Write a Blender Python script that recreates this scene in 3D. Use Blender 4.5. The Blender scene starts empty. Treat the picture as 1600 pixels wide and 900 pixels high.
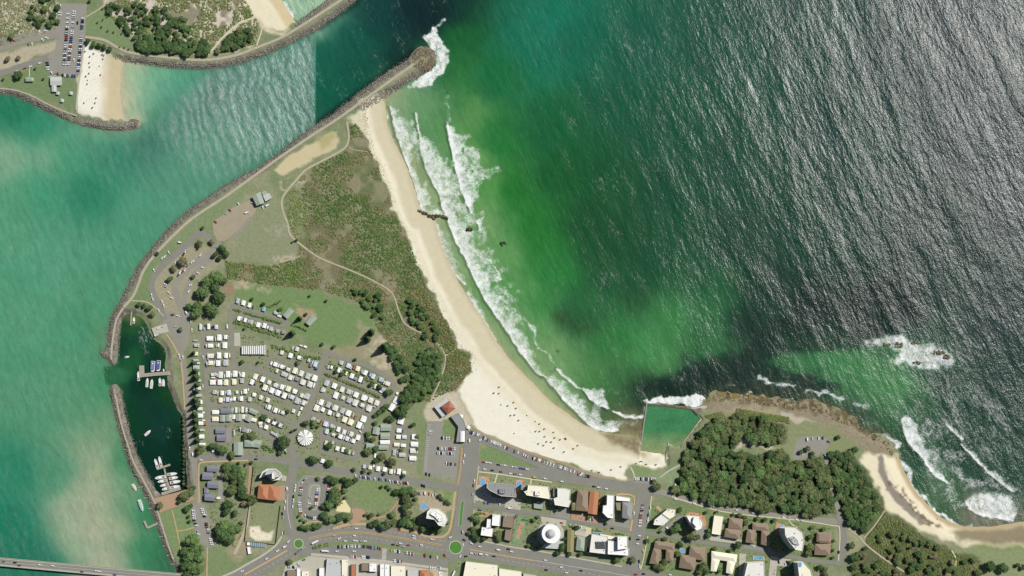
import bpy, math, random
import numpy as np
from mathutils import Vector, Matrix
random.seed(7); rng = np.random.default_rng(11)
SC = bpy.context.scene; COL = SC.collection
# ------------------------------------------------------------------ camera, sky, sun, exposure
CAM_H = 2200.0; NAD = (-180.0, -310.0)      # survey plane above the town, shift lens framing the whole bay
cam_d = bpy.data.cameras.new('camera'); cam = bpy.data.objects.new('camera', cam_d); COL.objects.link(cam)
cam.location = (NAD[0], NAD[1], CAM_H); cam_d.shift_x = -NAD[0]/1600; cam_d.shift_y = -NAD[1]/1600; cam_d.sensor_width = 36; cam_d.lens = 36*CAM_H/1600
cam_d.clip_start = 10; cam_d.clip_end = 60000; SC.camera = cam
SUN_EL = math.radians(48); SUN_DIR = Vector((0.84*math.cos(SUN_EL), 0.543*math.cos(SUN_EL), math.sin(SUN_EL)))
w = bpy.data.worlds.new('World'); SC.world = w; w.use_nodes = True
sk = w.node_tree.nodes.new('ShaderNodeTexSky'); sk.sky_type = 'NISHITA'; sk.sun_disc = False
sk.sun_elevation = SUN_EL; sk.sun_rotation = math.atan2(SUN_DIR.x, SUN_DIR.y)
bg = w.node_tree.nodes['Background']; bg.inputs[1].default_value = 0.06
w.node_tree.links.new(sk.outputs[0], bg.inputs[0])
sun_d = bpy.data.lights.new('sun', 'SUN'); sun_d.energy = 4.9; sun_d.angle = math.radians(0.53); sun_d.color = (1, .965, .90)
sun = bpy.data.objects.new('sun', sun_d); COL.objects.link(sun); sun.location = SUN_DIR*2500
sun.rotation_euler = SUN_DIR.to_track_quat('Z', 'Y').to_euler()
SC.view_settings.view_transform = 'Standard'; SC.view_settings.look = 'None'
SC.view_settings.exposure = 0.0; SC.view_settings.gamma = 1.0; SC.view_settings.use_curve_mapping = False
SC.cycles.max_bounces = 5; SC.cycles.diffuse_bounces = 2; SC.cycles.glossy_bounces = 2
SC.cycles.use_denoising = False; SC.cycles.sample_clamp_indirect = 3
LIT = 1.30                      # how bright a white sheet facing the sky renders in this light
WATER = -3.0                    # inland ground is z = 0
# ------------------------------------------------------------------ small helpers
def W(px, py, z=0.0): return Vector((px-800.0, 450.0-py, z))
def under(x, y, h): f = 1-h/CAM_H; return NAD[0]+(x-NAD[0])*f, NAD[1]+(y-NAD[1])*f      # foot of a roof point h metres up
def lin(c):
    c = np.asarray(c, float)/255.0
    return np.where(c <= .04045, c/12.92, ((c+.055)/1.055)**2.4)
def alb(c, k=1.0): return np.clip(lin(c)*k/LIT, 0.002, .86)
def Z(x0, y0, s, pts): return [(x0+p[0]/s, y0+p[1]/s) + tuple(p[2:]) for p in pts]
def tag(o, label=None, cat=None, group=None, kind=None):
    if label: o['label'] = label
    if cat: o['category'] = cat
    if group: o['group'] = group
    if kind: o['kind'] = kind
    return o
def empty(name, loc, rz=0.0):
    o = bpy.data.objects.new(name, None); COL.objects.link(o); o.location = loc; o.rotation_euler = (0, 0, rz)
    o.empty_display_size = 1; return o
def link(name, me, parent=None, loc=(0, 0, 0), rz=0.0):
    o = bpy.data.objects.new(name, me); COL.objects.link(o); o.location = loc; o.rotation_euler = (0, 0, rz)
    if parent: o.parent = parent
    return o
MATS = {}
def mat(name, c=None, rough=.8, var=.08, vs=.25, attr=None, k=1.0, bump=0.0, bs=.5, rnd=0.0, metal=0.0, spec=.3, vs2=None):
    if name in MATS: return MATS[name]
    m = bpy.data.materials.new(name); m.use_nodes = True; nt = m.node_tree; N = nt.nodes; L = nt.links
    b = N['Principled BSDF']; b.inputs['Roughness'].default_value = rough; b.inputs['Metallic'].default_value = metal
    b.inputs['Specular IOR Level'].default_value = spec
    if attr: src = N.new('ShaderNodeAttribute'); src.attribute_name = attr; out = src.outputs['Color']
    else:
        src = N.new('ShaderNodeRGB'); src.outputs[0].default_value = (*alb(c, k), 1); out = src.outputs[0]
    geo = N.new('ShaderNodeNewGeometry')
    def noise(scale, detail=4):
        n = N.new('ShaderNodeTexNoise'); n.inputs['Scale'].default_value = scale; n.inputs['Detail'].default_value = detail
        n.inputs['Roughness'].default_value = .62; L.new(geo.outputs['Position'], n.inputs['Vector']); return n.outputs[0]
    if var:
        mr = N.new('ShaderNodeMapRange'); mr.inputs[1].default_value = .25; mr.inputs[2].default_value = .75
        mr.inputs[3].default_value = 1-var; mr.inputs[4].default_value = 1+var; mr.clamp = False
        L.new(noise(vs), mr.inputs[0]); fac = mr.outputs[0]
        if vs2:
            m2 = N.new('ShaderNodeMapRange'); m2.inputs[1].default_value = .25; m2.inputs[2].default_value = .75
            m2.inputs[3].default_value = 1-var*.8; m2.inputs[4].default_value = 1+var*.8; m2.clamp = False
            L.new(noise(vs2, 3), m2.inputs[0])
            mu = N.new('ShaderNodeMath'); mu.operation = 'MULTIPLY'; L.new(fac, mu.inputs[0]); L.new(m2.outputs[0], mu.inputs[1]); fac = mu.outputs[0]
        if rnd:
            oi = N.new('ShaderNodeObjectInfo'); m3 = N.new('ShaderNodeMapRange'); m3.inputs[3].default_value = 1-rnd; m3.inputs[4].default_value = 1+rnd
            L.new(oi.outputs['Random'], m3.inputs[0])
            mu = N.new('ShaderNodeMath'); mu.operation = 'MULTIPLY'; L.new(fac, mu.inputs[0]); L.new(m3.outputs[0], mu.inputs[1]); fac = mu.outputs[0]
        vm = N.new('ShaderNodeVectorMath'); vm.operation = 'SCALE'; L.new(out, vm.inputs[0]); L.new(fac, vm.inputs['Scale']); out = vm.outputs[0]
    L.new(out, b.inputs['Base Color'])
    if bump:
        bp = N.new('ShaderNodeBump'); bp.inputs['Strength'].default_value = 1; bp.inputs['Distance'].default_value = bump
        L.new(noise(bs, 3), bp.inputs['Height']); L.new(bp.outputs[0], b.inputs['Normal'])
    MATS[name] = m; return m
class MB:
    """collects polygons; build() makes ONE mesh"""
    def __init__(s): s.v = []; s.f = []; s.m = []
    def poly(s, pts, mi=0): i = len(s.v); s.v += [tuple(p) for p in pts]; s.f.append(tuple(range(i, i+len(pts)))); s.m.append(mi)
    def prism(s, ring, z0, z1, mi=0, top=None, cap=True, ring1=None):
        r1 = ring1 or ring; n = len(ring); i = len(s.v)
        s.v += [(p[0], p[1], z0) for p in ring] + [(p[0], p[1], z1) for p in r1]
        for k in range(n): j = (k+1) % n; s.f.append((i+k, i+j, i+n+j, i+n+k)); s.m.append(mi)
        if cap: s.f.append(tuple(range(i+n, i+2*n))); s.m.append(mi if top is None else top)
    def box(s, cx, cy, z0, z1, lx, ly, a=0.0, mi=0, top=None):
        c, d = math.cos(a), math.sin(a)
        s.prism([(cx+x*c-y*d, cy+x*d+y*c) for x, y in ((-lx/2, -ly/2), (lx/2, -ly/2), (lx/2, ly/2), (-lx/2, ly/2))], z0, z1, mi, top)
    def mesh(s, name, mats):
        me = bpy.data.meshes.new(name); me.from_pydata(s.v, [], s.f)
        for m in mats: me.materials.append(m)
        if len(mats) > 1: me.polygons.foreach_set('material_index', s.m)
        me.update(); return me
    def build(s, name, mats, parent=None, loc=(0, 0, 0), rz=0.0):
        return link(name, s.mesh(name, mats if isinstance(mats, list) else [mats]), parent, loc, rz)
def npmesh(name, v, f, mats, col=None, smooth=False, attrs={}):
    """mesh from numpy arrays; f is (n,3) or (n,4)"""
    me = bpy.data.meshes.new(name); n, k = f.shape
    me.vertices.add(len(v)); me.vertices.foreach_set('co', np.ascontiguousarray(v, np.float32).ravel())
    me.loops.add(n*k); me.loops.foreach_set('vertex_index', np.ascontiguousarray(f, np.int32).ravel())
    me.polygons.add(n); me.polygons.foreach_set('loop_start', np.arange(0, n*k, k, dtype=np.int32))
    me.polygons.foreach_set('loop_total', np.full(n, k, np.int32))
    if smooth: me.polygons.foreach_set('use_smooth', np.ones(n, bool))
    if col is not None:
        a = me.attributes.new('col', 'FLOAT_COLOR', 'POINT'); c4 = np.ones((len(v), 4), np.float32); c4[:, :3] = col
        a.data.foreach_set('color', c4.ravel())
    for an, av in attrs.items():
        a = me.attributes.new(an, 'FLOAT', 'POINT'); a.data.foreach_set('value', np.ascontiguousarray(av, np.float32))
    for m in mats: me.materials.append(m)
    me.update(calc_edges=True); me.validate(); return me
def smooth_line(p, n=4, closed=False):
    p = np.asarray(p, float); m = len(p); out = []
    for i in range(m if closed else m-1):
        a = p[(i-1) % m] if closed or i > 0 else p[0]; b = p[i]; c = p[(i+1) % m]
        d = p[(i+2) % m] if closed or i+2 < m else p[-1]
        for t in np.arange(n)/n: out.append(.5*(2*b+(c-a)*t+(2*a-5*b+4*c-d)*t*t+(3*b-a-3*c+d)*t**3))
    if not closed: out.append(p[-1])
    return np.array(out)
def vnoise(x, y, scale, seed):
    g = np.random.default_rng(seed).random((64, 64)).astype(np.float32)
    u = x/scale+100.3; v = y/scale+77.7; i = np.floor(u).astype(int); j = np.floor(v).astype(int)
    fu = (u-i).astype(np.float32); fv = (v-j).astype(np.float32); fu = fu*fu*(3-2*fu); fv = fv*fv*(3-2*fv)
    a = g[i % 64, j % 64]; b = g[(i+1) % 64, j % 64]; c = g[i % 64, (j+1) % 64]; d = g[(i+1) % 64, (j+1) % 64]
    return (a*(1-fu)+b*fu)*(1-fv)+(c*(1-fu)+d*fu)*fv-.5
def sdist(x, y, poly):
    """signed distance to polygon, + inside"""
    x = x.astype(np.float32); y = y.astype(np.float32); d2 = np.full(x.shape, 1e12, np.float32); ins = np.zeros(x.shape, bool)
    m = len(poly)
    for i in range(m):
        x0, y0 = poly[i]; x1, y1 = poly[(i+1) % m]; ex, ey = x1-x0, y1-y0; L2 = ex*ex+ey*ey
        if L2 < 1e-9: continue
        t = np.clip(((x-x0)*ex+(y-y0)*ey)/L2, 0, 1); dx = x-x0-t*ex; dy = y-y0-t*ey
        np.minimum(d2, dx*dx+dy*dy, out=d2)
        if ey != 0: ins ^= ((y0 > y) != (y1 > y)) & (x < (y-y0)*(ex/ey)+x0)
    d = np.sqrt(d2); return np.where(ins, d, -d)
def ldist(x, y, line):
    d2 = np.full(x.shape, 1e12, np.float32)
    for (x0, y0), (x1, y1) in zip(line[:-1], line[1:]):
        ex, ey = x1-x0, y1-y0; L2 = max(ex*ex+ey*ey, 1e-9)
        t = np.clip(((x-x0)*ex+(y-y0)*ey)/L2, 0, 1); dx = x-x0-t*ex; dy = y-y0-t*ey
        np.minimum(d2, dx*dx+dy*dy, out=d2)
    return np.sqrt(d2)
def sst(a, b, x): t = np.clip((x-a)/(b-a), 0, 1); return t*t*(3-2*t)
# ------------------------------------------------------------------ coastline (photo pixels = metres)
LAND_S = [(275,990),(275,900),(268,880),(255,850),(243,815),(232,785),(221,762),(205,735),(195,705),(185,670),(176,635),(171,612),(175,602),(183,602),(188,612),
 (192,635),(199,665),(209,700),(222,730),(237,757),(248,771),(262,773),(285,766),(292,758),(291,725),(289,700),(285,667),(284,650),(277,639),
 (272,626),(266,612),(262,600),(262,588),(258,573),(259,560),(258,547),(252,539),(239,529),(234,519),(230,510),(222,497),(205,490),(195,492),(188,504),(185,524),(183,555),
 (181,565),(175,571),(168,562),(158,556),(157,548),(168,543),(170,513),(174,497),(181,484),(190,468),(202,444),(216,416),(238,389),(260,361),
 (286,337),(306,321),(332,304),(369,280),(400,265),(426,247),(460,220),(492,196),(520,179),(547,157),(576,134),(613,107),(636,93),(646,81),
 (657,72),(670,73),(679,82),(681,93),(674,106),(660,117),(637,128),(614,142),(602,150),(601,160),(603,174),(611,210),(628,243),(645,285),(657,327),
 (664,333),(674,338),(681,347),(687,372),(705,417),(728,459),(756,500),(778,536),(803,568),(835,600),(860,626),(880,640),(904,658),(930,671),(955,677),(985,681),
 (1001,684),(1008,650),(1009,632),(1030,630),(1060,634),(1085,636),(1098,632),(1103,621),(1120,612),(1137,616),(1180,618),(1210,620),(1240,624),(1277,629),(1319,642),(1337,659),
 (1352,670),(1375,681),(1397,697),(1405,714),(1418,744),(1426,758),(1442,779),(1468,805),(1494,819),(1520,823),(1560,822),(1700,815),(1700,990)]
LAND_N = [(-90,150),(0,145),(24,149),(49,160),(73,172),(98,183),(122,193),(151,200),(183,204),(207,201),(219,195),(216,188),(205,186),(194,187),
 (189,165),(187,147),(188,120),(192,97),(205,95),(220,98),(244,101),(278,105),(317,106),(346,104),(373,98),(405,87),(439,73),(463,61),(493,46),(512,32),(537,15),(556,-2),(640,-60),(640,-120),
 (585,-60),(512,-2),(488,17),(472,29),(462,33),(455,24),(447,10),(438,-4),(420,-30),(400,-120),(-90,-120)]
PLS = smooth_line(LAND_S, 3, True); PLN = smooth_line(LAND_N, 3, True)
ST = 2.0
gx = np.arange(-80, 1681, ST); gy = np.arange(-80, 981, ST); NX, NY = len(gx), len(gy)
X, Y = np.meshgrid(gx.astype(np.float32), gy.astype(np.float32))
sd = np.maximum(sdist(X, Y, PLS), sdist(X, Y, PLN))
sd = sd + vnoise(X, Y, 9, 1)*1.6 + vnoise(X, Y, 3.7, 2)*.8
SHELF = np.exp(-(ldist(X, Y, [(1105,622),(1130,612),(1180,617),(1240,623),(1277,628),(1319,641),(1337,659),(1375,680),(1400,700)])/16)**2); sd = sd+SHELF*(vnoise(X, Y, 13, 3)*12+vnoise(X, Y, 5.5, 4)*6)
BEACH = [(560,140),(640,140),(700,330),(790,500),(900,640),(1003,676),(1003,712),(1045,712),(1045,760),(930,760),(720,680),(690,610),(735,560),(690,480),(560,200)]
BEACH2 = [(1350,700),(1420,700),(1480,800),(1700,800),(1700,860),(1500,870),(1390,800)]
BEACH3 = [(110,60),(200,90),(200,190),(110,190)]; BEACH4 = [(378,-80),(470,-80),(470,32),(450,50),(400,40)]
MBEACH = [(196,488),(240,484),(264,540),(274,600),(292,660),(284,665),(262,600),(230,560)]
bw = np.full(X.shape, 5.0, np.float32)
for P_, wd in ((BEACH, 34), (BEACH2, 22), (BEACH3, 24), (BEACH4, 20), (MBEACH, 9), ([(1090,600),(1340,600),(1420,690),(1400,700),(1320,690),(1230,650),(1100,650)], 16)):
    bw = np.maximum(bw, 5+(wd-5)*sst(-4, 8, sdist(X, Y, P_)))
H = np.where(sd > 0, WATER+3.0*np.clip(sd/bw, 0, 1), WATER+np.maximum(sd*.12, -2.5))
POOL = [(1010,634),(1040,635),(1080,640),(1096,655),(1080,676),(1060,699),(1044,693),(1040,708),(1022,707),(1002,703)]
H = np.where(sdist(X, Y, POOL) > -1, -3.6, H)
POOLSHORE = sdist(X, Y, [(1000,698),(1043,703),(1046,730),(1000,730)])
H = np.where((POOLSHORE > 0), np.minimum(H, -2.8+POOLSHORE*.12), H)
# ------------------------------------------------------------------ ground colours (per vertex, real surface colours)
C = np.empty(X.shape+(3,), np.float32)
nz = vnoise(X, Y, 38, 5)+.6*vnoise(X, Y, 14, 6)+.4*vnoise(X, Y, 5, 7)
g0, g1 = np.array((114, 132, 86.)), np.array((147, 146, 112.))
C[:] = g0+(g1-g0)*np.clip(.45+nz, 0, 1)[..., None]
SAND = np.zeros(X.shape, bool); WX = X+vnoise(X, Y, 12, 8)*7+vnoise(X, Y, 5, 9)*3; WY = Y+vnoise(X, Y, 12, 10)*7+vnoise(X, Y, 5, 12)*3
def paint(poly, c, feather=3.0, a=1.0, warp=True, speck=0.0, sand=False, seed=20, sp=4.0):
    p = np.asarray(poly, float); x0, y0 = p.min(0)-12-feather; x1, y1 = p.max(0)+12+feather
    j0, j1 = np.searchsorted(gx, (x0, x1)); i0, i1 = np.searchsorted(gy, (y0, y1)); s = np.s_[i0:i1, j0:j1]
    if i1 <= i0 or j1 <= j0: return
    d = sdist((WX if warp else X)[s], (WY if warp else Y)[s], p); k = sst(-feather, feather, d)*a
    if speck: k = k*np.clip(.5+speck*(vnoise(X[s], Y[s], sp, seed)+.5*vnoise(X[s], Y[s], sp*2.3, seed+1)), 0, 1)
    C[s] = C[s]*(1-k[..., None])+np.array(c, np.float32)*k[..., None]
    if sand: SAND[s] |= d > 0
# north side
paint([(-80,-80),(92,-80),(92,50),(40,66),(-80,90)], (198,190,162), 4, .85, speck=2.2)
paint([(-80,106),(73,66),(90,62),(84,78),(40,96),(0,112),(-80,125)], (174,164,134), 3)
paint([(158,12),(175,-80),(378,-80),(395,20),(405,40),(400,68),(366,80),(317,86),(256,82),(215,78),(200,55),(172,25)], (138,132,104), 4)
paint([(158,12),(175,-80),(378,-80),(395,20),(405,40),(400,68),(366,80),(317,86),(256,82),(215,78),(200,55),(172,25)], (200,188,168), 4, 1, speck=3.2, seed=31, sp=7)
paint([(134,20),(162,8),(200,60),(216,80),(180,72),(133,54)], (118,140,90), 3)
paint([(0,116),(74,98),(120,122),(118,170),(75,158),(50,146),(0,133)], (113,135,86), 4)
paint([(128,66),(172,84),(190,96),(205,150),(215,190),(150,185),(118,172),(124,118)], (241,237,220), 2, sand=True)
paint([(374,-80),(380,0),(392,18),(406,40),(430,48),(452,45),(464,30),(480,-20),(480,-80)], (234,225,196), 2, sand=True)
paint([(400,30),(416,50),(440,56),(455,46),(432,50)], (205,192,160), 3)
# main beach
MB_EDGE = [(556,158),(567,175),(571,200),(577,228),(590,255),(603,290),(613,325),(640,380),(666,440),(700,505),(717,543),(733,552),(738,578),(724,596),(714,612),(724,640),(745,671),(800,697),(880,723),(960,747),(1003,752),(1020,736),(1043,728),(1040,712),(1003,690)]
paint(MB_EDGE+[(1003,660),(900,600),(780,480),(700,330),(640,150),(610,140)], (240,236,217), 2.0, sand=True)
paint([(1350,708),(1362,704),(1380,708),(1405,712),(1430,760),(1470,806),(1500,818),(1700,812),(1700,862),(1530,858),(1500,850),(1462,838),(1420,818),(1395,802),(1384,790),(1372,765),(1358,745),(1345,722)], (236,226,196), 3, sand=True)
paint([(1490,832),(1520,824),(1700,818),(1700,852),(1540,850),(1500,846)], (148,138,112), 6)
paint([(1480,862),(1540,852),(1700,856),(1700,990),(1480,990)], (134,146,98), 5)
paint([(1371,715),(1378,712),(1384,735),(1400,765),(1425,792),(1452,815),(1440,818),(1405,790),(1384,762),(1374,738)], (150,142,130), 2)
paint([(1384,745),(1396,752),(1412,765),(1430,785),(1450,806),(1472,826),(1460,826),(1436,808),(1414,782),(1392,758)], (122,105,84), 2, .9, speck=3, seed=41)
# wet sand: the strip the swash reaches (darker for being soaked)
bm = SAND & (X > 540) & (X < 1060) & (Y > 120)
wetw = 27+6*np.clip((Y-300)/200, 0, 1); sdw = sd+vnoise(X, Y, 25, 14)*5
k = (1-sst(wetw-7, wetw+5, sdw))*bm; C = C*(1-k[..., None])+np.array((209,200,171.))*k[..., None]
k = (1-sst(-1, 9, sd))*bm; C = C*(1-.6*k[..., None])+np.array((190,177,144.))*.6*k[..., None]
k = np.exp(-((sdw-wetw-8)/7)**2)*bm*.55; C = C*(1-k[..., None])+np.array((226,217,182.))*k[..., None]
b3 = SAND & (X < 230) & (Y < 220); k = sst(150, 176, X+vnoise(X, Y, 20, 15)*8)*b3; C = C*(1-k[..., None])+np.array((200,186,152.))*k[..., None]
b4 = SAND & (X > 370) & (X < 490) & (Y < 60); k = (1-sst(12, 22, sd))*b4; C = C*(1-k[..., None])+np.array((205,190,152.))*k[..., None]
b2 = SAND & (X > 1340); k = (1-sst(3, 10, sd))*b2; C = C*(1-k[..., None])+np.array((190,172,136.))*k[..., None]
paint([(940,675),(1003,676),(1000,706),(975,700),(950,690)], (150,138,108), 6, .85)
paint([(948,682),(1002,684),(1000,708),(970,694)], (120,108,84), 5, .6, speck=3, seed=43)
# dune scrub, flats and lawns
DUNE = [(470,300),(482,262),(510,250),(538,237),(546,222),(540,196),(556,192),(570,212),(577,230),(590,257),(603,291),(613,326),(640,381),(665,441),(699,506),(716,545),(733,554),(737,578),(723,594),(713,608),(690,618),(672,628),(650,628),(640,640),(622,640),(636,600),(640,585),(618,572),(600,528),(589,516),(582,491),(565,474),(544,466),(494,453),(460,449),(408,444),(356,436),(352,408),(420,416),(462,404),(472,370),(478,340)]
paint(DUNE, (104,116,72), 3)
paint(DUNE, (122,112,84), 3, .7, speck=2.6, seed=51, sp=20)
paint(DUNE, (152,144,112), 3, .6, speck=3.0, seed=57, sp=11)
paint([(428,268),(440,252),(505,212),(526,204),(530,222),(505,240),(470,258),(445,274)], (206,194,156), 2, sand=True)
paint([(495,215),(524,205),(528,216),(500,232)], (172,164,112), 5, .7)
paint([(540,186),(562,170),(572,180),(574,215),(560,200),(552,192)], (214,204,172), 3, .9)
paint([(436,280),(456,278),(446,302),(438,298)], (184,170,146), 3, .8, speck=3)
paint([(462,285),(480,270),(482,300),(476,345),(468,350),(470,310)], (176,165,138), 4, .8, speck=2)
paint([(395,300),(425,290),(442,320),(455,365),(470,400),(455,415),(430,418),(395,405),(365,412),(352,395),(380,365)], (134,142,104), 6)
paint([(425,402),(460,396),(466,408),(440,416),(420,414)], (182,168,142), 4, .8, speck=2)
paint([(415,355),(450,350),(452,370),(425,372)], (172,160,136), 5, .6, speck=2)
paint([(180,484),(240,392),(300,345),(390,285),(400,292),(330,350),(262,395),(222,440),(205,470)], (122,142,94), 3, .8)
paint([(240,420),(300,380),(352,392),(345,412),(300,440),(292,520),(260,510),(240,460)], (158,150,118), 4, .8)
paint([(214,440),(236,405),(242,412),(234,440),(240,470),(212,472)], (112,138,84), 3, .8)
LAWN = [(362,450),(400,446),(460,452),(494,458),(544,470),(565,478),(580,492),(587,518),(570,540),(530,545),(460,525),(445,500),(400,478),(365,470)]
paint(LAWN, (112,141,82), 4)
paint([(356,438),(380,436),(402,446),(428,452),(420,458),(392,454),(365,452)], (182,166,134), 3, .8, speck=1.5)
paint([(348,444),(366,444),(370,458),(352,464)], (150,124,96), 4, .8)
paint([(560,500),(588,520),(622,556),(642,590),(640,606),(618,602),(600,580),(560,556)], (150,146,110), 5, .9)
paint([(572,545),(600,520),(618,545),(622,570),(600,580),(572,566)], (188,174,144), 5, .95, speck=1.4)
paint([(520,545),(560,535),(570,560),(540,560)], (150,140,104), 5, .7)
paint([(570,468),(582,470),(582,480),(572,482)], (196,160,134), 2, .9, False)
paint([(460,478),(490,482),(497,495),(480,505),(462,490)], (178,146,116), 3, .8)
PARK = [(314,520),(360,512),(420,535),(520,555),(600,590),(616,605),(590,650),(560,730),(460,715),(330,712),(322,600)]
paint(PARK, (134,140,104), 3, .8)
paint([(600,655),(660,655),(662,745),(560,730),(565,690)], (142,142,110), 4, .8)
paint([(646,640),(668,636),(666,660),(660,742),(652,742),(650,690)], (118,138,86), 3, .8)
paint([(640,620),(668,612),(680,630),(676,660),(655,662)], (128,142,92), 4, .8)
paint([(664,640),(676,620),(700,612),(716,612),(732,640),(744,668),(728,672),(700,662),(692,662),(668,664)], (188,178,152), 3)
paint([(692,656),(706,654),(716,672),(712,684),(692,680)], (118,140,86), 2, 1, False)
paint([(752,702),(770,698),(790,706),(812,722),(836,730),(832,734),(806,728),(756,722),(748,714)], (116,142,84), 2, 1, False)
paint([(975,742),(985,730),(995,745),(990,752),(978,750)], (140,148,110), 2)
paint([(985,728),(1000,726),(1036,740),(1060,726),(1064,752),(1054,768),(1030,752),(990,750)], (132,150,104), 3)
# south side
paint([(250,800),(290,790),(312,830),(316,900),(280,900),(262,850)], (116,142,86), 3, .9)
paint([(324,858),(345,850),(372,860),(386,880),(350,900),(324,900)], (118,140,88), 4, .9)
paint([(360,830),(376,812),(390,800),(392,860),(372,880),(352,862)], (160,144,112), 5, .8)
paint([(390,760),(440,740),(448,800),(440,850),(390,850)], (132,140,96), 4, .8)
paint([(390,823),(406,822),(408,830),(420,833),(428,828),(424,845),(400,845),(390,838)], (222,212,180), 2, 1, False)
paint([(545,748),(600,752),(622,778),(606,800),(570,798),(545,775)], (120,142,86), 4, .9)
paint([(484,846),(520,838),(590,842),(640,850),(690,862),(690,870),(640,862),(590,856),(520,852)], (118,142,84), 2, .8)
paint([(650,766),(676,768),(700,770),(710,770),(708,800),(698,800),(660,800)], (172,158,126), 2, .9)
paint([(688,768),(710,768),(706,792),(696,782)], (112,142,78), 2, .9)
paint([(748,738),(862,756),(990,770),(990,880),(740,860),(738,790)], (134,142,100), 3, .7)
paint([(1010,785),(1300,822),(1310,880),(1250,900),(1000,900)], (116,138,82), 3, .7)
# headland
paint([(1105,640),(1180,648),(1240,656),(1300,668),(1340,690),(1345,720),(1296,706),(1240,720),(1110,664)], (134,142,94), 5, .9)
paint([(1100,636),(1103,621),(1120,611),(1180,616),(1240,622),(1278,628),(1320,640),(1340,658),(1375,680),(1400,700),(1395,716),(1350,705),(1330,688),(1300,668),(1260,655),(1210,640),(1150,638),(1120,648)], (146,134,106), 4)
paint([(1100,632),(1120,610),(1180,614),(1240,620),(1278,627),(1320,639),(1340,657),(1375,678),(1370,690),(1330,668),(1290,650),(1230,640),(1180,632),(1130,628)], (98,88,58), 3, .95, speck=2.4, seed=61)
paint([(1218,642),(1236,646),(1260,654),(1276,656),(1250,660),(1226,656)], (182,170,148), 2)
paint([(1128,640),(1180,632),(1215,640),(1212,650),(1150,648)], (174,152,124), 4, .6)
paint([(1140,700),(1158,684),(1166,682),(1200,692),(1212,704),(1196,700),(1160,692),(1146,704)], (206,192,166), 2)
paint([(1052,770),(1064,736),(1073,704),(1089,684),(1113,662),(1147,650),(1182,652),(1231,671),(1222,695),(1200,698),(1160,686),(1140,706),(1160,712),(1240,722),(1290,716),(1300,764),(1306,804),(1200,802),(1070,776)], (70,76,48), 3, .85)
paint([(1297,706),(1329,704),(1343,724),(1358,747),(1378,779),(1382,796),(1416,819),(1453,845),(1494,862),(1530,870),(1535,990),(1320,990),(1329,865),(1349,836),(1326,819),(1309,779),(1300,750)], (88,94,60), 4, .85)
paint([(1325,822),(1345,832),(1355,850),(1340,868),(1326,866),(1330,840)], (150,152,112), 4, .9)
# rock armour base along walls
rk = (sd > -2) & (sd < 9) & (bw < 7); k = (1-sst(6, 11, sd))*(bw < 8); C = C*(1-k[..., None])+(np.array((120,114,100.))+vnoise(X, Y, 4, 71)[..., None]*50)*k[..., None]
def ground_part(name, mask_faces, m, colr, z, attrs={}, kind='structure'):
    ii, jj = np.nonzero(mask_faces); a = ii*NX+jj; f = np.stack([a, a+NX, a+NX+1, a+1], 1)
    use, inv = np.unique(f, return_inverse=True); f = inv.reshape(f.shape)
    v = np.stack([X.ravel()[use]-800, 450-Y.ravel()[use], z.ravel()[use]], 1)
    me = npmesh(name, v, f, [m], colr.reshape(-1, 3)[use], True, {k_: a_.ravel()[use] for k_, a_ in attrs.items()})
    return tag(link(name, me), kind=kind)
lum = C.mean(-1, keepdims=True); soft = np.where(SAND[..., None], 0, .22); C = np.clip((C*(1-soft)+lum*soft)*np.where(SAND[..., None], 1.0, 1.07), 0, 248)
ALB = alb(C).astype(np.float32)
fsd = np.maximum.reduce([sd[:-1, :-1], sd[1:, :-1], sd[:-1, 1:], sd[1:, 1:]]); landf = fsd > -14; sandf = SAND[:-1, :-1] & (sd[:-1, :-1] > -14)
M_GROUND = mat('grass_and_soil', attr='col', var=.17, vs=.22, vs2=.9, bump=.25, bs=.6, rough=.95, spec=.1)
M_SAND = mat('sand', attr='col', var=.05, vs=.10, vs2=.8, rough=.95, spec=.1)
ground_part('ground', landf & ~sandf, M_GROUND, ALB, H)
ground_part('beach', landf & sandf, M_SAND, ALB, H)
# ------------------------------------------------------------------ water
RIV = [(20,170,25,118,84),(60,200,40,135,100),(20,240,122,166,130),(70,238,112,164,130),(110,250,68,150,112),(60,300,58,148,108),(130,290,35,125,92),(20,330,75,150,112),
 (180,250,45,130,100),(230,220,48,112,94),(280,180,60,118,100),(330,160,58,116,98),(380,140,58,118,100),(430,120,52,122,98),(470,100,62,126,106),(480,160,58,118,98),(420,190,66,130,106),
 (350,220,74,140,112),(300,260,74,144,114),(220,330,74,148,114),(150,400,72,148,111),(60,420,76,152,115),(40,520,75,150,112),(120,520,64,146,107),(60,640,75,145,108),(130,640,78,145,105),
 (30,740,35,128,95),(20,820,20,120,90),(40,860,18,112,84),(85,740,70,140,105),(150,660,104,150,112),(148,700,128,157,120),(152,735,150,166,130),(152,780,168,173,140),(145,830,173,175,144),(118,800,150,168,136),(108,850,142,166,132),(180,830,150,164,128),(190,780,108,150,110),
 (200,720,60,135,90),(225,800,40,125,80),(220,860,50,130,85),(250,870,35,105,70),(160,890,165,170,140),(165,600,60,140,95),(150,560,70,140,100),(160,520,85,140,95),(165,480,72,146,108),(70,890,20,110,84),
 (200,130,172,190,152),(215,120,128,180,142),(230,150,112,176,142),(260,120,95,170,135),(230,110,104,166,126),(290,115,70,150,116),(205,175,136,176,138),(240,180,58,128,100),(193,150,192,186,152),(270,145,80,150,122),(-60,500,70,150,112)]
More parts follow.
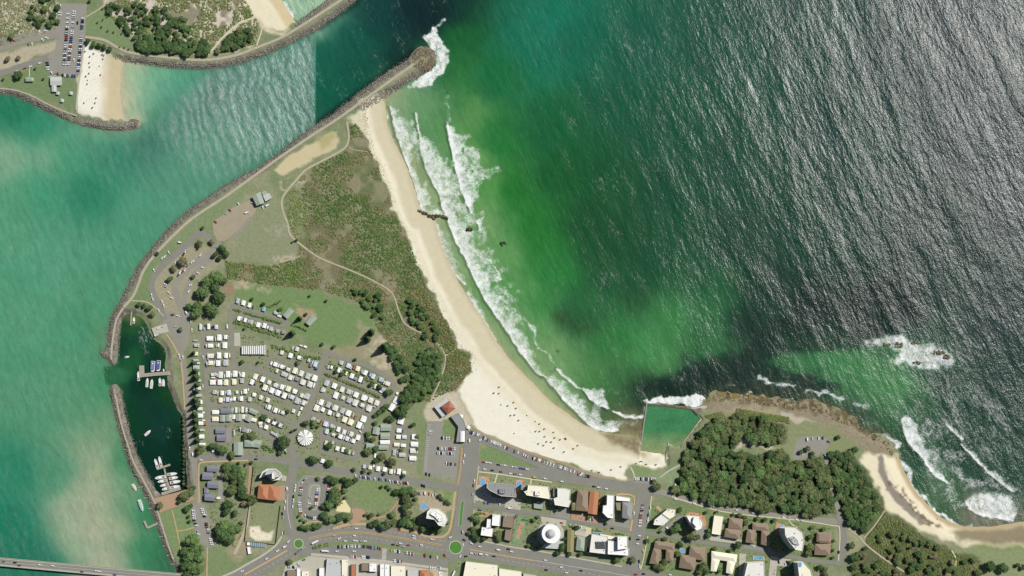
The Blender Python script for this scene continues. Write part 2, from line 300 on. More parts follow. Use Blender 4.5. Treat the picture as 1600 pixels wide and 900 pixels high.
MAR = [(200,510,28,72,42),(215,500,90,110,60),(220,540,22,70,52),(240,560,10,52,34),(225,515,30,76,44),(200,570,28,84,50),(182,585,48,106,70),(215,600,9,50,35),(230,640,18,56,44),(250,670,18,58,46),(275,690,9,45,30),
 (230,720,10,48,36),(280,740,7,38,28),(258,612,24,66,34),(200,660,14,60,38),(250,550,40,70,36),(190,540,16,58,38)]
SEA = [(500,100,20,92,72),(520,140,15,86,66),(560,60,18,86,70),(560,110,12,76,60),(600,40,15,65,58),(620,80,10,50,45),(650,20,10,38,42),(680,30,8,32,36),(600,10,18,60,58),(700,10,12,50,45),
 (480,5,150,190,165),(500,-8,130,185,160),(465,20,172,196,165),(720,60,22,95,45),(722,120,35,110,52),(735,180,92,146,80),(705,150,70,130,75),(692,126,40,100,58),(640,150,112,154,112),(660,170,104,150,104),
 (680,200,85,140,85),(620,160,150,170,130),(740,240,102,152,86),(760,300,86,146,76),(750,360,112,156,96),(780,400,96,150,86),(720,390,128,160,110),(700,360,138,164,118),(800,460,86,146,80),(840,520,96,150,90),
 (880,580,102,150,95),(860,560,116,156,100),(920,590,70,130,70),(960,600,58,112,62),(820,550,134,160,114),(790,500,128,160,110),(850,596,142,165,118),(900,636,130,150,102),(640,250,150,166,122),(665,310,140,164,116),
 (780,120,25,105,60),(820,60,22,110,85),(860,40,18,115,90),(850,100,20,110,82),(900,60,18,98,74),(780,220,30,112,50),(800,300,30,110,42),(840,360,35,115,45),(860,200,20,92,52),(880,280,18,86,40),
 (870,420,40,120,55),(840,480,60,132,66),(900,480,40,104,58),(940,420,24,78,44),(960,380,20,74,42),(1000,400,20,74,46),(920,340,18,76,40),(940,260,18,80,46),(960,160,18,84,58),(1000,80,18,86,66),
 (1040,180,18,78,54),(1040,300,18,74,48),(1060,400,22,76,48),(980,440,26,80,50),(900,500,35,85,50),(960,520,45,115,58),(1000,540,66,136,76),(1050,500,58,128,70),(1100,480,42,106,60),(1040,560,76,140,80),
 (1120,540,48,106,62),(1100,440,26,82,52),(1140,380,18,62,44),(1150,250,20,70,52),(1150,100,20,74,58),(1250,60,22,66,56),(1300,200,22,60,52),(1400,100,30,58,56),(1500,200,38,58,60),(1500,50,42,60,62),
 (1580,300,38,56,58),(1450,350,28,54,50),(1300,350,20,60,48),(1220,330,20,64,48),(1200,450,18,54,42),(1260,480,14,40,36),(1340,480,14,40,36),(1400,470,16,44,40),(1180,520,16,46,36),(1100,588,14,40,30),
 (1040,606,12,36,26),(1160,592,16,42,30),(1220,568,46,104,62),(1260,566,56,122,70),(1290,572,60,126,74),(1330,572,62,124,72),(1360,592,70,130,76),(1400,610,76,132,82),(1330,602,54,110,64),(1420,640,42,86,56),(1480,600,30,66,50),(1550,500,34,56,54),
 (1500,640,26,62,48),(1560,600,24,54,46),(1450,700,32,74,50),(1520,700,28,64,48),(1560,750,30,66,50),(1470,770,60,96,64),(1540,800,120,120,100),(1250,604,22,44,34),(1340,640,40,70,54),(1200,614,50,60,42),(1650,200,40,58,60),(1650,700,26,60,48),(1000,620,26,52,36),(985,665,120,112,80),(940,640,70,100,62)]
wx = X+vnoise(X, Y, 60, 81)*18+vnoise(X, Y, 22, 82)*14+vnoise(X, Y, 8, 83)*6; wy = Y+vnoise(X, Y, 60, 84)*18+vnoise(X, Y, 22, 85)*14+vnoise(X, Y, 8, 86)*6
def field(S, sg, x, y):
    num = np.zeros(x.shape+(3,), np.float32); den = np.zeros(x.shape, np.float32)
    for px, py, r, g, b in S:
        q = 1/((x-px)**2+(y-py)**2+sg*sg)**2; den += q; num += q[..., None]*np.array((r, g, b), np.float32)
    return num/den[..., None]
isea = X >= 493; MARP = [(160,574),(174,570),(182,566),(186,500),(194,484),(240,480),(300,640),(300,780),(245,780),(205,720),(180,620),(172,604),(162,600)]
rx, ry = X+vnoise(X, Y, 70, 181)*16+vnoise(X, Y, 25, 182)*5, Y+vnoise(X, Y, 70, 184)*16+vnoise(X, Y, 25, 185)*5
rv = field(RIV, 26, rx, ry); rv = rv*.93+.07*rv.mean(-1, keepdims=True)+3; WC = np.where(isea[..., None], field(SEA, 26, wx, wy), rv)  # tone step across the channel: a change of sun glint put into colour
REEF = [(1000,614),(1000,604),(1049,589),(1090,562),(1124,557),(1157,551),(1176,532),(1210,499),(1262,480),(1319,457),(1356,442),(1430,446),(1450,490),(1375,534),(1326,546),(1262,549),(1212,554),(1192,564),(1240,583),(1285,594),(1311,606),(1290,620),(1180,616),(1100,616)]
k = sst(-7, 6, sdist(X+vnoise(X, Y, 14, 186)*10+vnoise(X, Y, 5, 187)*5, Y+vnoise(X, Y, 14, 188)*10+vnoise(X, Y, 5, 189)*5, REEF))*.72; WC = WC*(1-k[..., None])+np.array((20,42,36.))*k[..., None]
mk = sst(-3, 5, sdist(X, Y, MARP)); WC = WC*(1-mk[..., None])+field(MAR, 10, wx, wy)*mk[..., None]
nb = (X > 400) & (X < 530) & (Y < 40) & (sdist(X, Y, [(420,-90),(512,-2),(488,17),(468,34),(440,10)]) > -1); WC[nb] = np.array((158,192,160))
shal = np.exp(-np.clip(-sd, 0, 60)/7)*((bw > 12) & (X > 560) & (X < 1000)); WC = WC*(1-.7*shal[..., None])+np.array((178,172,130.))*.7*shal[..., None]
shal = np.exp(-np.clip(-sd, 0, 60)/3)*(X < 493)*.45*(1-mk); WC = WC*(1-shal[..., None])+np.array((80,95,70.))*shal[..., None]
# dark strip along the training walls' channel side
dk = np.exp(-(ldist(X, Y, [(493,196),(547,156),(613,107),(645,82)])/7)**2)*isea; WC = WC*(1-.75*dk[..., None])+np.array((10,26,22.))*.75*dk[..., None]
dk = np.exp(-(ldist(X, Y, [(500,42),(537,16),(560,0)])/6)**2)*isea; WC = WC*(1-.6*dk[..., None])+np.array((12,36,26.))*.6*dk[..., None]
for cx, cy, r, a in ((787,381,4,.8),(752,332,3,.6),(734,358,4,.8),(880,495,13,.5),(872,548,3,.6),(865,575,7,.45),(905,510,20,.35),(1000,470,30,.3)):   # kelp
    k = np.exp(-(((X-cx)**2+(Y-cy)**2*1.8)/r**2))*a*np.clip(.9+vnoise(X, Y, 5, 88)*2, 0, 1); WC = WC*(1-k[..., None])+np.array((44,58,30.))*k[..., None]
shal = np.exp(-np.clip(-sd, 0, 60)/11)*sst(240, 215, X)*sst(86, 100, Y)*sst(196, 184, Y)*(X > 150); WC = WC*(1-.8*shal[..., None])+np.array((206,194,160.))*.8*shal[..., None]
k = SHELF*np.clip(.45+1.6*vnoise(X, Y, 10, 89)+1.2*vnoise(X, Y, 4.5, 90), 0, 1)*.8; WC = WC*(1-k[..., None])+np.array((74,72,50.))*k[..., None]
# foam: white water of breaking waves
F = np.zeros(X.shape, np.float32); fx = X+vnoise(X, Y, 12, 91)*8+vnoise(X, Y, 4.5, 92)*5; fy = Y+vnoise(X, Y, 12, 93)*8+vnoise(X, Y, 4.5, 94)*5
def foam(poly, a, feather=2.5):
    p = smooth_line(poly, 3, True); x0, y0 = p.min(0)-12; x1, y1 = p.max(0)+12
    j0, j1 = np.searchsorted(gx, (x0, x1)); i0, i1 = np.searchsorted(gy, (y0, y1)); s = np.s_[i0:i1, j0:j1]
    F[s] = np.maximum(F[s], sst(-feather, feather, sdist(fx[s], fy[s], p))*a)
def fline(line, wd, a): d = ldist(fx, fy, line); np.maximum(F, np.exp(-(d/wd)**2)*a, out=F)
A_ = lambda *p: Z(600, 150, 3.333, p); B_ = lambda *p: Z(700, 400, 3.214, p); D_ = lambda *p: Z(1000, 420, 2.667, p); E_ = lambda *p: Z(1280, 640, 3.4625, p); G_ = lambda *p: Z(480, 0, 4.5, p)
def breaker(pts, ws, a):
    """broken wave: solid at its shoreward front, thinning to lace behind"""
    pw = smooth_line([(x, y, w_) for (x, y), w_ in zip(pts, ws)], 4); P_ = pw[:, :2]; x0, y0 = P_.min(0)-60; x1, y1 = P_.max(0)+60
    j0, j1 = np.searchsorted(gx, (x0, x1)); i0, i1 = np.searchsorted(gy, (y0, y1)); s = np.s_[i0:i1, j0:j1]; x = X[s]+vnoise(X[s], Y[s], 7, 191)*2.6; y = Y[s]+vnoise(X[s], Y[s], 7, 193)*2.6
    best = np.full(x.shape, 1e9, np.float32); sg = np.zeros(x.shape, np.float32); wv = np.ones(x.shape, np.float32)
    for i in range(len(P_)-1):
        ex, ey = P_[i+1]-P_[i]; L2 = max(ex*ex+ey*ey, 1e-6); t = np.clip(((x-P_[i, 0])*ex+(y-P_[i, 1])*ey)/L2, 0, 1); dx = x-P_[i, 0]-t*ex; dy = y-P_[i, 1]-t*ey; d = np.hypot(dx, dy); m = d < best
        best = np.where(m, d, best); sg = np.where(m, (dx*ey-dy*ex)/math.sqrt(L2), sg); wv = np.where(m, pw[i, 2]+(pw[i+1, 2]-pw[i, 2])*t, wv)
    wv = np.maximum(wv, 1.2)*np.clip(1+1.1*vnoise(X[s], Y[s], 11, 195)+.5*vnoise(X[s], Y[s], 5, 196), .25, 2); off = np.abs(best-np.abs(sg)) > 1.5
    f = np.where(sg > 0, np.clip(1-sg/(wv*1.25), 0, 1)**.38*(.88+.24*np.exp(-sg/5)), np.clip(1+sg/1.5, 0, 1)); f = np.where(off, f*np.clip(1-best/3, 0, 1), f); np.maximum(F[s], f*a, out=F[s]); fc = np.where(off, 0, np.exp(-((sg+2.6)/1.9)**2))*np.clip(a, 0, 1)*np.clip(pw[:, 2].max()/20, 0, 1); WC[s] = WC[s]*(1-.30*fc[..., None])  # darker line ahead of the front: shade of the wave face painted in
breaker(A_((330,145),(338,200),(355,290),(375,380),(388,430),(402,480),(432,560),(452,605)), (2,18,26,34,44,30,16,3), 1.0)
breaker(A_((165,95),(178,170),(186,230),(210,350),(260,460),(285,500),(300,555)), (4,3,14,38,38,36,30), .84)
breaker(A_((30,55),(60,180),(80,240),(102,305),(130,380),(160,460),(190,590)), (2,25,32,26,12,12,16), .82)
breaker(A_((300,560),(340,670),(370,740),(410,820),(450,900))+B_((140,130),(200,240),(250,310),(310,400),(370,490),(440,580),(470,600)), (26,38,36,36,32,36,32,28,22,16,7,2), .84)
breaker(A_((265,645),(275,720),(310,810),(345,890)), (5,13,14,12), .66); breaker(B_((0,45),(40,100),(80,140)), (8,10,4), .66); breaker(B_((98,190),(140,262),(180,318),(240,430)), (8,12,4,1.5), .68)
breaker(B_((480,600),(530,660),(600,740),(680,820),(740,868),(790,882),(850,876)), (3,15,22,26,26,18,8), .84); breaker(B_((550,572),(610,632),(680,675)), (3,4,3), .9); breaker(B_((680,668),(720,722),(760,748),(800,768)), (3,18,15,4), .95); breaker(B_((828,782),(880,806),(930,816),(985,813)), (2,5,6,5), 1.0)
foam(A_((190,595),(330,600),(345,650),(230,620)), .6); fline(A_((325,0),(335,140)), 2.5, .5); breaker(A_((485,650),(490,670),(497,692)), (11,8,2), .9)
fline(A_((8,75),(20,130),(42,220),(60,290)), 1.4, .62); fline(B_((205,0),(240,80),(262,120)), 2.2, .85); fline(B_((380,300),(420,370),(460,450),(540,545)), 1.8, .56); foam(B_((395,340),(450,355),(430,385)), .6)
foam(B_((780,830),(900,820),(960,830),(860,875)), .42); foam(B_((1000,728),(1100,700),(1160,695),(1160,742),(1000,742)), .95, 2)
foam(D_((25,548),(150,528),(272,533),(268,582),(150,566),(30,560)), 1.0, 2); fline(D_((490,458),(560,480),(640,492)), 4, .72); fline(D_((700,505),(780,520),(850,540)), 4, .75); fline(D_((400,522),(460,520)), 2, .7)
fline(D_((360,487),(385,485)), 2, .6); fline(D_((900,560),(960,575)), 4, .55)
foam(D_((930,318),(1010,285),(1090,268),(1140,300),(1240,320),(1310,365),(1290,408),(1200,425),(1130,405),(1055,378),(1085,350),(1000,325)), .72, 7)
foam(D_((1100,625),(1150,640),(1180,740),(1125,700)), .8)
breaker(E_((450,55),(478,165),(560,258),(620,348),(692,394)), (12,15,14,10,3), .97); foam(E_((325,122),(400,148),(450,180),(430,250),(505,330),(495,392),(440,285),(420,185),(350,152)), .85)
foam(E_((800,500),(900,440),(1050,470),(1050,600),(930,582),(830,548)), .82, 8); breaker(E_((800,500),(830,548),(930,582),(1050,600)), (10,20,24,20), .95); foam(E_((520,100),(640,200),(700,330),(760,470),(700,480),(560,330)), .3)
fline(E_((500,400),(560,470),(630,545),(745,622)), 3, .9); breaker(E_((690,80),(730,125),(772,162)), (3,6,3), .85); breaker(E_((772,190),(870,290),(950,370),(1050,445)), (3,5,7,5), .85); fline(E_((745,622),(800,630),(840,622)), 2, .7)
foam(G_((825,240),(915,205),(992,380),(985,430),(930,545),(850,612),(740,622),(728,585),(800,530),(878,480),(900,400),(858,320)), .84); fline(G_((905,210),(975,130)), 2, .6)
foam(Z(170,0,4.09,[(1075,-10),(1155,40),(1185,112),(1140,80),(1100,40)]), .75)
k = np.clip(F, 0, 1)*.42*(bw > 0); WC = WC*(1-k[..., None])+np.array((170,196,172.))*k[..., None]     # milky, aerated water under the foam
F = F*np.clip(.95+.4*vnoise(X, Y, 6, 95), 0, 1.1)
# chop (relief of the wind waves), whitecaps, and river ripples whose glint is painted pale
CH = np.where(isea, .27+.17*sst(850, 1150, X)+.36*sst(1120, 1560, X+.2*(450-Y)), .25).astype(np.float32)
CH = np.where((X < 493), .22+.75*sst(250, 400, X)*(1-sst(215, 300, Y)), CH)*(1-.5*mk)
k = isea*(1-sst(180, 215, Y))*(1-sst(680, 730, X)); CH = CH*(1-k)+.22*k
CP = np.where(isea, .11*sst(720, 980, X)*(1-.8*sst(1050, 1250, X)), 0).astype(np.float32)
RP = np.where((X < 493) & (mk < .5), .16*np.clip(.6+1.2*vnoise(X, Y, 60, 197), 0, 1), 0)
RP = np.maximum(RP, np.where(X < 493, sst(190, 320, X+vnoise(X, Y, 40, 96)*60)*sst(350, 200, Y-.35*(X-400))*sst(-6, 14, sdist(X, Y, [(215,215),(262,165),(300,125),(330,108),(430,82),(492,50),(492,195),(420,245),(330,300),(270,350),(215,400),(170,330),(190,270)])), 0)).astype(np.float32)
CP = np.maximum(CP, np.where(X < 493, .12*sst(270, 380, X+vnoise(X, Y, 40, 96)*60)*sst(260, 200, Y-.2*(X-400))*sst(-6, 10, sdist(X, Y, [(215,215),(300,130),(330,108),(430,82),(492,50),(492,195),(420,245),(330,300),(240,300)])), 0))
CP = np.maximum(CP, .22*mk*np.clip(.3+vnoise(X, Y, 30, 97)*2.4, 0, 1)); CP = np.maximum(CP, np.where((X < 493) & (Y > 200), .06*np.clip(.5+vnoise(X, Y, 50, 98)*1.6, 0, 1)*(1-mk), 0))
CP = np.maximum(CP, np.where(isea & (X < 700) & (Y < 160), .10, 0))
CP = np.maximum(CP, .5*sst(-20, 20, sdist(X, Y, [(1390,590),(1500,560),(1600,600),(1600,800),(1490,800),(1420,700)]))*np.clip(.6+1.5*vnoise(X, Y, 30, 99), 0, 1))
F = np.maximum(F, .42*sst(-15, 15, sdist(X, Y, [(1400,640),(1470,650),(1590,760),(1590,815),(1500,812),(1425,745)]))*np.clip(.5+2*vnoise(X, Y, 16, 119)+1.2*vnoise(X, Y, 7, 120), 0, 1))
def water_mat():
    m = bpy.data.materials.new('water'); m.use_nodes = True; nt = m.node_tree; N = nt.nodes; L = nt.links; b = N['Principled BSDF']
    def A(n, o='Color'): a = N.new('ShaderNodeAttribute'); a.attribute_name = n; return a.outputs[o]
    def M(op, a, c, d=None):
        x = N.new('ShaderNodeMath'); x.operation = op
        for i, v in enumerate((a, c, d)):
            if v is None: continue
            if isinstance(v, (int, float)): x.inputs[i].default_value = v
            else: L.new(v, x.inputs[i])
        return x.outputs[0]
    geo = N.new('ShaderNodeNewGeometry')
    def coords(rot, sx, sy):
        mp = N.new('ShaderNodeMapping'); mp.vector_type = 'TEXTURE'; mp.inputs['Rotation'].default_value = (0, 0, rot); mp.inputs['Scale'].default_value = (1/sx, 1/sy, 1)
        L.new(geo.outputs['Position'], mp.inputs['Vector']); return mp.outputs[0]
    def noise(vec, sc, det=3, rg=.6):
        n = N.new('ShaderNodeTexNoise'); n.inputs['Scale'].default_value = sc; n.inputs['Detail'].default_value = det; n.inputs['Roughness'].default_value = rg
        L.new(vec, n.inputs['Vector']); return n.outputs[0]
    def rng_(x, a, c, lo=0, hi=1):
        r = N.new('ShaderNodeMapRange'); L.new(x, r.inputs[0]); r.inputs[1].default_value = a; r.inputs[2].default_value = c; r.inputs[3].default_value = lo; r.inputs[4].default_value = hi; return r.outputs[0]
    crest = coords(math.radians(23), 1, .36)          # wave crests run from upper left to lower right
    iso = coords(0, 1, 1)
    n1 = noise(crest, .165, 4, .64); n2 = noise(crest, .028, 3); n3 = noise(iso, .5, 2)
    h = M('ADD', M('MULTIPLY', n1, 1.7), M('ADD', M('MULTIPLY', n2, 5.0), M('MULTIPLY', n3, .42)))
    hh = M('MULTIPLY', M('MULTIPLY', h, rng_(noise(crest, .012, 2), .35, .65, .78, 1.22)), A('chop', 'Fac'))
    bp = N.new('ShaderNodeBump'); bp.inputs['Strength'].default_value = 1; bp.inputs['Distance'].default_value = 1.0; L.new(hh, bp.inputs['Height'])
    L.new(bp.outputs[0], b.inputs['Normal'])
    fo = A('foam', 'Fac'); nf = noise(iso, .5, 5, .75); nfb = noise(iso, .12, 3, .6)
    fm = M('ADD', fo, M('MULTIPLY', M('SUBTRACT', M('ADD', M('MULTIPLY', nf, .66), M('MULTIPLY', nfb, .34)), .5), 2.6))
    fmask = M('MULTIPLY', rng_(fm, .32, .95, 0, .96), rng_(fo, .08, .3))
    cp = A('caps', 'Fac'); streak = noise(crest, .42, 3, .68); band = noise(crest, .045, 2)
    cm = M('ADD', streak, M('ADD', M('MULTIPLY', M('SUBTRACT', band, .5), .75), M('MULTIPLY', cp, .30)))
    cmask = M('MULTIPLY', rng_(cm, .68, .95, 0, .46), rng_(cp, .02, .2))
    white = M('MAXIMUM', fmask, cmask)
    mx = N.new('ShaderNodeMix'); mx.data_type = 'RGBA'; L.new(white, mx.inputs[0]); L.new(A('col'), mx.inputs[6]); mx.inputs[7].default_value = (*alb((246,248,246)), 1)
    wv = N.new('ShaderNodeTexWave'); wv.inputs['Scale'].default_value = .021; wv.inputs['Distortion'].default_value = 13.0; wv.inputs['Detail'].default_value = 2.5; wv.inputs['Detail Scale'].default_value = .6; L.new(coords(math.radians(16), 1, 1), wv.inputs['Vector'])
    rp = M('MULTIPLY', M('MULTIPLY', M('ADD', M('MULTIPLY', wv.outputs['Fac'], .62), M('MULTIPLY', n2, .6)), rng_(noise(crest, .5, 3, .7), .34, .66, .12, 1.0)), A('rip', 'Fac'))
    m2 = N.new('ShaderNodeMix'); m2.data_type = 'RGBA'; L.new(M('MULTIPLY', rp, .8), m2.inputs[0]); L.new(mx.outputs[2], m2.inputs[6]); m2.inputs[7].default_value = (*alb((186,202,194)), 1); mx = m2  # pale wave bands: foam and glint of the ripples put into colour
    vr = rng_(n1, .3, .7, .86, 1.14); sc_ = N.new('ShaderNodeVectorMath'); sc_.operation = 'SCALE'; L.new(mx.outputs[2], sc_.inputs[0]); L.new(vr, sc_.inputs['Scale'])
    L.new(sc_.outputs[0], b.inputs['Base Color'])
    L.new(rng_(white, 0, 1, .25, .9), b.inputs['Roughness']); b.inputs['IOR'].default_value = 1.33
    L.new(rng_(white, 0, 1, .42, .1), b.inputs['Specular IOR Level'])
    return m
M_WATER = water_mat()
wz = np.full(X.shape, WATER, np.float32); minsd = np.minimum.reduce([sd[:-1, :-1], sd[1:, :-1], sd[:-1, 1:], sd[1:, 1:]])
wat = (minsd < 4) & ~(sdist(X[:-1, :-1], Y[:-1, :-1], POOL) > -4); WALB = alb(WC).astype(np.float32); at_ = {'foam': F, 'chop': CH, 'caps': CP, 'rip': RP}
isf = isea[:-1, :-1]
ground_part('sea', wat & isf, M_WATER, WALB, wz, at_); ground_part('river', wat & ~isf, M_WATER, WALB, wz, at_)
# open sea and the bay beyond the picture, out to the horizon
R_ = 16000; ring = [(-880, 530), (880, 530), (880, -530), (-880, -530)]; out = [(-R_, R_), (R_, R_), (R_, -R_), (-R_, -R_)]
v = np.array([(x, y, WATER-.02) for x, y in ring+out]); f = np.array([(i, 4+i, 4+(i+1) % 4, (i+1) % 4) for i in range(4)])[:, ::-1]
me = npmesh('open_sea', v, f, [M_WATER], np.tile(alb((18,60,50)), (8, 1)), False, {'foam': np.zeros(8), 'chop': np.full(8, .8), 'caps': np.full(8, .2), 'rip': np.zeros(8)})
tag(link('open_sea', me), kind='structure')
# rock pool water
pm = smooth_line(POOL, 1, True); b_ = MB(); b_.poly([W(x, y, -2.7) for x, y in POOL[::-1]])
M_POOLW = mat('pool_water', (66,132,84), rough=.12, var=.22, vs=.045, vs2=.3, spec=.5)
nt_ = M_POOLW.node_tree; rgb_ = [n for n in nt_.nodes if n.type == 'RGB'][0]; vm_ = [n for n in nt_.nodes if n.type == 'VECT_MATH'][0]; sp_ = nt_.nodes.new('ShaderNodeSeparateXYZ'); nt_.links.new([n for n in nt_.nodes if n.type == 'NEW_GEOMETRY'][0].outputs['Position'], sp_.inputs[0])
mr_ = nt_.nodes.new('ShaderNodeMapRange'); mr_.inputs[1].default_value = -222; mr_.inputs[2].default_value = -258; nt_.links.new(sp_.outputs[1], mr_.inputs[0]); mx_ = nt_.nodes.new('ShaderNodeMix'); mx_.data_type = 'RGBA'; nt_.links.new(mr_.outputs[0], mx_.inputs[0]); nt_.links.new(rgb_.outputs[0], mx_.inputs[6]); mx_.inputs[7].default_value = (*alb((150,162,112)), 1); nt_.links.new(mx_.outputs[2], vm_.inputs[0])   # the pool shelves up to the sand
tag(b_.build('ocean_pool_water', M_POOLW), kind='structure')
# ------------------------------------------------------------------ roads, car parks, paths
M_ROAD = mat('asphalt', (138,137,128), rough=.9, var=.08, vs=.08, vs2=.8, k=1.0)
M_ROAD2 = mat('old_asphalt', (150,146,134), rough=.9, var=.09, vs=.07, vs2=.9)
M_PARKRD = mat('caravan_park_asphalt', (142,139,128), rough=.9, var=.08, vs=.1, vs2=.9)
M_LOT = mat('car_park_asphalt', (150,148,138), rough=.9, var=.07, vs=.1, vs2=.9)
M_TAN = mat('tan_paving', (196,168,128), rough=.9, var=.09, vs=.2, vs2=1.1)
M_BRICK = mat('pink_brick_paving', (180,150,124), rough=.9, var=.08, vs=.3, vs2=1.3)
M_TRACK = mat('gravel_track', (182,174,152), rough=.95, var=.1, vs=.15, vs2=1.0)
M_DIRT = mat('sandy_track', (186,178,150), rough=.95, var=.1, vs=.2, vs2=1.0)
M_CONC = mat('concrete', (190,186,170), rough=.85, var=.07, vs=.15, vs2=.9)
M_PALE = mat('pale_path', (214,206,170), rough=.9, var=.06, vs=.3)
M_WHITE = mat('white_line_paint', (226,226,216), rough=.7, var=.05)
M_KERB = mat('kerb_stone', (190,186,172), rough=.9, var=.06)
M_GREEN = mat('lawn_turf', (84,136,58), rough=.95, var=.14, vs=.3, vs2=1.2)
M_GREEN2 = mat('mown_lawn', (112,140,82), rough=.95, var=.14, vs=.2, vs2=1.0)
M_BED = mat('mulch_bed', (150,122,92), rough=.95, var=.15, vs=.5)
zsheet = [.03]
def nextz(): zsheet[0] += .005; return zsheet[0]
def offset(line, d):
    p = np.asarray(line, float); t = np.gradient(p, axis=0); t /= np.maximum(np.linalg.norm(t, axis=1), 1e-6)[:, None]
    n = np.stack([-t[:, 1], t[:, 0]], 1); return p+n*d
def strip_mb(b, line, wd, z, mi=0, thick=0.0):
    l = offset(line, wd/2); r = offset(line, -wd/2)
    for i in range(len(line)-1):
        q = [W(*l[i], z), W(*r[i], z), W(*r[i+1], z), W(*l[i+1], z)]
        a = (q[1]-q[0]).cross(q[2]-q[0]); b.poly(q if a.z > 0 else q[::-1], mi)
        if thick:
            for A, B in ((l[i], l[i+1]), (r[i+1], r[i])): b.poly([W(*A, z-thick), W(*B, z-thick), W(*B, z), W(*A, z)], mi)
def strip(name, line, wd, m, sm=3, z=None, thick=0.0, parent=None, kind='structure'):
    ln = smooth_line(line, sm) if sm > 1 and len(line) > 2 else np.asarray(line, float)
    b = MB(); strip_mb(b, ln, wd, nextz() if z is None else z, 0, thick); o = b.build(name, m, parent); return tag(o, kind=kind) if not parent else o
def sheet(name, poly, m, z=None, sm=1, kind='structure', thick=0.0, parent=None):
    p = smooth_line(poly, sm, True) if sm > 1 else np.asarray(poly, float)
    a = sum(p[i][0]*p[(i+1) % len(p)][1]-p[(i+1) % len(p)][0]*p[i][1] for i in range(len(p)))
    if a > 0: p = p[::-1]
    z = nextz() if z is None else z; b = MB()
    if thick: b.prism([(W(*q).x, W(*q).y) for q in p], z-thick, z)
    else: b.poly([W(*q, z) for q in p])
    o = b.build(name, m, parent); return tag(o, kind=kind) if not parent else o
def circle(cx, cy, r, n=28, rx=None): return [(cx+(rx or r)*math.cos(t*2*math.pi/n), cy+r*math.sin(t*2*math.pi/n)) for t in range(n)]
# car parks first (lowest sheets)
LOT_NW = sheet('car_park', [(90,5),(136,6),(133,59),(126,117),(98,116),(73,112),(71,90),(88,76)], M_LOT)
LOT_E = sheet('car_park', [(668,658),(692,658),(691,681),(700,690),(719,694),(713,745),(661,741),(664,700)], M_LOT)
sheet('car_park', [(299,788),(319,788),(324,800),(330,825),(336,853),(324,856),(315,848),(303,828)], M_LOT)
sheet('car_park', [(466,752),(476,742),(507,743),(513,757),(510,775),(507,790),(501,801),(500,813),(480,813),(467,804),(464,787)], M_LOT)
sheet('car_park', [(1244,689),(1258,682),(1284,682),(1297,689),(1287,706),(1262,716),(1240,718)], M_LOT, sm=2)
sheet('car_park', [(990,748),(1024,752),(1024,766),(990,760)], M_LOT)
sheet('car_park', [(256,492),(272,488),(292,500),(297,520),(290,547),(277,547),(268,528),(256,512)], M_ROAD2, sm=2)
sheet('gravel_lot', [(332,350),(345,338),(362,326),(390,313),(402,322),(394,338),(384,348),(362,370),(340,377)], mat('brown_gravel', (166,155,132), var=.08, vs=.1, vs2=.8), sm=2)
strip('boat_ramp', [(262,512),(250,515),(239,519)], 13, M_CONC, 1)
sheet('service_yard', [(486,868),(545,872),(640,884),(700,890),(700,905),(440,905),(446,884)], M_CONC)
MAIN = [(320,930),(345,916),(380,899),(420,877),(452,858),(466,849.5),(490,839),(515,834.5),(540,832),(571,832.5),(602,837),(640,843.5),(692,852),(712,855),(733,858),(766,864),(800,870),(850,878),(966,897),(1040,911),(1120,926)]
strip('road', MAIN, 27, M_ROAD, 3); strip('road', [(478,858),(500,860),(515,862),(552,864),(590,868),(640,875),(700,884)], 20, M_ROAD, 3)
sheet('roundabout', circle(466.5, 849.5, 18), M_ROAD); sheet('roundabout', circle(712, 855.3, 21), M_ROAD)
R = lambda *a: strip('road', *a)
R([(455,700),(460,724),(456,744),(452,775),(451,810),(456,832),(464,846)], 14, M_ROAD)
R([(296,716),(320,716),(343,714.5),(383,715),(423,717),(455,722),(510,732),(550,738),(590,743),(651,753),(722,764)], 10.5, M_ROAD)
R([(551,741),(590,746.5),(640,754)], 9, M_ROAD)
R([(302,713),(305,740),(308,765),(311,792)], 9, M_ROAD2)
R([(299,716),(297,680),(295,640),(293,600),(288,575),(283,552),(277,532),(272,515)], 9, M_ROAD2)
R([(258,500),(250,481),(241,461),(236.5,444),(244,428),(256,414),(274,398),(290,386),(302,371),(315,365),(327,371)], 9, M_ROAD)
R([(290,505),(285,484),(277,464),(274,446),(284,430),(300,414),(320,402),(338,392)], 10, M_ROAD2)
R([(292,500),(290,480),(289,462),(294,445),(303,429),(318,413),(332,401)], 8, M_ROAD2)
R([(326,372),(334,384),(344,377)], 6, M_ROAD2); R([(360,372),(376,358),(392,340)], 5, M_ROAD2)
PKR = []
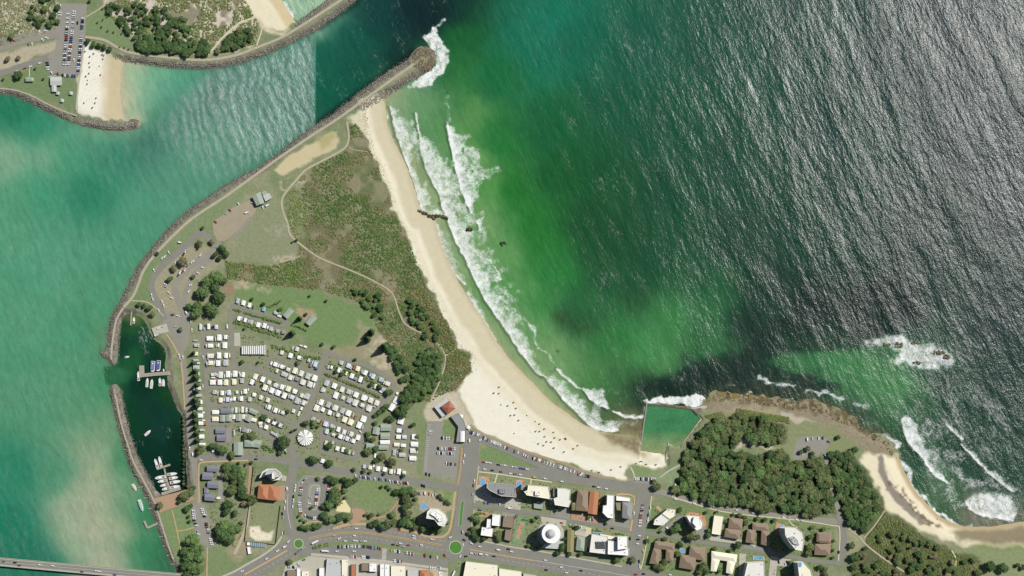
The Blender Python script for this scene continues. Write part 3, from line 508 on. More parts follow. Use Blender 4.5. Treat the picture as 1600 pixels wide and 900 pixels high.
for ln, wd in (([(317,520),(318,547),(321,567),(322,593),(325,633),(326,657),(331,692)], 6), ([(317,520),(340,519),(360,518.5)], 5), ([(359,484),(362,520),(365,557),(366,574)], 7),
 ([(360,486),(362,478),(373,478),(399,486.5),(423,493),(444,500),(452,507)], 5.5), ([(364,484),(383,493),(410,501),(434,509),(451,505)], 5.5), ([(318,547),(361,546.5)], 2.2),
 ([(323,579),(357,575),(383,573),(397,575.5),(423,585),(450,595.5),(470,604),(492,612)], 7), ([(323,605),(357,604),(383,601),(403,608),(437,623),(470,638),(484,642)], 5), ([(326,633),(357,632),(383,631),(397,635),(423,647),(450,658),(468,664)], 5.5),
 ([(328,662),(370,659),(386,662),(410,675),(431,690),(446,706)], 7), ([(511,548),(503,570),(495,597),(489,621),(482,645),(470,661),(456,680),(456,703),(459,718)], 8.5),
 ([(511,550),(530,557.5),(557,565),(583,576),(603,588),(614,598),(615,609),(605,621),(597,631),(584,648),(570,674),(561,697),(554,717)], 7), ([(417,576),(423,557),(450,566),(477,577),(498,584)], 5),
 ([(504,578),(543,593),(570,604),(600,618)], 4.5), ([(500,588),(530,597.5),(557,609),(594,627)], 4), ([(494,613),(530,627.5),(557,640),(580,649)], 6.5), ([(486,644),(505,654),(531,665),(560,675)], 6.5), ([(501,673),(505,681),(523,687),(558,698)], 6.5),
 ([(501,671),(501,688),(501,706)], 4), ([(499,705),(523,712),(556,718)], 5), ([(613,664),(612,685),(611,705)], 4), ([(613,667),(640,669)], 5), ([(639.5,668),(639,690),(638,722)], 4.5), ([(331,692),(345,691),(366,688)], 5)):
    strip('caravan_park_road', ln, wd, M_PARKRD, 3); PKR.append((ln, wd/2+1.2))
R([(739,672),(737,695),(734,722),(730,752),(725,790),(719,828),(713,852)], 24, M_ROAD); R([(739,676),(763,690),(797,704),(830,719),(857,729),(905,742)], 13, M_ROAD)
R([(744,727),(803,735.5),(843,740),(880,745),(920,752),(960,759),(1000,763.5),(1030,767.5)], 17, M_ROAD); R([(1020,766),(1040,771),(1073,781),(1129,793),(1173,801),(1240,809),(1284,813),(1314,816)], 9, M_ROAD2)
R([(1008,765),(1004,785),(999,820),(993,860),(988,895)], 21, M_ROAD); R([(738,788),(783,795),(823,801),(863,808),(909,816),(957,824),(992,830)], 6.5, M_ROAD)
R([(1002,832),(1053,839),(1093,847),(1133,852),(1180,859),(1210,865),(1270,876),(1312,881)], 6, M_ROAD); R([(1312,803),(1314,820),(1317.5,836),(1316,858),(1311,884)], 12, M_ROAD)
R([(1314,810),(1307,787),(1300,764),(1296,742),(1291,720),(1286,704)], 7, M_ROAD2)
R([(-70,128),(0,115),(37,103),(75,89)], 10, M_ROAD); R([(-70,92),(0,72),(37,60),(92,51)], 17, M_ROAD2)
# islands, medians, turf
for p, mm in ((circle(466.5, 849.5, 6.5), M_GREEN), (circle(712, 855.3, 9.4), M_GREEN)):
    sheet('traffic_island', circle(sum(q[0] for q in p)/len(p), sum(q[1] for q in p)/len(p), (p[0][0]-p[len(p)//2][0])/2+1.4), M_KERB, z=.38, thick=.3)
    sheet('island_turf', p, mm, z=.40)
def island(line, wd, m1=M_TAN, m2=None, sm=3):
    strip('median_strip', line, wd, m1, sm, z=.38, thick=.3)
    if m2: strip('median_planting', line, wd*.42, m2, sm, z=.395)
island([(382,898),(420,876.5),(449,860)], 2.6, M_TAN); island([(482,841.5),(515,835),(540,832.5),(571,832.5),(602,837),(640,843),(690,852)], 3.0, M_TAN, mat('dry_bed', (140,124,88), var=.15, vs=.4))
island([(734,858.5),(766,864.5),(800,870.5),(835,876)], 1.6, M_TAN); island([(723,783),(721,800),(718.5,822)], 5, M_KERB, M_GREEN); strip('median_turf', [(723,784),(721,800),(719,821)], 4, M_GREEN, 3, z=.41)
sheet('traffic_island', [(715,877),(719.5,877),(718.5,884),(714.5,885)], M_KERB, z=.38, thick=.3); sheet('island_turf', [(715.5,877.7),(719,877.7),(718,883.5),(715,884)], M_GREEN, z=.40)
island([(450,772),(449,795),(452,815),(455,826)], 1.2, M_KERB)
sheet('car_park_island', smooth_line([(486,759),(500,759),(500,775),(496,794),(488,797),(481,791),(482,775)], 3, True), mat('pale_kerb_loop', (176,172,150), var=.06), z=.30); sheet('car_park_ring', smooth_line([(487.5,760.5),(498.5,760.5),(498.5,776),(495,792.5),(488.5,795.5),(482.5,790),(483.5,775)], 3, True), M_LOT, z=.315)
strip('car_park_loop', np.array(smooth_line([(478,757),(480,753),(486,750.5),(498,751),(505,757),(505,775),(502,792),(496,801),(487,803),(478,797),(475,785),(476,770)], 3, True).tolist()+[(478,757)]), 7.5, M_ROAD, 1)
# footpaths (raised, with a kerb edge)
FP = lambda line, wd, m: strip('footpath', line, wd, m, 3, z=.32+.004*len(FPS) if not FPS.append(1) else 0, thick=.15)
FPS = []
for ln, wd, mm in (([(311,786),(310.5,745),(311,728),(316,722.5),(343,721),(388,719.5)], 2.4, M_TAN), ([(392,728),(391,745),(389,775)], 5.5, M_BRICK), ([(389,775),(388,800),(384,825),(374,850),(366,866)], 5, M_DIRT),
 ([(259,521),(270,537),(281,560),(285,584),(286.5,605),(289,640)], 2.4, M_TAN), ([(269,797),(277,832),(283,863)], 1.8, M_TAN), ([(276,830),(290,828),(303,824)], 1.8, M_TAN), ([(324,855),(323,905)], 2.2, M_TAN),
 ([(620,827.5),(640,829),(660,836),(676,839),(693,838),(702,829),(706,812),(708,796),(711,768)], 3.6, M_TAN), ([(722,700),(719,735),(715,758)], 3.6, M_BRICK), ([(735,664),(745,672),(763,682.5),(797,696),(830,708.5),(880,724),(925,742),(960,748)], 4, mat('prom_paving', (166,150,122), var=.08)),
 ([(746,737),(777,740.5),(830,748.5),(862,753.5)], 1.8, M_PALE), ([(777,741),(773,754)], 2, M_PALE), ([(830,749),(829,757)], 2, M_PALE), ([(627,776),(613,795),(600,807),(580,809.5),(560,812)], 3, M_BRICK), ([(619,790),(620,804),(621.5,818)], 2, M_BRICK),
 ([(470,824),(480,817),(497,815),(510,818)], 2, M_TAN), ([(520,826),(545,819.5),(572,819)], 4, M_TAN), ([(540,779),(531,765),(533,758)], 2.6, M_BRICK), ([(385,882),(410,868),(431,852),(440,838)], 3, M_CONC), ([(345,902),(366,893),(385,882)], 3, M_CONC),
 ([(486,866),(545,871.5),(600,877),(700,890)], 4, M_CONC), ([(736,842),(766,848),(800,855),(850,862.5),(905,873),(972,885)], 2.2, M_CONC), ([(748,728),(744,760),(741,786)], 2, M_CONC), ([(741,796),(735,836)], 2, M_CONC),
 ([(1018,775),(1015,800),(1010,826)], 1.6, M_PALE), ([(1012,838),(1006,870),(1001,890)], 1.6, M_PALE), ([(1050,776),(1110,795),(1160,804),(1230,811),(1300,821),(1312,828),(1310,876)], 1.6, M_PALE), ([(1232,812),(1238,820),(1246,824)], 1.6, M_PALE),
 ([(985,730),(990,740),(991,750)], 3, M_CONC), ([(1031,746),(1046,735),(1062,727)], 2.4, M_CONC), ([(963,773),(976,772),(990,776),(991,790)], 2.2, M_TAN), ([(988,812),(985,830)], 3, M_TAN), ([(134,27),(161,10),(172,-6)], 2, M_DIRT), ([(74,120),(88,118)], 1.2, M_CONC), ([(46,105),(46,120)], 1.4, M_PALE), ([(119,172),(122,140),(126,112),(133,62)], 2.4, M_CONC)):
    FP(ln, wd, mm)
for ln, wd, mm in (([(324,88),(346,61),(373,37),(400,27)], 2.6, M_PALE), ([(401,71),(407,54),(412,37)], 2, M_PALE), ([(542,190),(545,216),(538,232),(510,248),(480,264),(464,280),(442,308),(442,330),(450,350),(454,368),(480,390)], 3, M_DIRT),
 ([(454,368),(494,400),(544,421),(582,438),(612,457),(622,483),(633,506),(658,520)], 2.2, M_DIRT), ([(681,533),(696,556),(690,588),(675,622)], 2.0, M_DIRT), ([(696,556),(712,546),(722,538)], 1.6, M_PALE), ([(545,230),(552,234),(574,237)], 1.2, M_DIRT),
 ([(1325,826),(1342,838),(1352,850),(1380,872),(1415,895)], 2.6, M_DIRT), ([(1350,840),(1366,822),(1382,798)], 2, M_DIRT), ([(1487,860),(1494,874),(1492,885)], 2, M_PALE), ([(438,410),(470,400)], 2, M_DIRT), ([(206,470),(232,473),(256,494)], 2, M_DIRT)):
    strip('walking_track', ln, wd, mm, 3)
sheet('plaza', [(241,779),(262,773),(292,765),(305,780),(280,790),(250,801)], M_BRICK, z=.33)
sheet('plaza', [(549,795),(568,796),(570,805),(558,817),(545,820),(552,807)], M_BRICK, z=.40, sm=2); sheet('plaza', [(538,780),(548,795),(547,801),(525,799),(528,789)], mat('cream_paving', (234,222,172), var=.06), z=.41)
sheet('tennis_court', [(809,806),(825,810),(814,851),(800.5,847)], mat('court_green', (124,154,118), var=.06, vs=.2), z=.30); CT = sheet('court_surface', [(812,815),(820,817),(811.5,843),(805.5,841)], mat('court_clay', (190,150,122), var=.05), z=.33)
sheet('courtyard', [(1072,804),(1078,800),(1100,803),(1104,818),(1098,832),(1076,826)], mat('terracotta_terrace', (206,148,110), var=.1, vs=.4), z=.3)
for q_, m_ in (([(790,776),(815,780),(813,797),(788,793)], M_CONC), ([(862,790),(892,795),(890,812),(860,806)], M_LOT), ([(893,800),(935,806),(934,818),(892,812)], M_BRICK), ([(940,808),(985,814),(984,826),(940,818)], M_LOT), ([(742,797),(768,801),(764,809),(742,807)], M_BRICK), ([(784,799),(808,803),(806,808),(784,806)], M_LOT), ([(845,807),(885,813),(884,822),(846,816)], M_CONC), ([(898,819),(915,822),(914,838),(898,836)], M_CONC), ([(915,823),(924,825),(920,865),(912,863)], M_PALE),
 (circle(860, 834, 21, 28), M_CONC), ([(1110,835),(1160,843.5),(1158,851),(1108,844)], M_CONC), ([(1086,829),(1104,821),(1103,843),(1090,842)], M_LOT), ([(1060,806),(1070,806),(1066,820),(1040,832),(1030,829)], M_LOT), ([(1163,849),(1205,856),(1205,862),(1162,856)], M_LOT), ([(1204,869),(1215,870),(1212,905),(1200,905)], M_CONC), ([(1215,872),(1236,874),(1234,886),(1213,884)], M_CONC), ([(1155,864),(1166,866),(1162,905),(1154,905)], M_CONC), ([(434,760),(446,758),(445,782),(434,782)], M_BRICK), ([(335,728),(346,726),(350,785),(340,783),(342,750)], M_LOT), ([(353,668),(362,667),(362,690),(354,690)], M_LOT),
 ([(744,757),(760,760),(770,776),(800,782),(798,790),(742,782)], M_CONC), ([(1028,790),(1034,796),(1030,800),(1024,792)], M_TAN), ([(372,520),(375,520),(376,541),(366,541),(366,520)], M_CONC), ([(440,742),(448,744),(447,752),(440,751)], M_CONC)):
    sheet('paved_yard', q_, m_)
# painted markings
def dashes(line, wd, on, off, name='lane_marking', z=.345):
    p = smooth_line(line, 6); seg = np.linalg.norm(np.diff(p, axis=0), axis=1); s = np.concatenate([[0], np.cumsum(seg)]); b = MB(); t = 0
    at = lambda q: (np.interp(q, s, p[:, 0]), np.interp(q, s, p[:, 1]))
    while t < s[-1]:
        strip_mb(b, [at(t), at(min(t+on, s[-1]))], wd, z); t += on+off
    return tag(b.build(name, M_WHITE), kind='structure')
mp = smooth_line(MAIN, 3); dashes(offset(mp[6:13], 7).tolist(), .35, 3, 5); dashes(offset(mp[18:40], 7).tolist(), .35, 3, 5); dashes(offset(mp[18:40], -7).tolist(), .35, 3, 5); dashes(offset(mp[44:58], 7).tolist(), .35, 3, 5); dashes(offset(mp[50:58], 0).tolist(), .45, 60, .1)
for a_, b_ in (((598,843),(596,858)),): pass
zb = MB()
for i in range(9): strip_mb(zb, [(595.5+i*.9, 858+i*1.0-1), (603.5+i*.1, 859.2+i*2.2-1)], .55, .36)
zb = MB()
for i in range(10): q = i/9; strip_mb(zb, [(597.2-q*1.0, 857.5+q*17), (604.2-q*1.0, 858.4+q*17)], .8, .36)
tag(zb.build('zebra_crossing', M_WHITE), kind='structure')
bl = MB()
for i in range(25): y = 664+i*3.05; x = 669-(y-658)*.09; strip_mb(bl, [(x-.5, y), (x+5, y)], .3, .30)
for x0, y0, n in ((688,684,9), (684.5,701,11), (683,708,11), (693,724,8), (670,742,16)):
    for i in range(n): strip_mb(bl, [(x0+i*2.7, y0+i*.15), (x0-.4+i*2.7, y0+5+i*.15)], .28, .30)
o = bl.build('bay_markings', M_WHITE, LOT_E)
bl = MB()
for i in range(27): y = 20+i*3.05; strip_mb(bl, [(106.5-i*.13, y), (113-i*.13, y)], .25, .30); strip_mb(bl, [(128.5-i*.22, y+8), (133-i*.22, y+8)], .25, .30)
bl.build('bay_markings', M_WHITE, LOT_NW)
# ------------------------------------------------------------------ breakwaters: crest track + rock armour
ICO_V = np.array([(-.5257,0,.8507),(.5257,0,.8507),(-.5257,0,-.8507),(.5257,0,-.8507),(0,.8507,.5257),(0,.8507,-.5257),(0,-.8507,.5257),(0,-.8507,-.5257),(.8507,.5257,0),(-.8507,.5257,0),(.8507,-.5257,0),(-.8507,-.5257,0)])
ICO_F = np.array([(0,1,4),(0,4,9),(9,4,5),(4,8,5),(4,1,8),(8,1,10),(8,10,3),(5,8,3),(5,3,2),(2,3,7),(7,3,10),(7,10,6),(7,6,11),(11,6,0),(0,6,1),(6,10,1),(9,11,0),(9,2,11),(9,5,2),(7,11,2)])
def lumps(name, pos, rad, colr, m, flat=.7, jit=.3, parent=None, kind=None, rot=True):
    """many small faceted lumps in one mesh: pos (n,3) world, rad (n,), colr (n,3) linear"""
    n = len(pos); v = np.repeat(ICO_V[None], n, 0)*(1+rng.uniform(-jit, jit, (n, 12, 1)))
    if rot:
        a = rng.uniform(0, 6.28, n); c, s = np.cos(a)[:, None], np.sin(a)[:, None]; v = np.stack([v[..., 0]*c-v[..., 1]*s, v[..., 0]*s+v[..., 1]*c, v[..., 2]], -1)
    sx = rng.uniform(.8, 1.25, (n, 1)); v = v*np.stack([sx, 1/sx, np.full((n, 1), flat)], -1)*rad[:, None, None]+pos[:, None]
    f = (ICO_F[None]+12*np.arange(n)[:, None, None]).reshape(-1, 3); cc = np.repeat(colr, 12, 0)*rng.uniform(.86, 1.14, (n*12, 1))
    o = link(name, npmesh(name, v.reshape(-1, 3), f, [m], cc), parent)
    if kind: o['kind'] = kind
    return o
M_ROCK = mat('armour_rock', attr='col', var=.14, vs=.6, vs2=2.0, rough=.9, spec=.2)
SD_T = sd
def samp(arr, px, py):
    j = np.clip(((px+80)/ST).round().astype(int), 0, NX-1); i = np.clip(((py+80)/ST).round().astype(int), 0, NY-1); return arr[i, j]
def rocks_on(line, half, n, base=(150,145,132), r=(.45, 1.05), spread=18, zoff=.1):
    p = smooth_line(line, 4); seg = np.linalg.norm(np.diff(p, axis=0), axis=1); s = np.concatenate([[0], np.cumsum(seg)]); t = rng.uniform(0, s[-1], n)
    x = np.interp(t, s, p[:, 0])+rng.uniform(-half, half, n); y = np.interp(t, s, p[:, 1])+rng.uniform(-half, half, n)
    h = samp(H, x, y); ok = h > WATER-.9; x, y, h = x[ok], y[ok], h[ok]; rd = rng.uniform(*r, len(x))
    c = alb(np.array(base)+rng.normal(0, spread, (len(x), 1))+rng.normal(0, 4, (len(x), 3))); wet = (h < WATER+.5)[:, None]; c = np.where(wet, c*.62, c)
    return np.stack([x-800, 450-y, h+zoff], 1), rd, c
def armour(parent, parts):
    P_, R__, C_ = zip(*[rocks_on(*a) for a in parts]); return lumps('rock_armour', np.concatenate(P_), np.concatenate(R__), np.concatenate(C_), M_ROCK, .75, .3, parent, 'stuff')
def breakwater(label, track, wd, parts, m=M_TRACK):
    e = tag(empty('breakwater', W(*track[0])), label, 'breakwater'); q = armour(e, parts); q.matrix_parent_inverse = Matrix.Translation(-e.location)
    t = strip('crest_track', track, wd, m, 4, z=.45, parent=e); t.matrix_parent_inverse = Matrix.Translation(-e.location); return e
breakwater('long rock breakwater ending in surf beside the main beach', [(193,480),(206,466),(214,450),(224,424),(238,403),(262,377),(290,350),(314,332),(348,310),(390,280),(440,244),(490,210),(530,184),(569,156),(613,124),(656,94)], 4,
 [([(181,484),(190,468),(202,444),(216,416),(238,389),(260,361),(286,337),(306,321),(332,304),(369,280),(400,265),(426,247),(460,220),(492,196)], 4.6, 2600), ([(492,198),(520,182),(547,160),(576,138),(613,112),(640,94)], 6, 1300), ([(560,170),(600,146),(614,138),(637,124),(655,112)], 6, 900), (circle(662, 92, 12, 16), 6, 900, (138,128,106)), (circle(668, 93, 14, 16), 7, 260, (116,104,74))])
breakwater('curved rock wall with a hooked tip guarding the north of the marina', [(174,562),(175,540),(179,513),(183,497),(193,481)], 3, [([(181,484),(174,497),(170,513),(168,543),(172,566)], 4, 420), ([(186,500),(184,524),(182,555)], 3.5, 360), ([(158,551),(164,555),(175,568)], 4, 160)])
breakwater('long thin rock wall guarding the south of the marina', [(178,608),(183,630),(189,660),(198,690),(208,720),(222,747),(241,783),(250,811),(262,849),(271,874)], 2.6, [([(175,604),(180,640),(188,672),(198,706),(208,734),(225,764),(236,790),(247,818),(259,852),(270,882)], 4.5, 1100), ([(186,606),(194,645),(205,688),(220,727),(240,762)], 4, 700)])
breakwater('rock training wall with a track along the north bank of the channel', [(133,58),(150,60),(166,64),(185,75),(207,83),(256,89),(317,94),(366,87),(402,74),(439,59),(476,37),(512,14),(545,-8)], 4, [([(180,86),(205,94),(244,100),(278,103),(317,104),(346,102),(373,96),(405,85),(439,71),(463,59),(493,43),(512,29),(537,12),(556,-4)], 4.6, 2300), ([(462,40),(488,20),(512,2)], 4, 350)])
breakwater('short curved rock groyne below the small north beach', [(0,138),(24,141),(50,150),(75,163),(100,174),(120,181)], 2.2, [([(0,144),(24,147),(49,158),(73,170),(98,181),(122,190),(151,196),(183,198),(212,195)], 4.4, 1500), ([(125,184),(160,192),(205,193)], 4, 500)])
# headland platform, reef and beach outcrop
hp = [rocks_on([(1108,622),(1140,620),(1180,624),(1230,632),(1280,640),(1330,660),(1370,686),(1396,705)], 6, 420, (104,94,64), (1.0, 2.2), 14, -.3), rocks_on([(1110,632),(1180,634),(1240,640),(1300,655),(1350,684),(1395,712)], 7, 260, (138,128,104), (.8, 1.8), 16, -.3)]
tag(lumps('rock_shelf', *[np.concatenate(a) for a in zip(*hp)], M_ROCK, .28, .3), 'ochre rock shelf scattered along the headland waterline', 'rocks', kind='stuff')
def outcrop(label, pts, base):
    P_ = []; 
    for x, y, rx, ry, n in pts: t = rng.uniform(0, 6.28, n); q = np.sqrt(rng.uniform(0, 1, n)); P_.append(np.stack([x+rx*q*np.cos(t)-800, 450-y-ry*q*np.sin(t), np.full(n, WATER+.1)], 1))
    P_ = np.concatenate(P_); n = len(P_); return tag(lumps('rock_outcrop', P_, rng.uniform(1.2, 2.8, n), alb(np.array(base)+rng.normal(0, 14, (n, 1))), M_ROCK, .4, .3), label, 'rocks', kind='stuff')
outcrop('low dark rocks breaking the swash halfway along the main beach', [(655,329.5,2.5,1.2,7),(664,333,4,1.6,16),(673,337,5,2,22),(676,341,4,1.2,10),(684,337,4,1.5,10),(692,339,4,2,14),(697,341,3,1.5,8)], (84,76,50))
outcrop('small dark rock in the breakers off the beach outcrop', [(734,358.5,4.5,1.8,14)], (70,68,52))
outcrop('dark submerged rock beyond the second line of breakers', [(786,380,4,1.8,10)], (48,58,34))
outcrop('wave-washed ochre reef rocks ringed by foam off the headland', [(1386,538,7,2,14),(1405,539,7,4,22),(1434,535,8,2,8),(1467,551,11,2.5,18),(1482,557,7,3,10),(1433,567,7,2,10)], (112,106,84))
outcrop('dark boulders in the wash on the southern beach', [(1405,762,7,3,20),(1425,783,8,6,34),(1440,800,8,6,34),(1458,814,9,6,34),(1416,772,5,4,14)], (92,74,58))
b_ = MB()
for x, y, lx, ly, a in ((1128,616,14,8,-8),(1150,620,14,9,-15),(1175,621,10,9,-6),(1112,625,14,7,-10),(1160,628,18,4,-6),(1193,626,10,6,0)):
    p = W(x, y); b_.box(p.x, p.y, -4, -2.0+random.random()*.6, lx, ly, math.radians(a))
    tag(b_.build('rock_slab', mat('ochre_slab', (134,118,66), var=.2, vs=.4, vs2=1.4)), 'flat ochre rock slab at the waterline east of the ocean pool', 'rock', 'rock slabs east of the pool'); b_ = MB()
# ocean pool walls
def wall(name, label, line, wd, z0, z1, m, cat='wall'):
    b = MB(); l = offset(line, wd/2); r = offset(line, -wd/2)
    for i in range(len(line)-1):
        A = [(W(*p).x, W(*p).y) for p in (l[i], l[i+1], r[i+1], r[i])]
        ar = sum(A[k][0]*A[(k+1) % 4][1]-A[(k+1) % 4][0]*A[k][1] for k in range(4)); b.prism(A if ar > 0 else A[::-1], z0, z1)
    return tag(b.build(name, m), label, cat)
M_PW = mat('weathered_pool_concrete', (150,146,132), var=.12, vs=.3)
wall('pool_wall', 'narrow concrete west wall of the ocean pool', [(1011,631),(1006,665),(1000,709)], 2.0, -4, -1.9, M_PW)
wall('pool_wall', 'seaward north wall of the ocean pool awash with foam', [(1010,632.5),(1040,634),(1081,640)], 2.2, -4, -2.2, mat('algae_concrete', (96,86,56), var=.2, vs=.4))
wall('pool_wall', 'slanted concrete walkway on the east side of the ocean pool', [(1099,652),(1082,676),(1061,702)], 4.5, -4, -1.6, mat('walkway_concrete', (190,168,140), var=.08))
sheet('pool_deck', [(1080,638),(1096,634),(1110,634),(1104,652),(1096,655)], M_CONC, z=-1.5, thick=2.5); sheet('pool_deck', [(1044,692),(1061,702),(1056,712),(1040,719)], M_CONC, z=-1.4, thick=2.5)
sheet('pool_deck', [(1101,652),(1106,650),(1088,676),(1068,706),(1062,702)], mat('brown_bank', (150,136,104), var=.15, vs=.3), z=-1.0, thick=2.5)
# ------------------------------------------------------------------ buildings
CW = {'w': ('white', (250,250,247)), 'c': ('cream', (246,240,216)), 'g': ('pale grey', (196,200,196)), 's': ('slate grey', (132,134,146)), 'n': ('grey-green', (162,174,158)), 'b': ('bluish white', (214,222,240)),
      'd': ('dark grey', (92,94,98)), 'r': ('rust red', (166,104,82)), 't': ('teal', (140,188,196)), 'y': ('yellow', (214,206,110)), 'o': ('orange tiled', (186,124,88)), 'h': ('off-white', (230,228,220)), 'p': ('brown tiled', (146,128,108)), 'q': ('grey', (150,152,150)),
      'k': ('black', (40,42,46)), 'l': ('navy blue', (70,82,140)), 'e': ('olive', (148,140,96)), 'm': ('tan', (190,166,132)), 'v': ('silver', (186,190,194))}
def cm(code, kind='roof', rough=.6, var=.05): return mat(f'{CW[code][0]} {kind}', CW[code][1], rough=rough, var=var, vs=.35, vs2=1.6, spec=.3)
M_WALL = mat('rendered_wall', (205,200,186), var=.06); M_WALLB = mat('brick_wall', (150,112,84), var=.1, vs=.8); M_GLASS = mat('dark_glazing', (52,60,70), rough=.15, var=.1, spec=.6); M_TRIM = mat('metal_trim', (120,122,122), rough=.5)
M_VENT = mat('roof_plant', (170,172,172), rough=.6, var=.1); M_PAR = mat('parapet_white', (236,234,224), var=.05)
def ccw(p): return p if sum(p[i][0]*p[(i+1) % len(p)][1]-p[(i+1) % len(p)][0]*p[i][1] for i in range(len(p))) > 0 else p[::-1]
def base_of(poly, h):                                   # where a roof seen at these pixels stands on the ground
    return ccw([under(x-800, 450-y, h) for x, y in poly])
def scale_poly(p, s): cx = sum(q[0] for q in p)/len(p); cy = sum(q[1] for q in p)/len(p); return [(cx+(q[0]-cx)*s, cy+(q[1]-cy)*s) for q in p]
def inset(p, d):
    n = len(p); out = []
    for i in range(n):
        a, b, c = p[i-1], p[i], p[(i+1) % n]; e1 = np.subtract(b, a); e2 = np.subtract(c, b); e1 = e1/max(np.hypot(*e1), 1e-6); e2 = e2/max(np.hypot(*e2), 1e-6)
        n1 = np.array((-e1[1], e1[0])); n2 = np.array((-e2[1], e2[0])); m = n1+n2; m = m/max(m.dot(m)/2, .5); out.append((b[0]+m[0]*d, b[1]+m[1]*d))
    return out
def pitched(b, q, z, rise, hip=True, over=.4, mi=0):
    """hip or gable roof over a quad (world xy)"""
    q = scale_poly(q, 1+over*2/max(np.hypot(*np.subtract(q[0], q[2])), 1)); L01 = np.hypot(*np.subtract(q[0], q[1])); L12 = np.hypot(*np.subtract(q[1], q[2]))
    if L01 < L12: q = q[1:]+q[:1]; L01, L12 = L12, L01
    m1 = np.add(q[1], q[2])/2; m0 = np.add(q[0], q[3])/2; ins = (min(L12/2, L01*.42) if hip else 0)/max(L01, 1e-6); a = m0+(m1-m0)*ins; c = m1-(m1-m0)*ins
    e = [(p[0], p[1], z) for p in q]; A = (*a, z+rise); B = (*c, z+rise)
    b.poly([e[0], e[1], B, A], mi); b.poly([e[2], e[3], A, B], mi); b.poly([e[1], e[2], B], mi); b.poly([e[3], e[0], A], mi); b.poly(e[::-1], mi)
def part(e, b, name, m): o = b.build(name, m, e); o.matrix_parent_inverse = Matrix.Translation(-e.location); return o
def roof_bits(e, p, z, n, seed):
    r_ = random.Random(seed); q = inset(p, 1.8); cx = sum(a[0] for a in q)/len(q); cy = sum(a[1] for a in q)/len(q)
    for i in range(n):
        a = r_.choice(q); t = r_.uniform(.05, .6); b = MB(); b.box(a[0]+(cx-a[0])*t, a[1]+(cy-a[1])*t, z, z+r_.uniform(.5, 1.3), r_.uniform(.9, 2.2), r_.uniform(.9, 2.0), r_.random()); part(e, b, 'roof_vent', M_VENT)
def building(name, label, cat, wings, wallm=None, bits=0, group=None):
    """wings: (pixel polygon of the roof, height, roof kind, colour code)"""
    c0 = base_of(wings[0][0], wings[0][1]); cx = sum(p[0] for p in c0)/len(c0); cy = sum(p[1] for p in c0)/len(c0); e = tag(empty(name, (cx, cy, 0)), label, cat, group)
    for i, (poly, h, kind, code) in enumerate(wings):
        p = base_of(poly, h); b = MB(); zz = h+.013*i
        if kind == 'tower':
            core = inset(p, .9); b.prism(core, -.2, h-.8); part(e, b, 'wall', M_GLASS)
            for s_ in range(int(h//3)):
                b = MB(); b.prism(p, s_*3+2.0, s_*3+3.1); part(e, b, 'balcony', M_PAR)
            b = MB(); b.prism(p, h-.5, h); rf = part(e, b, 'roof', cm(code)); b = MB(); q = inset(p, .5)
            for k in range(len(p)): j = (k+1) % len(p); b.prism([p[k], p[j], q[j], q[k]], h+.003, h+.9)
            o = part(rf, b, 'parapet', M_PAR)
            if bits: roof_bits(rf, p, h, bits, len(label)+i)
        else:
            b.prism(inset(p, .05) if kind in ('flat', 'rib') else inset(p, .3), -.2, h-.4 if kind in ('flat', 'rib') else h-.02); part(e, b, 'wall', wallm or M_WALL); b = MB()
            if kind in ('hip', 'gable') and len(p) == 4: w_ = min(np.hypot(*np.subtract(p[0], p[1])), np.hypot(*np.subtract(p[1], p[2]))); pitched(b, p, zz, max(.35, w_*(.17 if kind == 'hip' else .11)), kind == 'hip'); part(e, b, 'roof', cm(code))
            elif kind == 'hip':
                q = inset(p, 3.0); b.prism(scale_poly(p, 1.03), h, h+1.6, ring1=q); part(e, b, 'roof', cm(code))
            elif kind == 'rib':
                ax = np.subtract(p[1], p[0]); rf = part(e, (b.prism(p, h-.3, h), b)[1], 'roof', cm(code)); n = 11
                for k in range(n):
                    b = MB(); A = lambda t, s_: tuple(np.add(p[0], p[3] if s_ else p[0])*0+np.add(np.multiply(p[0] if not s_ else p[3], 1-t), np.multiply(p[1] if not s_ else p[2], t)))
                    b.prism(ccw([A((k+.15)/n, 0), A((k+.62)/n, 0), A((k+.62)/n, 1), A((k+.15)/n, 1)]), h+.01, h+.35); part(rf, b, 'roof_panel', cm('w'))
            else:
                b.prism(p, h-.3, h); rf = part(e, b, 'roof', cm(code)); b = MB(); q = inset(p, .35)
                for k in range(len(p)): j = (k+1) % len(p); b.prism([p[k], p[j], q[j], q[k]], h+.003, h+.5)
                part(rf, b, 'parapet', M_PAR if code in 'wcg' else M_TRIM)
                if bits: roof_bits(rf, p, h, bits, len(label)+i)
    return e
def bx(x0, y0, x1, y1): return [(x0, y0), (x1, y0), (x1, y1), (x0, y1)]
def rbox(cx, cy, lx, ly, a=0.0):
    c, s = math.cos(math.radians(a)), math.sin(math.radians(a)); return [(cx+x*c-y*s, cy+x*s+y*c) for x, y in ((-lx/2, -ly/2), (lx/2, -ly/2), (lx/2, ly/2), (-lx/2, ly/2))]
Bd = building
Bd('toilet_block', 'grey L-shaped beach amenities building beside the north car park', 'building', [(bx(79,120,96,133), 4, 'gable', 'g'), (bx(81,133.5,88,143), 3.6, 'gable', 'g')])
Bd('picnic_shelter', 'grey-green shelter at the end of a short pale path', 'shelter', [(bx(40,121,52,127), 3.5, 'hip', 'n')])
for x, y, lb in ((90.5,145.5,'small pale picnic shelter nearest the beach amenities building'), (111,145.5,'small pale picnic shelter beside the north beach path'), (97,157,'small grey picnic shelter nearest the rock groyne')): Bd('picnic_shelter', lb, 'shelter', [(rbox(x, y, 4.6, 4.6, 12), 3, 'hip', 'g')])
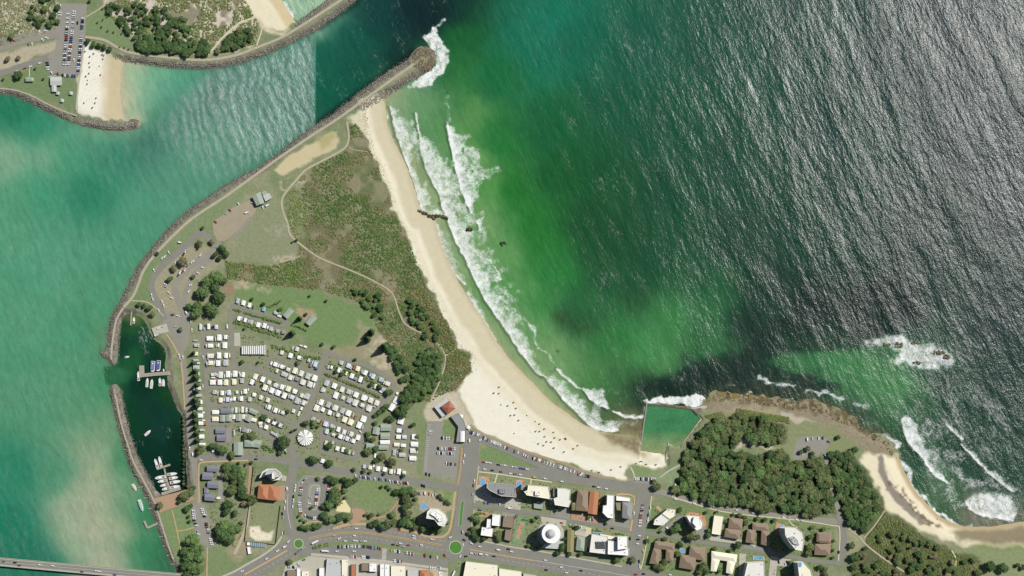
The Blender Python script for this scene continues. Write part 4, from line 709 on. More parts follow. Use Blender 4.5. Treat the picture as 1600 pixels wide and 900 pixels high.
Bd('marine_building', 'large grey metal-roofed building alone near the breakwater lawn', 'building', [([(394,307),(407,300),(413,317),(401,321)], 6, 'gable', 'n'), ([(408,300),(416,296),(420,302),(411,306)], 5, 'flat', 'n'), ([(411,306),(420,301.5),(424.5,309),(415,314.5)], 6.5, 'gable', 'g')])
Bd('amenities_block', 'long amenities block with striped white and grey ribbed roof', 'building', [([(377.5,541),(412,540),(412,553.5),(377.5,553.5)], 4, 'rib', 'q'), (bx(412.3,539,415.5,554), 3.2, 'flat', 'g')])
Bd('holiday_house', 'grey-green house at the east end of the hedge loop', 'house', [([(442,492),(452,481),(460,486),(449,498)], 4.5, 'gable', 'n')])
Bd('holiday_house', 'grey-green house with garden bed beside the big lawn', 'house', [([(477.5,504),(488,492),(495.5,497.5),(484,509)], 4.5, 'gable', 'n')])
for bxs, col, lb in ((bx(345,638,360.5,646),'s','long slate roof in the upper row of linked cabins'), (bx(353.5,648,362,658),'n','grey-green roof left of the cream gap in the linked cabins'), (bx(369,647.5,377.5,657.5),'n','grey-green roof between two cream roofs in the linked cabins'), (rbox(388.5,653,9,10,22),'n','tilted grey-green roof ending the lower linked row'),
  (rbox(396,643,13,7,24),'n','long tilted grey-green roof bending with the park road'), (bx(344,648.5,352,658.5),'n','dull grey-green roof second in the lower linked row'), (bx(337,669,352,677),'s','upper of two slate roofs beside a paved yard'), (bx(339,679,353,689),'s','lower of two slate roofs beside a paved yard')):
    Bd('park_lodge', lb, 'lodge', [(bxs, 4, 'gable', col)])
Bd('park_reception', 'pale green ribbed roof of the reception beside the street', 'building', [(bx(365.5,691,379.5,711), 4.5, 'gable', 'n')]); Bd('park_house', 'large grey-green hipped house left of the triangular hedges', 'house', [([(382,688),(398,686.5),(397,698.5),(382,698)], 5, 'hip', 'n'), ([(396,688),(409,688),(406,699.5),(394,698)], 4.6, 'gable', 'n')])
for bxs, col, lb in ((bx(595,663,611,673),'n','top grey-green hall of the stack left of the cabins'), (bx(595,677,609,686),'n','second grey-green hall with jagged edge in the stack'), (bx(594.5,688,609,694),'w','white fan-edged hall between two grey-green halls'), (bx(592,695.5,607,702.5),'n','lowest grey-green hall of the stack'), (rbox(588,673,10,11,10),'n','grey-green lodge under trees left of the top hall'), (rbox(578.5,697.5,12,9,8),'n','grey-green lodge under trees near the street')):
    Bd('park_hall', lb, 'hall', [(bxs, 4, 'gable', col)])
Bd('surf_club', 'surf club with red-brown upper roof on a pale terrace roof', 'building', [([(678.7,636),(698.7,620.7),(712.7,636),(691.3,652)], 5, 'flat', 'g'), ([(689.3,635.3),(702.7,626),(711.5,638.2),(699.5,647.5)], 9, 'hip', 'r')])
Bd('beach_pavilion', 'bent olive-grey beach pavilion with a long white roof', 'building', [([(704,650.7),(716,645.3),(725,657),(728,669),(727,690.7),(712.7,690.7),(716,666.7)], 5, 'flat', 'q'), (bx(719.5,674,726,690), 6.2, 'gable', 'w')])
for x, y, lb in ((720.7,650.5,'small white kiosk roof above the beach pavilion'), (732,668,'small white kiosk roof at the top of the beachfront row')): Bd('kiosk', lb, 'kiosk', [(rbox(x, y, 4.5, 4.5, 30), 3, 'hip', 'w')])
for q, lb in (([(324,727),(340.5,727.5),(339.5,737),(323.6,736.5)],'topmost slate-roofed villa on the street corner'), ([(317,738),(332.6,738.5),(332,749.4),(316,749)],'second slate-roofed villa from the street corner'), ([(325,752),(341.6,752),(341,763),(324,762)],'third slate-roofed villa from the street corner'), ([(320,771.5),(337,773),(336,783),(320,781.5)],'lowest slate-roofed villa with a white annexe')):
    Bd('villa', lb, 'house', [(q, 6, 'gable', 's')]+([(bx(338.5,776,345,780), 3, 'flat', 'c')] if 'annexe' in lb else [(bx(319,761,326,770.5), 3.5, 'gable', 's')] if 'third' in lb else []))
Bd('apartment_building', 'fan-shaped glass apartment tower with curved pale terraces', 'building', [([(405,747),(410,737),(418,732),(430,732),(438,738),(440,745),(436,750),(424,751),(416,743)], 12, 'tower', 'g'), ([(414,742),(418,734),(430,733.5),(436,738),(438,744),(430,746),(424,740)], 22, 'tower', 'v'), (bx(425,738,429.5,748), 23.5, 'flat', 'c')])
Bd('apartment_building', 'orange-brown tiled block with two notches in its roof', 'building', [([(404.6,757),(420,757.5),(418,780.5),(402,778.6)], 10, 'hip', 'o'), ([(420.3,757.6),(437,762),(434,782),(418.4,780.6)], 10, 'hip', 'o')], M_WALLB)
Bd('apartment_building', 'white faceted tower block with a wedge-shaped swimming pool', 'building', [([(667.5,799.6),(673,794),(686.6,795),(696.7,803),(700,812),(694.5,823),(685.5,821),(678.7,812),(666,810)], 30, 'tower', 'w'), ([(672,803),(680,798),(690,805),(693,813),(686,815),(680,808)], 33, 'flat', 'w')], bits=4)
# shops along the bottom edge
SH = [(bx(449,891,463,908),'p','brown flat shop roof at the left end of the bottom shops'), (bx(464,888,470,908),'w','narrow white shop roof beside the brown one'), (bx(471.5,892,483.5,908),'c','cream cluttered shop roof behind the orange awnings'), (bx(499,887,507,908),'w','white shop roof left of the large pale hall'), ([(511,873),(530,873.5),(533,884),(533,908),(508,908)],'g','large pale hall roof with stepped edge'), ([(534,874),(545,874),(542,908),(534.5,908)],'c','long cream shop roof beside the large pale hall'),
 (bx(549,882,556.5,908),'o','narrow rust-red shop roof above a deep shadow'), (bx(565,880,576.5,892),'p','square brown shop roof behind a garden'), (bx(577.3,880,589,893),'w','square white shop roof behind a garden'), (bx(594,881,601,908),'w','left half of the white double shop roof'), (bx(601.6,881.5,609,908),'w','right half of the white double shop roof'), (bx(611,884,634,908),'c','wide cream shop roof right of the white double roof'), (bx(637,890,654,908),'g','pale grey shop roof with parked cars before it'), (bx(656,890.5,670,908),'o','left orange hip roof by the second roundabout'), (bx(670.5,890.5,684.5,908),'m','right tan hip roof by the second roundabout'), (bx(685.5,893,691,908),'w','slim white shop roof nearest the second roundabout')]
for q, col, lb in SH: Bd('shop', lb, 'shop', [(q, 6, 'hip' if col in 'om' and len(q) == 4 and 'hip' in lb else 'flat', col)], bits=2 if col in 'gcw' else 0)
Bd('supermarket', 'long flat cream-roofed store with parapet east of the roundabout', 'shop', [([(728,877),(778,883),(778,900),(778,910),(722,910),(726,889)], 8, 'flat', 'c')], bits=5); Bd('shop', 'flat cream roof continuing east of the long store', 'shop', [([(780,888),(815,893),(815,910),(780,910)], 7, 'flat', 'c')], bits=3)
for q, lb in (([(818,896),(838,899),(838,912),(818,912)],'pale roof at the bottom edge east of the long store'),): Bd('shop', lb, 'shop', [(q, 6, 'flat', 'g')])
# beachfront apartments
Bd('apartment_building', 'mid-grey block with rounded corner behind the first pool', 'building', [([(772,754),(804,758),(806.7,777),(783,775),(766,767),(760.7,762),(761,755)], 22, 'tower', 'q'), (bx(780,764,789,771), 25, 'flat', 'q')], bits=3)
Bd('apartment_building', 'off-white block with penthouse between pool and white block', 'building', [([(825.3,757.3),(857.3,760),(860,774.7),(859.3,780),(823.3,774),(818.7,768),(824,766)], 20, 'tower', 'c'), (bx(836,767,844,774), 23, 'flat', 'w'), ([(815,757),(824,758),(823,766),(814,765)], 12, 'flat', 'n')], bits=2)
Bd('apartment_building', 'bright white notched block right of the off-white block', 'building', [([(871,762),(883,762.7),(892,765.3),(890,780),(892.7,782.7),(888.7,792.7),(867,789),(865,778.7),(871,776.7)], 15, 'tower', 'w'), ([(865,763),(870.5,763.5),(870,776),(864.5,776)], 10, 'flat', 'q'), ([(860,778),(865,778.5),(866,789),(860.5,788)], 9, 'flat', 'n')])
Bd('garage', 'grey-green garage on the back lane behind the off-white block', 'garage', [([(834,787),(842,782),(850,787),(848,796),(834,794)], 3.5, 'flat', 'n')])
Bd('apartment_building', 'olive-brown hipped block between white and orange roofs', 'building', [([(903,766),(919,767),(918.5,799),(899,797)], 12, 'hip', 'p'), ([(893.6,786),(902,785),(901,798),(893.6,797)], 10, 'hip', 'e')], M_WALLB); Bd('apartment_building', 'long orange-tiled gabled block on the beachfront', 'building', [([(922,767.6),(936,768.5),(932.7,804),(918.7,802)], 9, 'gable', 'o')], M_WALLB)
Bd('apartment_building', 'tall narrow white block right of the orange roof', 'building', [([(948.7,773),(960,773.8),(959.4,810),(949.6,809),(941.6,801),(942.5,790),(948,789)], 16, 'tower', 'w')], bits=1); Bd('apartment_building', 'grey mansard block with white terrace on the street corner', 'building', [([(972.7,784.5),(988.7,786),(986,811),(972.7,809)], 13, 'hip', 'q'), ([(963,774.5),(985,778),(984.5,783.5),(963,782)], 9, 'flat', 'w'), ([(962,785),(972.3,785),(972.3,798),(964,797)], 10, 'flat', 'e')])
# second row
Bd('apartment_building', 'stepped bright white apartment block at the roundabout garden', 'building', [(rbox(775.5,812.5,13,18,5), 14, 'tower', 'w'), (rbox(764,818.5,7,15,5), 12, 'flat', 'w'), (rbox(761,831,18,13,8), 12, 'flat', 'w')], bits=1)
Bd('house', 'upper brown flat-roofed house beside the tennis court', 'house', [([(787,806),(803.5,808),(802,825),(785,823)], 6, 'flat', 'p')]); Bd('house', 'lower brown flat-roofed house beside the tennis court', 'house', [([(790,827),(802,829),(799,846),(788,843)], 6, 'flat', 'p')])
CTW = base_of(circle(862, 833.5, 15.5, 32), 28); ec = Bd('apartment_building', 'round white tower with a dome and eye-shaped shadow', 'building', [(circle(862, 833.5, 15.5, 32), 28, 'tower', 'w'), ([(862,843),(880,846),(879,858),(846,856),(852,850)], 6, 'flat', 'g')])
b_ = MB(); q_ = base_of(circle(861, 833.5, 7, 24), 28); b_.prism(q_, 28, 31); b_.prism(q_, 31, 33.5, ring1=scale_poly(q_, .5)); part(ec, b_, 'dome', cm('g'))
Bd('house', 'long dull olive roof right of the round white tower', 'house', [([(887,827),(897.5,829),(896,863),(886,862)], 6, 'gable', 'e')]); Bd('house', 'square pale-green roof between olive roof and stepped tower', 'house', [([(902,838),(914,839),(912.5,861),(900,859)], 6, 'hip', 'n')])
Bd('apartment_building', 'broad stepped white tower with a slatted pergola roof', 'building', [([(924.7,834),(950,838),(949,866),(921,862.7)], 12, 'tower', 'g'), ([(950,844),(965,846),(965,860),(983,857),(982.5,868),(949.5,866)], 16, 'tower', 'w'), ([(965,838),(981,838),(981,857),(965,859)], 22, 'tower', 'w'), ([(938,834),(962,838),(962,844),(938,840)], 8, 'flat', 'c')], bits=3)
ep = tag(empty('pergola', (938.5-800, 450-852, 0)), 'dark slatted pergola on the stepped white tower terrace', 'pergola')
for i in range(10): b_ = MB(); p_ = W(932+i*1.5, 851.5); p_ = under(p_.x, p_.y, 13); b_.box(p_[0], p_[1], 12.9, 14.6, .55, 11, math.radians(6)); part(ep, b_, 'slat', M_TRIM)
# eastern blocks
Bd('apartment_building', 'cream and white wedge-shaped block on the eastern street corner', 'building', [([(1021,820),(1023,812),(1034,803),(1046,812),(1037,821)], 12, 'tower', 'w'), ([(1034.5,802.5),(1044,794.7),(1056,796),(1055,806),(1046.5,811)], 13, 'tower', 'c')], bits=2)
Bd('apartment_building', 'white tower ringed by terracotta terraces', 'building', [([(1072.7,806.7),(1080,805.3),(1093,806.7),(1098.7,817),(1097,825),(1088.7,829),(1080,820)], 22, 'tower', 'w'), ([(1084,808),(1093,810),(1095,820),(1088,824),(1082,817)], 26, 'flat', 'w')])
Bd('house', 'long cream flat-roofed house right of the terracotta tower', 'house', [([(1116,805),(1130.7,807),(1126,836),(1112,834)], 7, 'flat', 'c')]); Bd('house', 'large brown hip-roofed villa right of the long cream roof', 'house', [([(1140,809),(1160.7,811),(1159,827),(1138,825)], 7, 'hip', 'p'), ([(1134,825.5),(1158,828),(1155,842.7),(1132,838.7)], 7, 'hip', 'p')], M_WALLB)
Bd('house', 'brown U-shaped villa left of the great curved tower', 'house', [([(1176,817),(1200,818.5),(1201,830),(1176,828)], 7, 'hip', 'p'), ([(1168,827),(1181,829),(1178,849),(1165,847)], 7, 'hip', 'p'), ([(1190,829),(1203,831),(1202,854),(1189,850)], 7, 'hip', 'p')], M_WALLB)
Bd('apartment_building', 'great curved cream tower casting a wide round shadow', 'building', [([(1226,825),(1234,823.5),(1243,824),(1254,832),(1256.7,844),(1254,860.7),(1243,859),(1232.7,846.7),(1226.7,836)], 36, 'tower', 'c'), ([(1232,840),(1240,838),(1246,844),(1248,852),(1240,850)], 38, 'flat', 'v')], bits=6)
Bd('house', 'brown hip-roofed villa on the far eastern corner', 'house', [([(1276.7,832),(1299,832),(1298,849),(1282,848),(1276,846)], 7, 'hip', 'p'), ([(1274,850),(1298,850),(1297,868),(1272.7,866.7)], 7, 'hip', 'p')], M_WALLB)
Bd('house', 'brown horseshoe-shaped villa at the bottom beside the street', 'house', [([(1024,845),(1055,849),(1053,860),(1022,857)], 7, 'hip', 'p'), ([(1021,857),(1033,859),(1028.7,882),(1014.7,880)], 7, 'hip', 'p'), ([(1041,858),(1053.5,860),(1051,877),(1040,875)], 7, 'hip', 'p')], M_WALLB)
Bd('house', 'brown Z-shaped villa beside a small blue pool', 'house', [([(1078.7,853),(1103,856),(1100.7,876),(1076,872)], 7, 'hip', 'p'), ([(1064,866.7),(1088,869),(1085,890.7),(1061,886.7)], 7, 'hip', 'p')], M_WALLB)
Bd('house', 'cream horseshoe-shaped villa at the bottom edge', 'house', [([(1112,861),(1152,866.7),(1150,879),(1112,873)], 7, 'hip', 'c'), ([(1112,872),(1125,875),(1119,893),(1110.7,892)], 7, 'hip', 'c'), ([(1136.7,875),(1149.5,878),(1144,897),(1134.7,894.7)], 7, 'hip', 'c')])
Bd('apartment_building', 'mottled grey flat-roofed block at the bottom edge', 'building', [([(1168,879),(1194,877.5),(1195,905),(1162,905)], 18, 'tower', 'q')], bits=7); Bd('apartment_building', 'cream pointed tower with a blue rooftop pool at bottom edge', 'building', [([(1246,879),(1255,877.5),(1267,890.7),(1271,905),(1249,905)], 26, 'tower', 'c')], bits=2)
# round pleated pavilion
er = tag(empty('round_pavilion', W(477.3, 684)), 'round pavilion with a pleated white umbrella roof in the park', 'pavilion'); b_ = MB(); n_ = 20
ro = [(10.2*math.cos(t*2*math.pi/n_), 10.2*math.sin(t*2*math.pi/n_)) for t in range(n_)]; b_.prism(ro, 0, 3.6); b_.build('wall', M_WALL, er); mA, mB2 = cm('w'), cm('n')
for k in range(n_):
    a0, a1, a2 = [(k+t)*2*math.pi/n_ for t in (0, .5, 1)]; R1, R2 = 11.9, 12.6
    b_ = MB(); top = (0, 0, 6.2); b_.poly([(R1*math.cos(a0), R1*math.sin(a0), 2.9), (R2*math.cos(a1), R2*math.sin(a1), 4.6), top]); b_.build('roof_pleat', mA if k % 3 else mB2, er)
    b_ = MB(); b_.poly([(R2*math.cos(a1), R2*math.sin(a1), 4.6), (R1*math.cos(a2), R1*math.sin(a2), 2.9), top]); b_.build('roof_pleat', mA, er)
# swimming pools
M_POOL = mat('pool_blue', (108,178,222), rough=.1, var=.06, vs=.4, spec=.5); M_COP = mat('pool_coping', (214,178,148), var=.07)
def pool(label, poly, deck=None, z=.5):
    c = W(sum(p[0] for p in poly)/len(poly), sum(p[1] for p in poly)/len(poly)); e = tag(empty('swimming_pool', c), label, 'pool'); P_ = ccw([(W(*p).x, W(*p).y) for p in poly]); q = scale_poly(P_, 1.22); b = MB()
    for k in range(len(P_)): j = (k+1) % len(P_); b.prism([q[k], q[j], P_[j], P_[k]], .0, z)
    part(e, b, 'coping', M_COP); b = MB(); b.poly([(x, y, z-.15) for x, y in P_]); part(e, b, 'pool_water', M_POOL)
    if deck: b = MB(); b.prism(ccw([(W(*p).x, W(*p).y) for p in deck]), .0, .2); part(e, b, 'terrace', mat('terracotta_terrace'))
pool('blue pool on an orange terrace at the first beachfront block', [(751.5,747),(757,747.5),(758,755),(754,764),(749.5,764)], [(748,744),(764,745),(766,757),(758,766),(747,768)])
pool('blue pool between the grey and off-white beachfront blocks', [(808,752),(813,751),(814.5,757),(811,764),(806,762)], [(805,750),(818,750),(818,764),(806,770)]); pool('wedge-shaped blue pool beside the faceted white tower', [(661,784),(672,793.5),(656,796)]); pool('green-blue pool above the round white tower', [(851,814),(859,815),(858,820),(850.5,819)])
pool('small blue pool beside the brown Z-shaped villa', [(1063,857),(1072,858),(1071,864),(1062,863)]); pool('oval blue pool on an orange terrace by the great curved tower', smooth_line([(1213,827),(1219,821),(1224,820),(1224,825),(1218,829)], 2, True).tolist(), [(1213,816),(1226,821),(1224,833),(1211,835)])
pool('pale green pool behind the mottled grey block', [(1178,869),(1193,870),(1193,875),(1178,874)]); pool('long blue pool at the stepped white tower', [(928,828),(939,829.5),(938,833),(928,832)])
eb = None; b_ = MB(); p_ = base_of(circle(1250, 882, 4.2, 16, 2.8), 26); b_.prism(p_, 26.05, 26.6); o_ = b_.build('rooftop_pool', M_POOL); tag(o_, 'blue oval pool on the pointed tower roof at bottom edge', 'pool')
# vacant-lot fence, display boards, site sheds
wall('hoarding_fence', 'dark hoarding fence along the west side of the vacant lot', [(396,728),(394,750),(388,800),(384,830),(382.5,846)], .5, 0, 2.2, cm('k', 'paint')); wall('hoarding_fence', 'dark hoarding fence along the south side of the vacant lot', [(384,846),(408,848),(430,851)], .5, 0, 2, cm('k', 'paint')); wall('hoarding_fence', 'dark green hoarding fence along the east side of the vacant lot', [(438,790),(434,822),(431,849)], .5, 0, 2, cm('k', 'paint'))  # fences coloured black: the dark line of their shadow put into colour
Bd('site_shed', 'white square site shed at the head of a row of panels', 'shed', [(bx(386,847,391,852), 3, 'flat', 'w')]); Bd('site_shed', 'long white site shed beside the dirt yard', 'shed', [(rbox(389.5,860,5,11,-8), 3, 'flat', 'w')])
for i in range(8): b_ = MB(); p_ = W(393.2+i*3.0, 850+i*.35); b_.box(p_.x, p_.y, .2, 1.6, 2.2, 6.5, math.radians(-4)); tag(b_.build('storage_box', mat('blue_grey_steel', (150,176,186), var=.05)), f'{["first","second","third","fourth","fifth","sixth","seventh","eighth"][i]} blue-grey box from the left beside the white site sheds', 'box', 'boxes by the site sheds')
# ------------------------------------------------------------------ ordinals for labels
ON = ['', 'first', 'second', 'third', 'fourth', 'fifth', 'sixth', 'seventh', 'eighth', 'ninth', 'tenth', 'eleventh', 'twelfth', 'thirteenth', 'fourteenth', 'fifteenth', 'sixteenth', 'seventeenth', 'eighteenth', 'nineteenth']
TN = ['', '', 'twenty', 'thirty', 'forty', 'fifty', 'sixty']; TO = ['', '', 'twentieth', 'thirtieth', 'fortieth', 'fiftieth', 'sixtieth']
def ordn(i): return ON[i] if i < 20 else (TO[i//10] if i % 10 == 0 else TN[i//10]+'-'+ON[i % 10])
def ranked(items, vertical=False): return sorted(items, key=lambda t: t[1] if vertical else t[0])
# ------------------------------------------------------------------ caravan park cabins
CABS = []
M_CABW = mat('cabin_wall', (196,194,182), var=.06); CROW = {}
def cabin(x, y, lx, ly, a, code, label, group):
    CABS.append((x, y, lx, ly, a)); big = min(lx, ly) > 3.2; h = 3.0 if big else 2.4; p = W(x, y); e = tag(empty('cabin' if big else 'caravan_annexe', (*under(p.x, p.y, h), 0), -math.radians(a)), label, 'cabin' if big else 'annexe', group)
    b = MB(); b.box(0, 0, 0, h, lx*.94, ly*.94); b.build('wall', M_CABW, e); b = MB(); q = ccw([(-lx/2, -ly/2), (lx/2, -ly/2), (lx/2, ly/2), (-lx/2, ly/2)]); pitched(b, q, h+.01, .07*min(lx, ly)+.1, random.random() < .3, .1); rf = b.build('roof', cm(code), e)
    if big and random.random() < .5: b = MB(); b.box(random.uniform(-.25, .25)*lx, random.uniform(-.25, .25)*ly, h+.1, h+.75, .9, .7); b.build('roof_vent', M_VENT, rf)
    if big and random.random() < .55: b = MB(); s = random.choice((-1, 1)); b.box(s*(lx/2+.7), random.uniform(-.15, .15)*ly, 2.2, 2.32, 1.3, ly*.6); b.build('awning', cm(random.choice('ggnqv')), e)
def cabins(phrase, Zt, rows, a0=0, vertical=False):
    its = []
    for zt, lst in zip(Zt, rows):
        for t in lst:
            x, y, lx, ly = t[:4]; a = a0; code = 'w'
            for u in t[4:]:
                if isinstance(u, str): code = u
                else: a = u
            s = zt[2]; its.append((zt[0]+x/s, zt[1]+y/s, max(lx/s*.97, 1.5), max(ly/s*.97, 1.5), a, code))
    n = {}
    for k, t in enumerate(ranked(its, vertical)):
        if t[5] == 'w' and random.random() < .38: t = t[:5]+(random.choice('hhhgv'),)
        t = (t[0], t[1], t[2]*.95, t[3]*.95)+t[4:]
        wd = 'cabin' if min(t[2], t[3]) > 3.2 else 'annexe'; cabin(*t, f'{CW[t[5]][0]} {wd}, {ordn(k+1)} from the {"top" if vertical else "left"} {phrase}', 'caravan park cabins')
zA, zB, zC, zD, zE, zF, zG = (290,440,7.5), (290,540,7.5), (290,630,7.5), (410,530,7.5), (530,540,7.5), (430,630,7.5), (560,630,7.5)
cabins('in the row below the tree clump', [zA], [[(175,530,30,75,'b'),(215,545,14,40,'g'),(270,525,35,70),(360,530,40,52,'b'),(487,525,18,50)]])
cabins('in the top row left of the striped roof', [zA], [[(285,665,80,55),(350,670,15,50,'g'),(395,655,55,75),(470,650,45,50)]])
cabins('in the second row left of the striped roof', [zA], [[(292,750,65,48),(360,750,14,36,'g'),(385,745,22,45),(460,745,58,75)]])
cabins('in the third row left of the striped roof', [zB], [[(295,120,82,55),(392,115,52,75),(475,115,45,65),(515,115,12,50)]])
cabins('in the lowest row left of the striped roof', [zB], [[(298,203,65,55,'c'),(382,205,55,70),(472,200,60,75,'g')]])
cabins('in the west column under the pines', [zA, zB, zC], [[(115,690,50,18),(122,745,45,40,'g')], [(115,95,65,45,'c'),(122,170,65,30),(150,205,35,20),(125,255,80,50),(155,330,20,40,'g'),(160,410,40,30,'g'),(200,475,20,40,'v'),(150,500,70,40),(155,585,75,35),(185,660,25,50),(170,740,65,40),(210,785,30,20),(175,820,65,50)], [(210,200,40,15),(180,235,60,45),(235,240,28,33,'r'),(195,315,60,28),(190,390,65,50),(195,480,75,30),(325,555,35,40)]], 0, True)
cabins('in the top row above the clipped hedge', [zA], [[(612,225,40,65,'v'),(680,248,45,60),(748,275,40,55),(795,297,16,40,'d'),(918,322,45,50,'t'),(1065,365,55,45),(1100,405,50,20)]], 17)
cabins('in the row below the clipped hedge', [zA], [[(628,430,40,55),(700,450,35,50),(735,465,14,40,'g'),(772,475,42,55),(815,490,12,30,'y'),(852,505,50,60),(885,510,14,40,'g'),(925,515,45,60),(962,535,20,35),(1000,550,45,50),(1080,580,45,45,'n'),(1148,592,45,45,'q')]], 17)
cabins('in the upper row, first curved pair', [zB, zB, zD], [[(320,340,48,35,0),(325,375,50,18,0),(412,342,52,80,0),(455,355,14,45,0,'b'),(498,335,55,78,0),(582,330,55,75,0),(630,330,14,45,0),(675,340,38,60,4)], [(822,362,52,70,'c'),(905,395,52,65)], [(80,505,48,50),(160,540,50,50),(145,490,40,18,'s'),(232,560,48,60),(305,580,58,65,'c'),(382,612,55,55),(462,658,45,50),(528,668,55,72)]], 22)
cabins('in the lower row, first curved pair', [zB, zB, zD], [[(320,430,75,58,0),(402,430,55,65,0),(475,430,52,72,0,'c'),(568,425,52,70,0,'c'),(660,410,45,60,0)], [(778,425,45,65),(822,437,18,42,'r'),(932,490,58,72,'c')], [(112,600,58,68),(150,615,12,40,'b'),(185,630,58,68),(258,660,55,70),(350,680,50,50,'b'),(410,720,60,75),(485,745,45,60)]], 22)
cabins('in the upper row, second curved pair', [zB, zB], [[(345,545,48,50,'g'),(430,555,45,55),(465,550,14,40),(510,550,48,65,'b'),(600,545,28,40),(655,550,16,40),(700,535,45,58),(735,515,12,30)], [(805,575,45,45,15),(885,608,45,52,20),(965,638,48,52,20)]])
cabins('in the lower row, second curved pair', [zB, zD], [[(410,638,48,60,'c'),(452,632,14,40,'b'),(492,632,45,55,'b'),(540,630,14,40),(572,622,35,48),(655,620,42,58),(752,628,45,55,10),(980,722,40,55,20),(1018,740,14,45,20),(1055,758,45,60,20),(1095,770,14,40,20),(1138,785,45,42,20)], [(365,840,40,45,20),(458,810,25,40,22),(428,872,25,60,22)]])
cabins('among the linked slate and white roofs', [zC], [[(592,80,32,70),(625,80,26,62,'n'),(668,75,32,75,'c'),(712,80,26,60,'b'),(565,160,40,55,'c'),(680,158,38,58,'c'),(800,195,70,45,15,'c'),(350,105,85,50),(350,185,85,55,'c'),(540,80,30,60,'n')]])
cabins('along the lower bend below the linked roofs', [zC], [[(880,235,50,40,'c'),(882,272,40,25),(945,280,50,52,20),(975,205,35,45,25),(1040,225,45,55,25),(1115,260,45,50,25),(1028,355,60,32,28,'v'),(1090,392,36,45,28,'v'),(730,325,40,50,'g'),(570,345,20,70,'g'),(685,310,50,60,'q')]])
cabins('in the loose row beside the big lawn', [zD, zA], [[(355,100,25,45),(408,115,42,50),(455,75,40,18),(502,88,40,25),(330,190,52,60),(432,215,45,45),(545,245,35,45,'g'),(622,295,45,60,'b'),(635,262,60,18,'t'),(630,345,35,25,'l'),(570,300,30,50,'s')], [(1128,832,45,50)]], 17)
cabins('in the upper row right of the striped roof', [zD], [[(105,280,22,40),(152,295,50,50),(188,310,16,40),(230,322,45,45),(305,355,45,45),(382,368,55,72,'c'),(457,400,55,70),(535,430,60,75,'g'),(577,420,16,40,'v'),(612,455,60,75)]], 22)
cabins('in the lower row right of the striped roof', [zD], [[(172,370,30,45),(258,410,75,55),(330,448,52,60),(405,465,48,45,'q'),(475,502,62,68),(445,485,16,45,'s'),(560,530,60,70),(605,540,18,60)]], 22)
cabins('in the edge row facing the bare sandy patch', [zD, zE], [[(928,275,45,50,'g'),(1010,310,55,55,'b'),(1080,325,25,60,'r'),(1120,345,50,60,'c'),(1180,385,40,45,'v')], [(310,318,45,60),(365,340,20,45,'v'),(400,360,45,60,'b'),(492,398,55,55),(568,445,60,50),(680,560,30,26)]], 22)
cabins('in the row just above the long eastern hedge', [zD, zE], [[(775,325,25,45),(812,328,28,40),(897,360,35,60),(985,400,20,45,'c'),(1050,430,50,60),(1090,460,45,38,'q'),(1150,470,45,70),(1182,495,16,45,'s')], [(425,475,30,55,'c'),(490,540,40,20),(520,520,50,50)]], 22)
cabins('in the row just below the long eastern hedge', [zD, zE], [[(757,512,55,72),(845,545,58,65),(935,588,55,68),(1015,615,58,60),(1098,650,58,65),(1190,685,60,70)], [(325,618,14,45),(370,640,60,65),(442,672,58,65)]], 22)
cabins('in the second row below the eastern hedge', [zD, zE], [[(705,590,40,60),(730,600,16,40,'c'),(862,655,58,80),(920,690,18,42,'s'),(948,685,40,45),(1018,715,60,65),(1054,715,14,40,'v'),(1092,745,58,78),(1140,762,18,42,'s'),(1172,775,45,45)], [(352,735,62,75),(410,715,38,18,'v')]], 22)
cabins('in the third row below the eastern hedge', [zD, zE], [[(645,735,16,45,'g'),(690,738,55,70),(775,768,58,70),(858,805,60,68),(938,835,60,68),(1010,865,60,70)], [(165,810,14,45,'g'),(190,840,20,50,'r'),(285,858,65,75)]], 22)
cabins('in the fourth row below the eastern hedge', [zD, zF], [[(635,805,62,75,'c'),(710,825,45,50),(790,860,48,55),(833,880,14,30),(885,885,40,50)], [(815,190,60,70,'c'),(885,220,62,75,'c'),(985,255,62,80),(1025,280,16,45,'g')]], 22)
cabins('in the long row above the round pavilion lane', [zF], [[(450,185,45,55),(505,210,40,40,'m'),(592,242,55,60,'b'),(625,262,12,40,'g'),(665,268,45,45),(742,305,45,60),(808,338,48,60),(855,345,12,45,'v'),(892,362,45,60),(970,400,52,65)]], 20)
cabins('in the short row right of the round pavilion', [zF], [[(608,330,45,60,'b'),(685,370,38,36),(768,390,50,55),(805,405,16,45,'b'),(845,415,45,55),(880,435,12,45,'v'),(918,442,45,50)]], 20)
cabins('in the last row before the southern street', [zF], [[(595,465,30,60),(675,460,30,40,'v'),(730,530,45,50),(800,545,45,60),(868,570,30,50,'g'),(915,585,20,40),(555,675,45,50),(68,262,45,50)]], 15)
cabins('in the left column beside the grey-green halls', [zG], [[(478,320,60,50),(470,395,58,48),(540,395,55,45,'b'),(450,485,70,45,'c'),(528,495,60,40),(425,565,45,50,'v'),(515,605,85,50),(420,600,40,26)]], 3, True)
cabins('in the column beside the beach car park', [zG], [[(660,395,70,65),(658,480,90,58),(642,558,75,60),(638,645,85,55)]], 3, True)
cabins('in the bottom row facing the angle-parked street', [zG], [[(70,740,40,50),(100,735,25,55,'s'),(140,755,45,45,'c'),(180,730,20,40),(232,768,48,60),(265,765,12,45,'g'),(308,775,50,55),(385,800,45,55,'c'),(425,800,14,45),(475,800,48,70),(538,815,45,45),(195,615,25,50)]], 8)
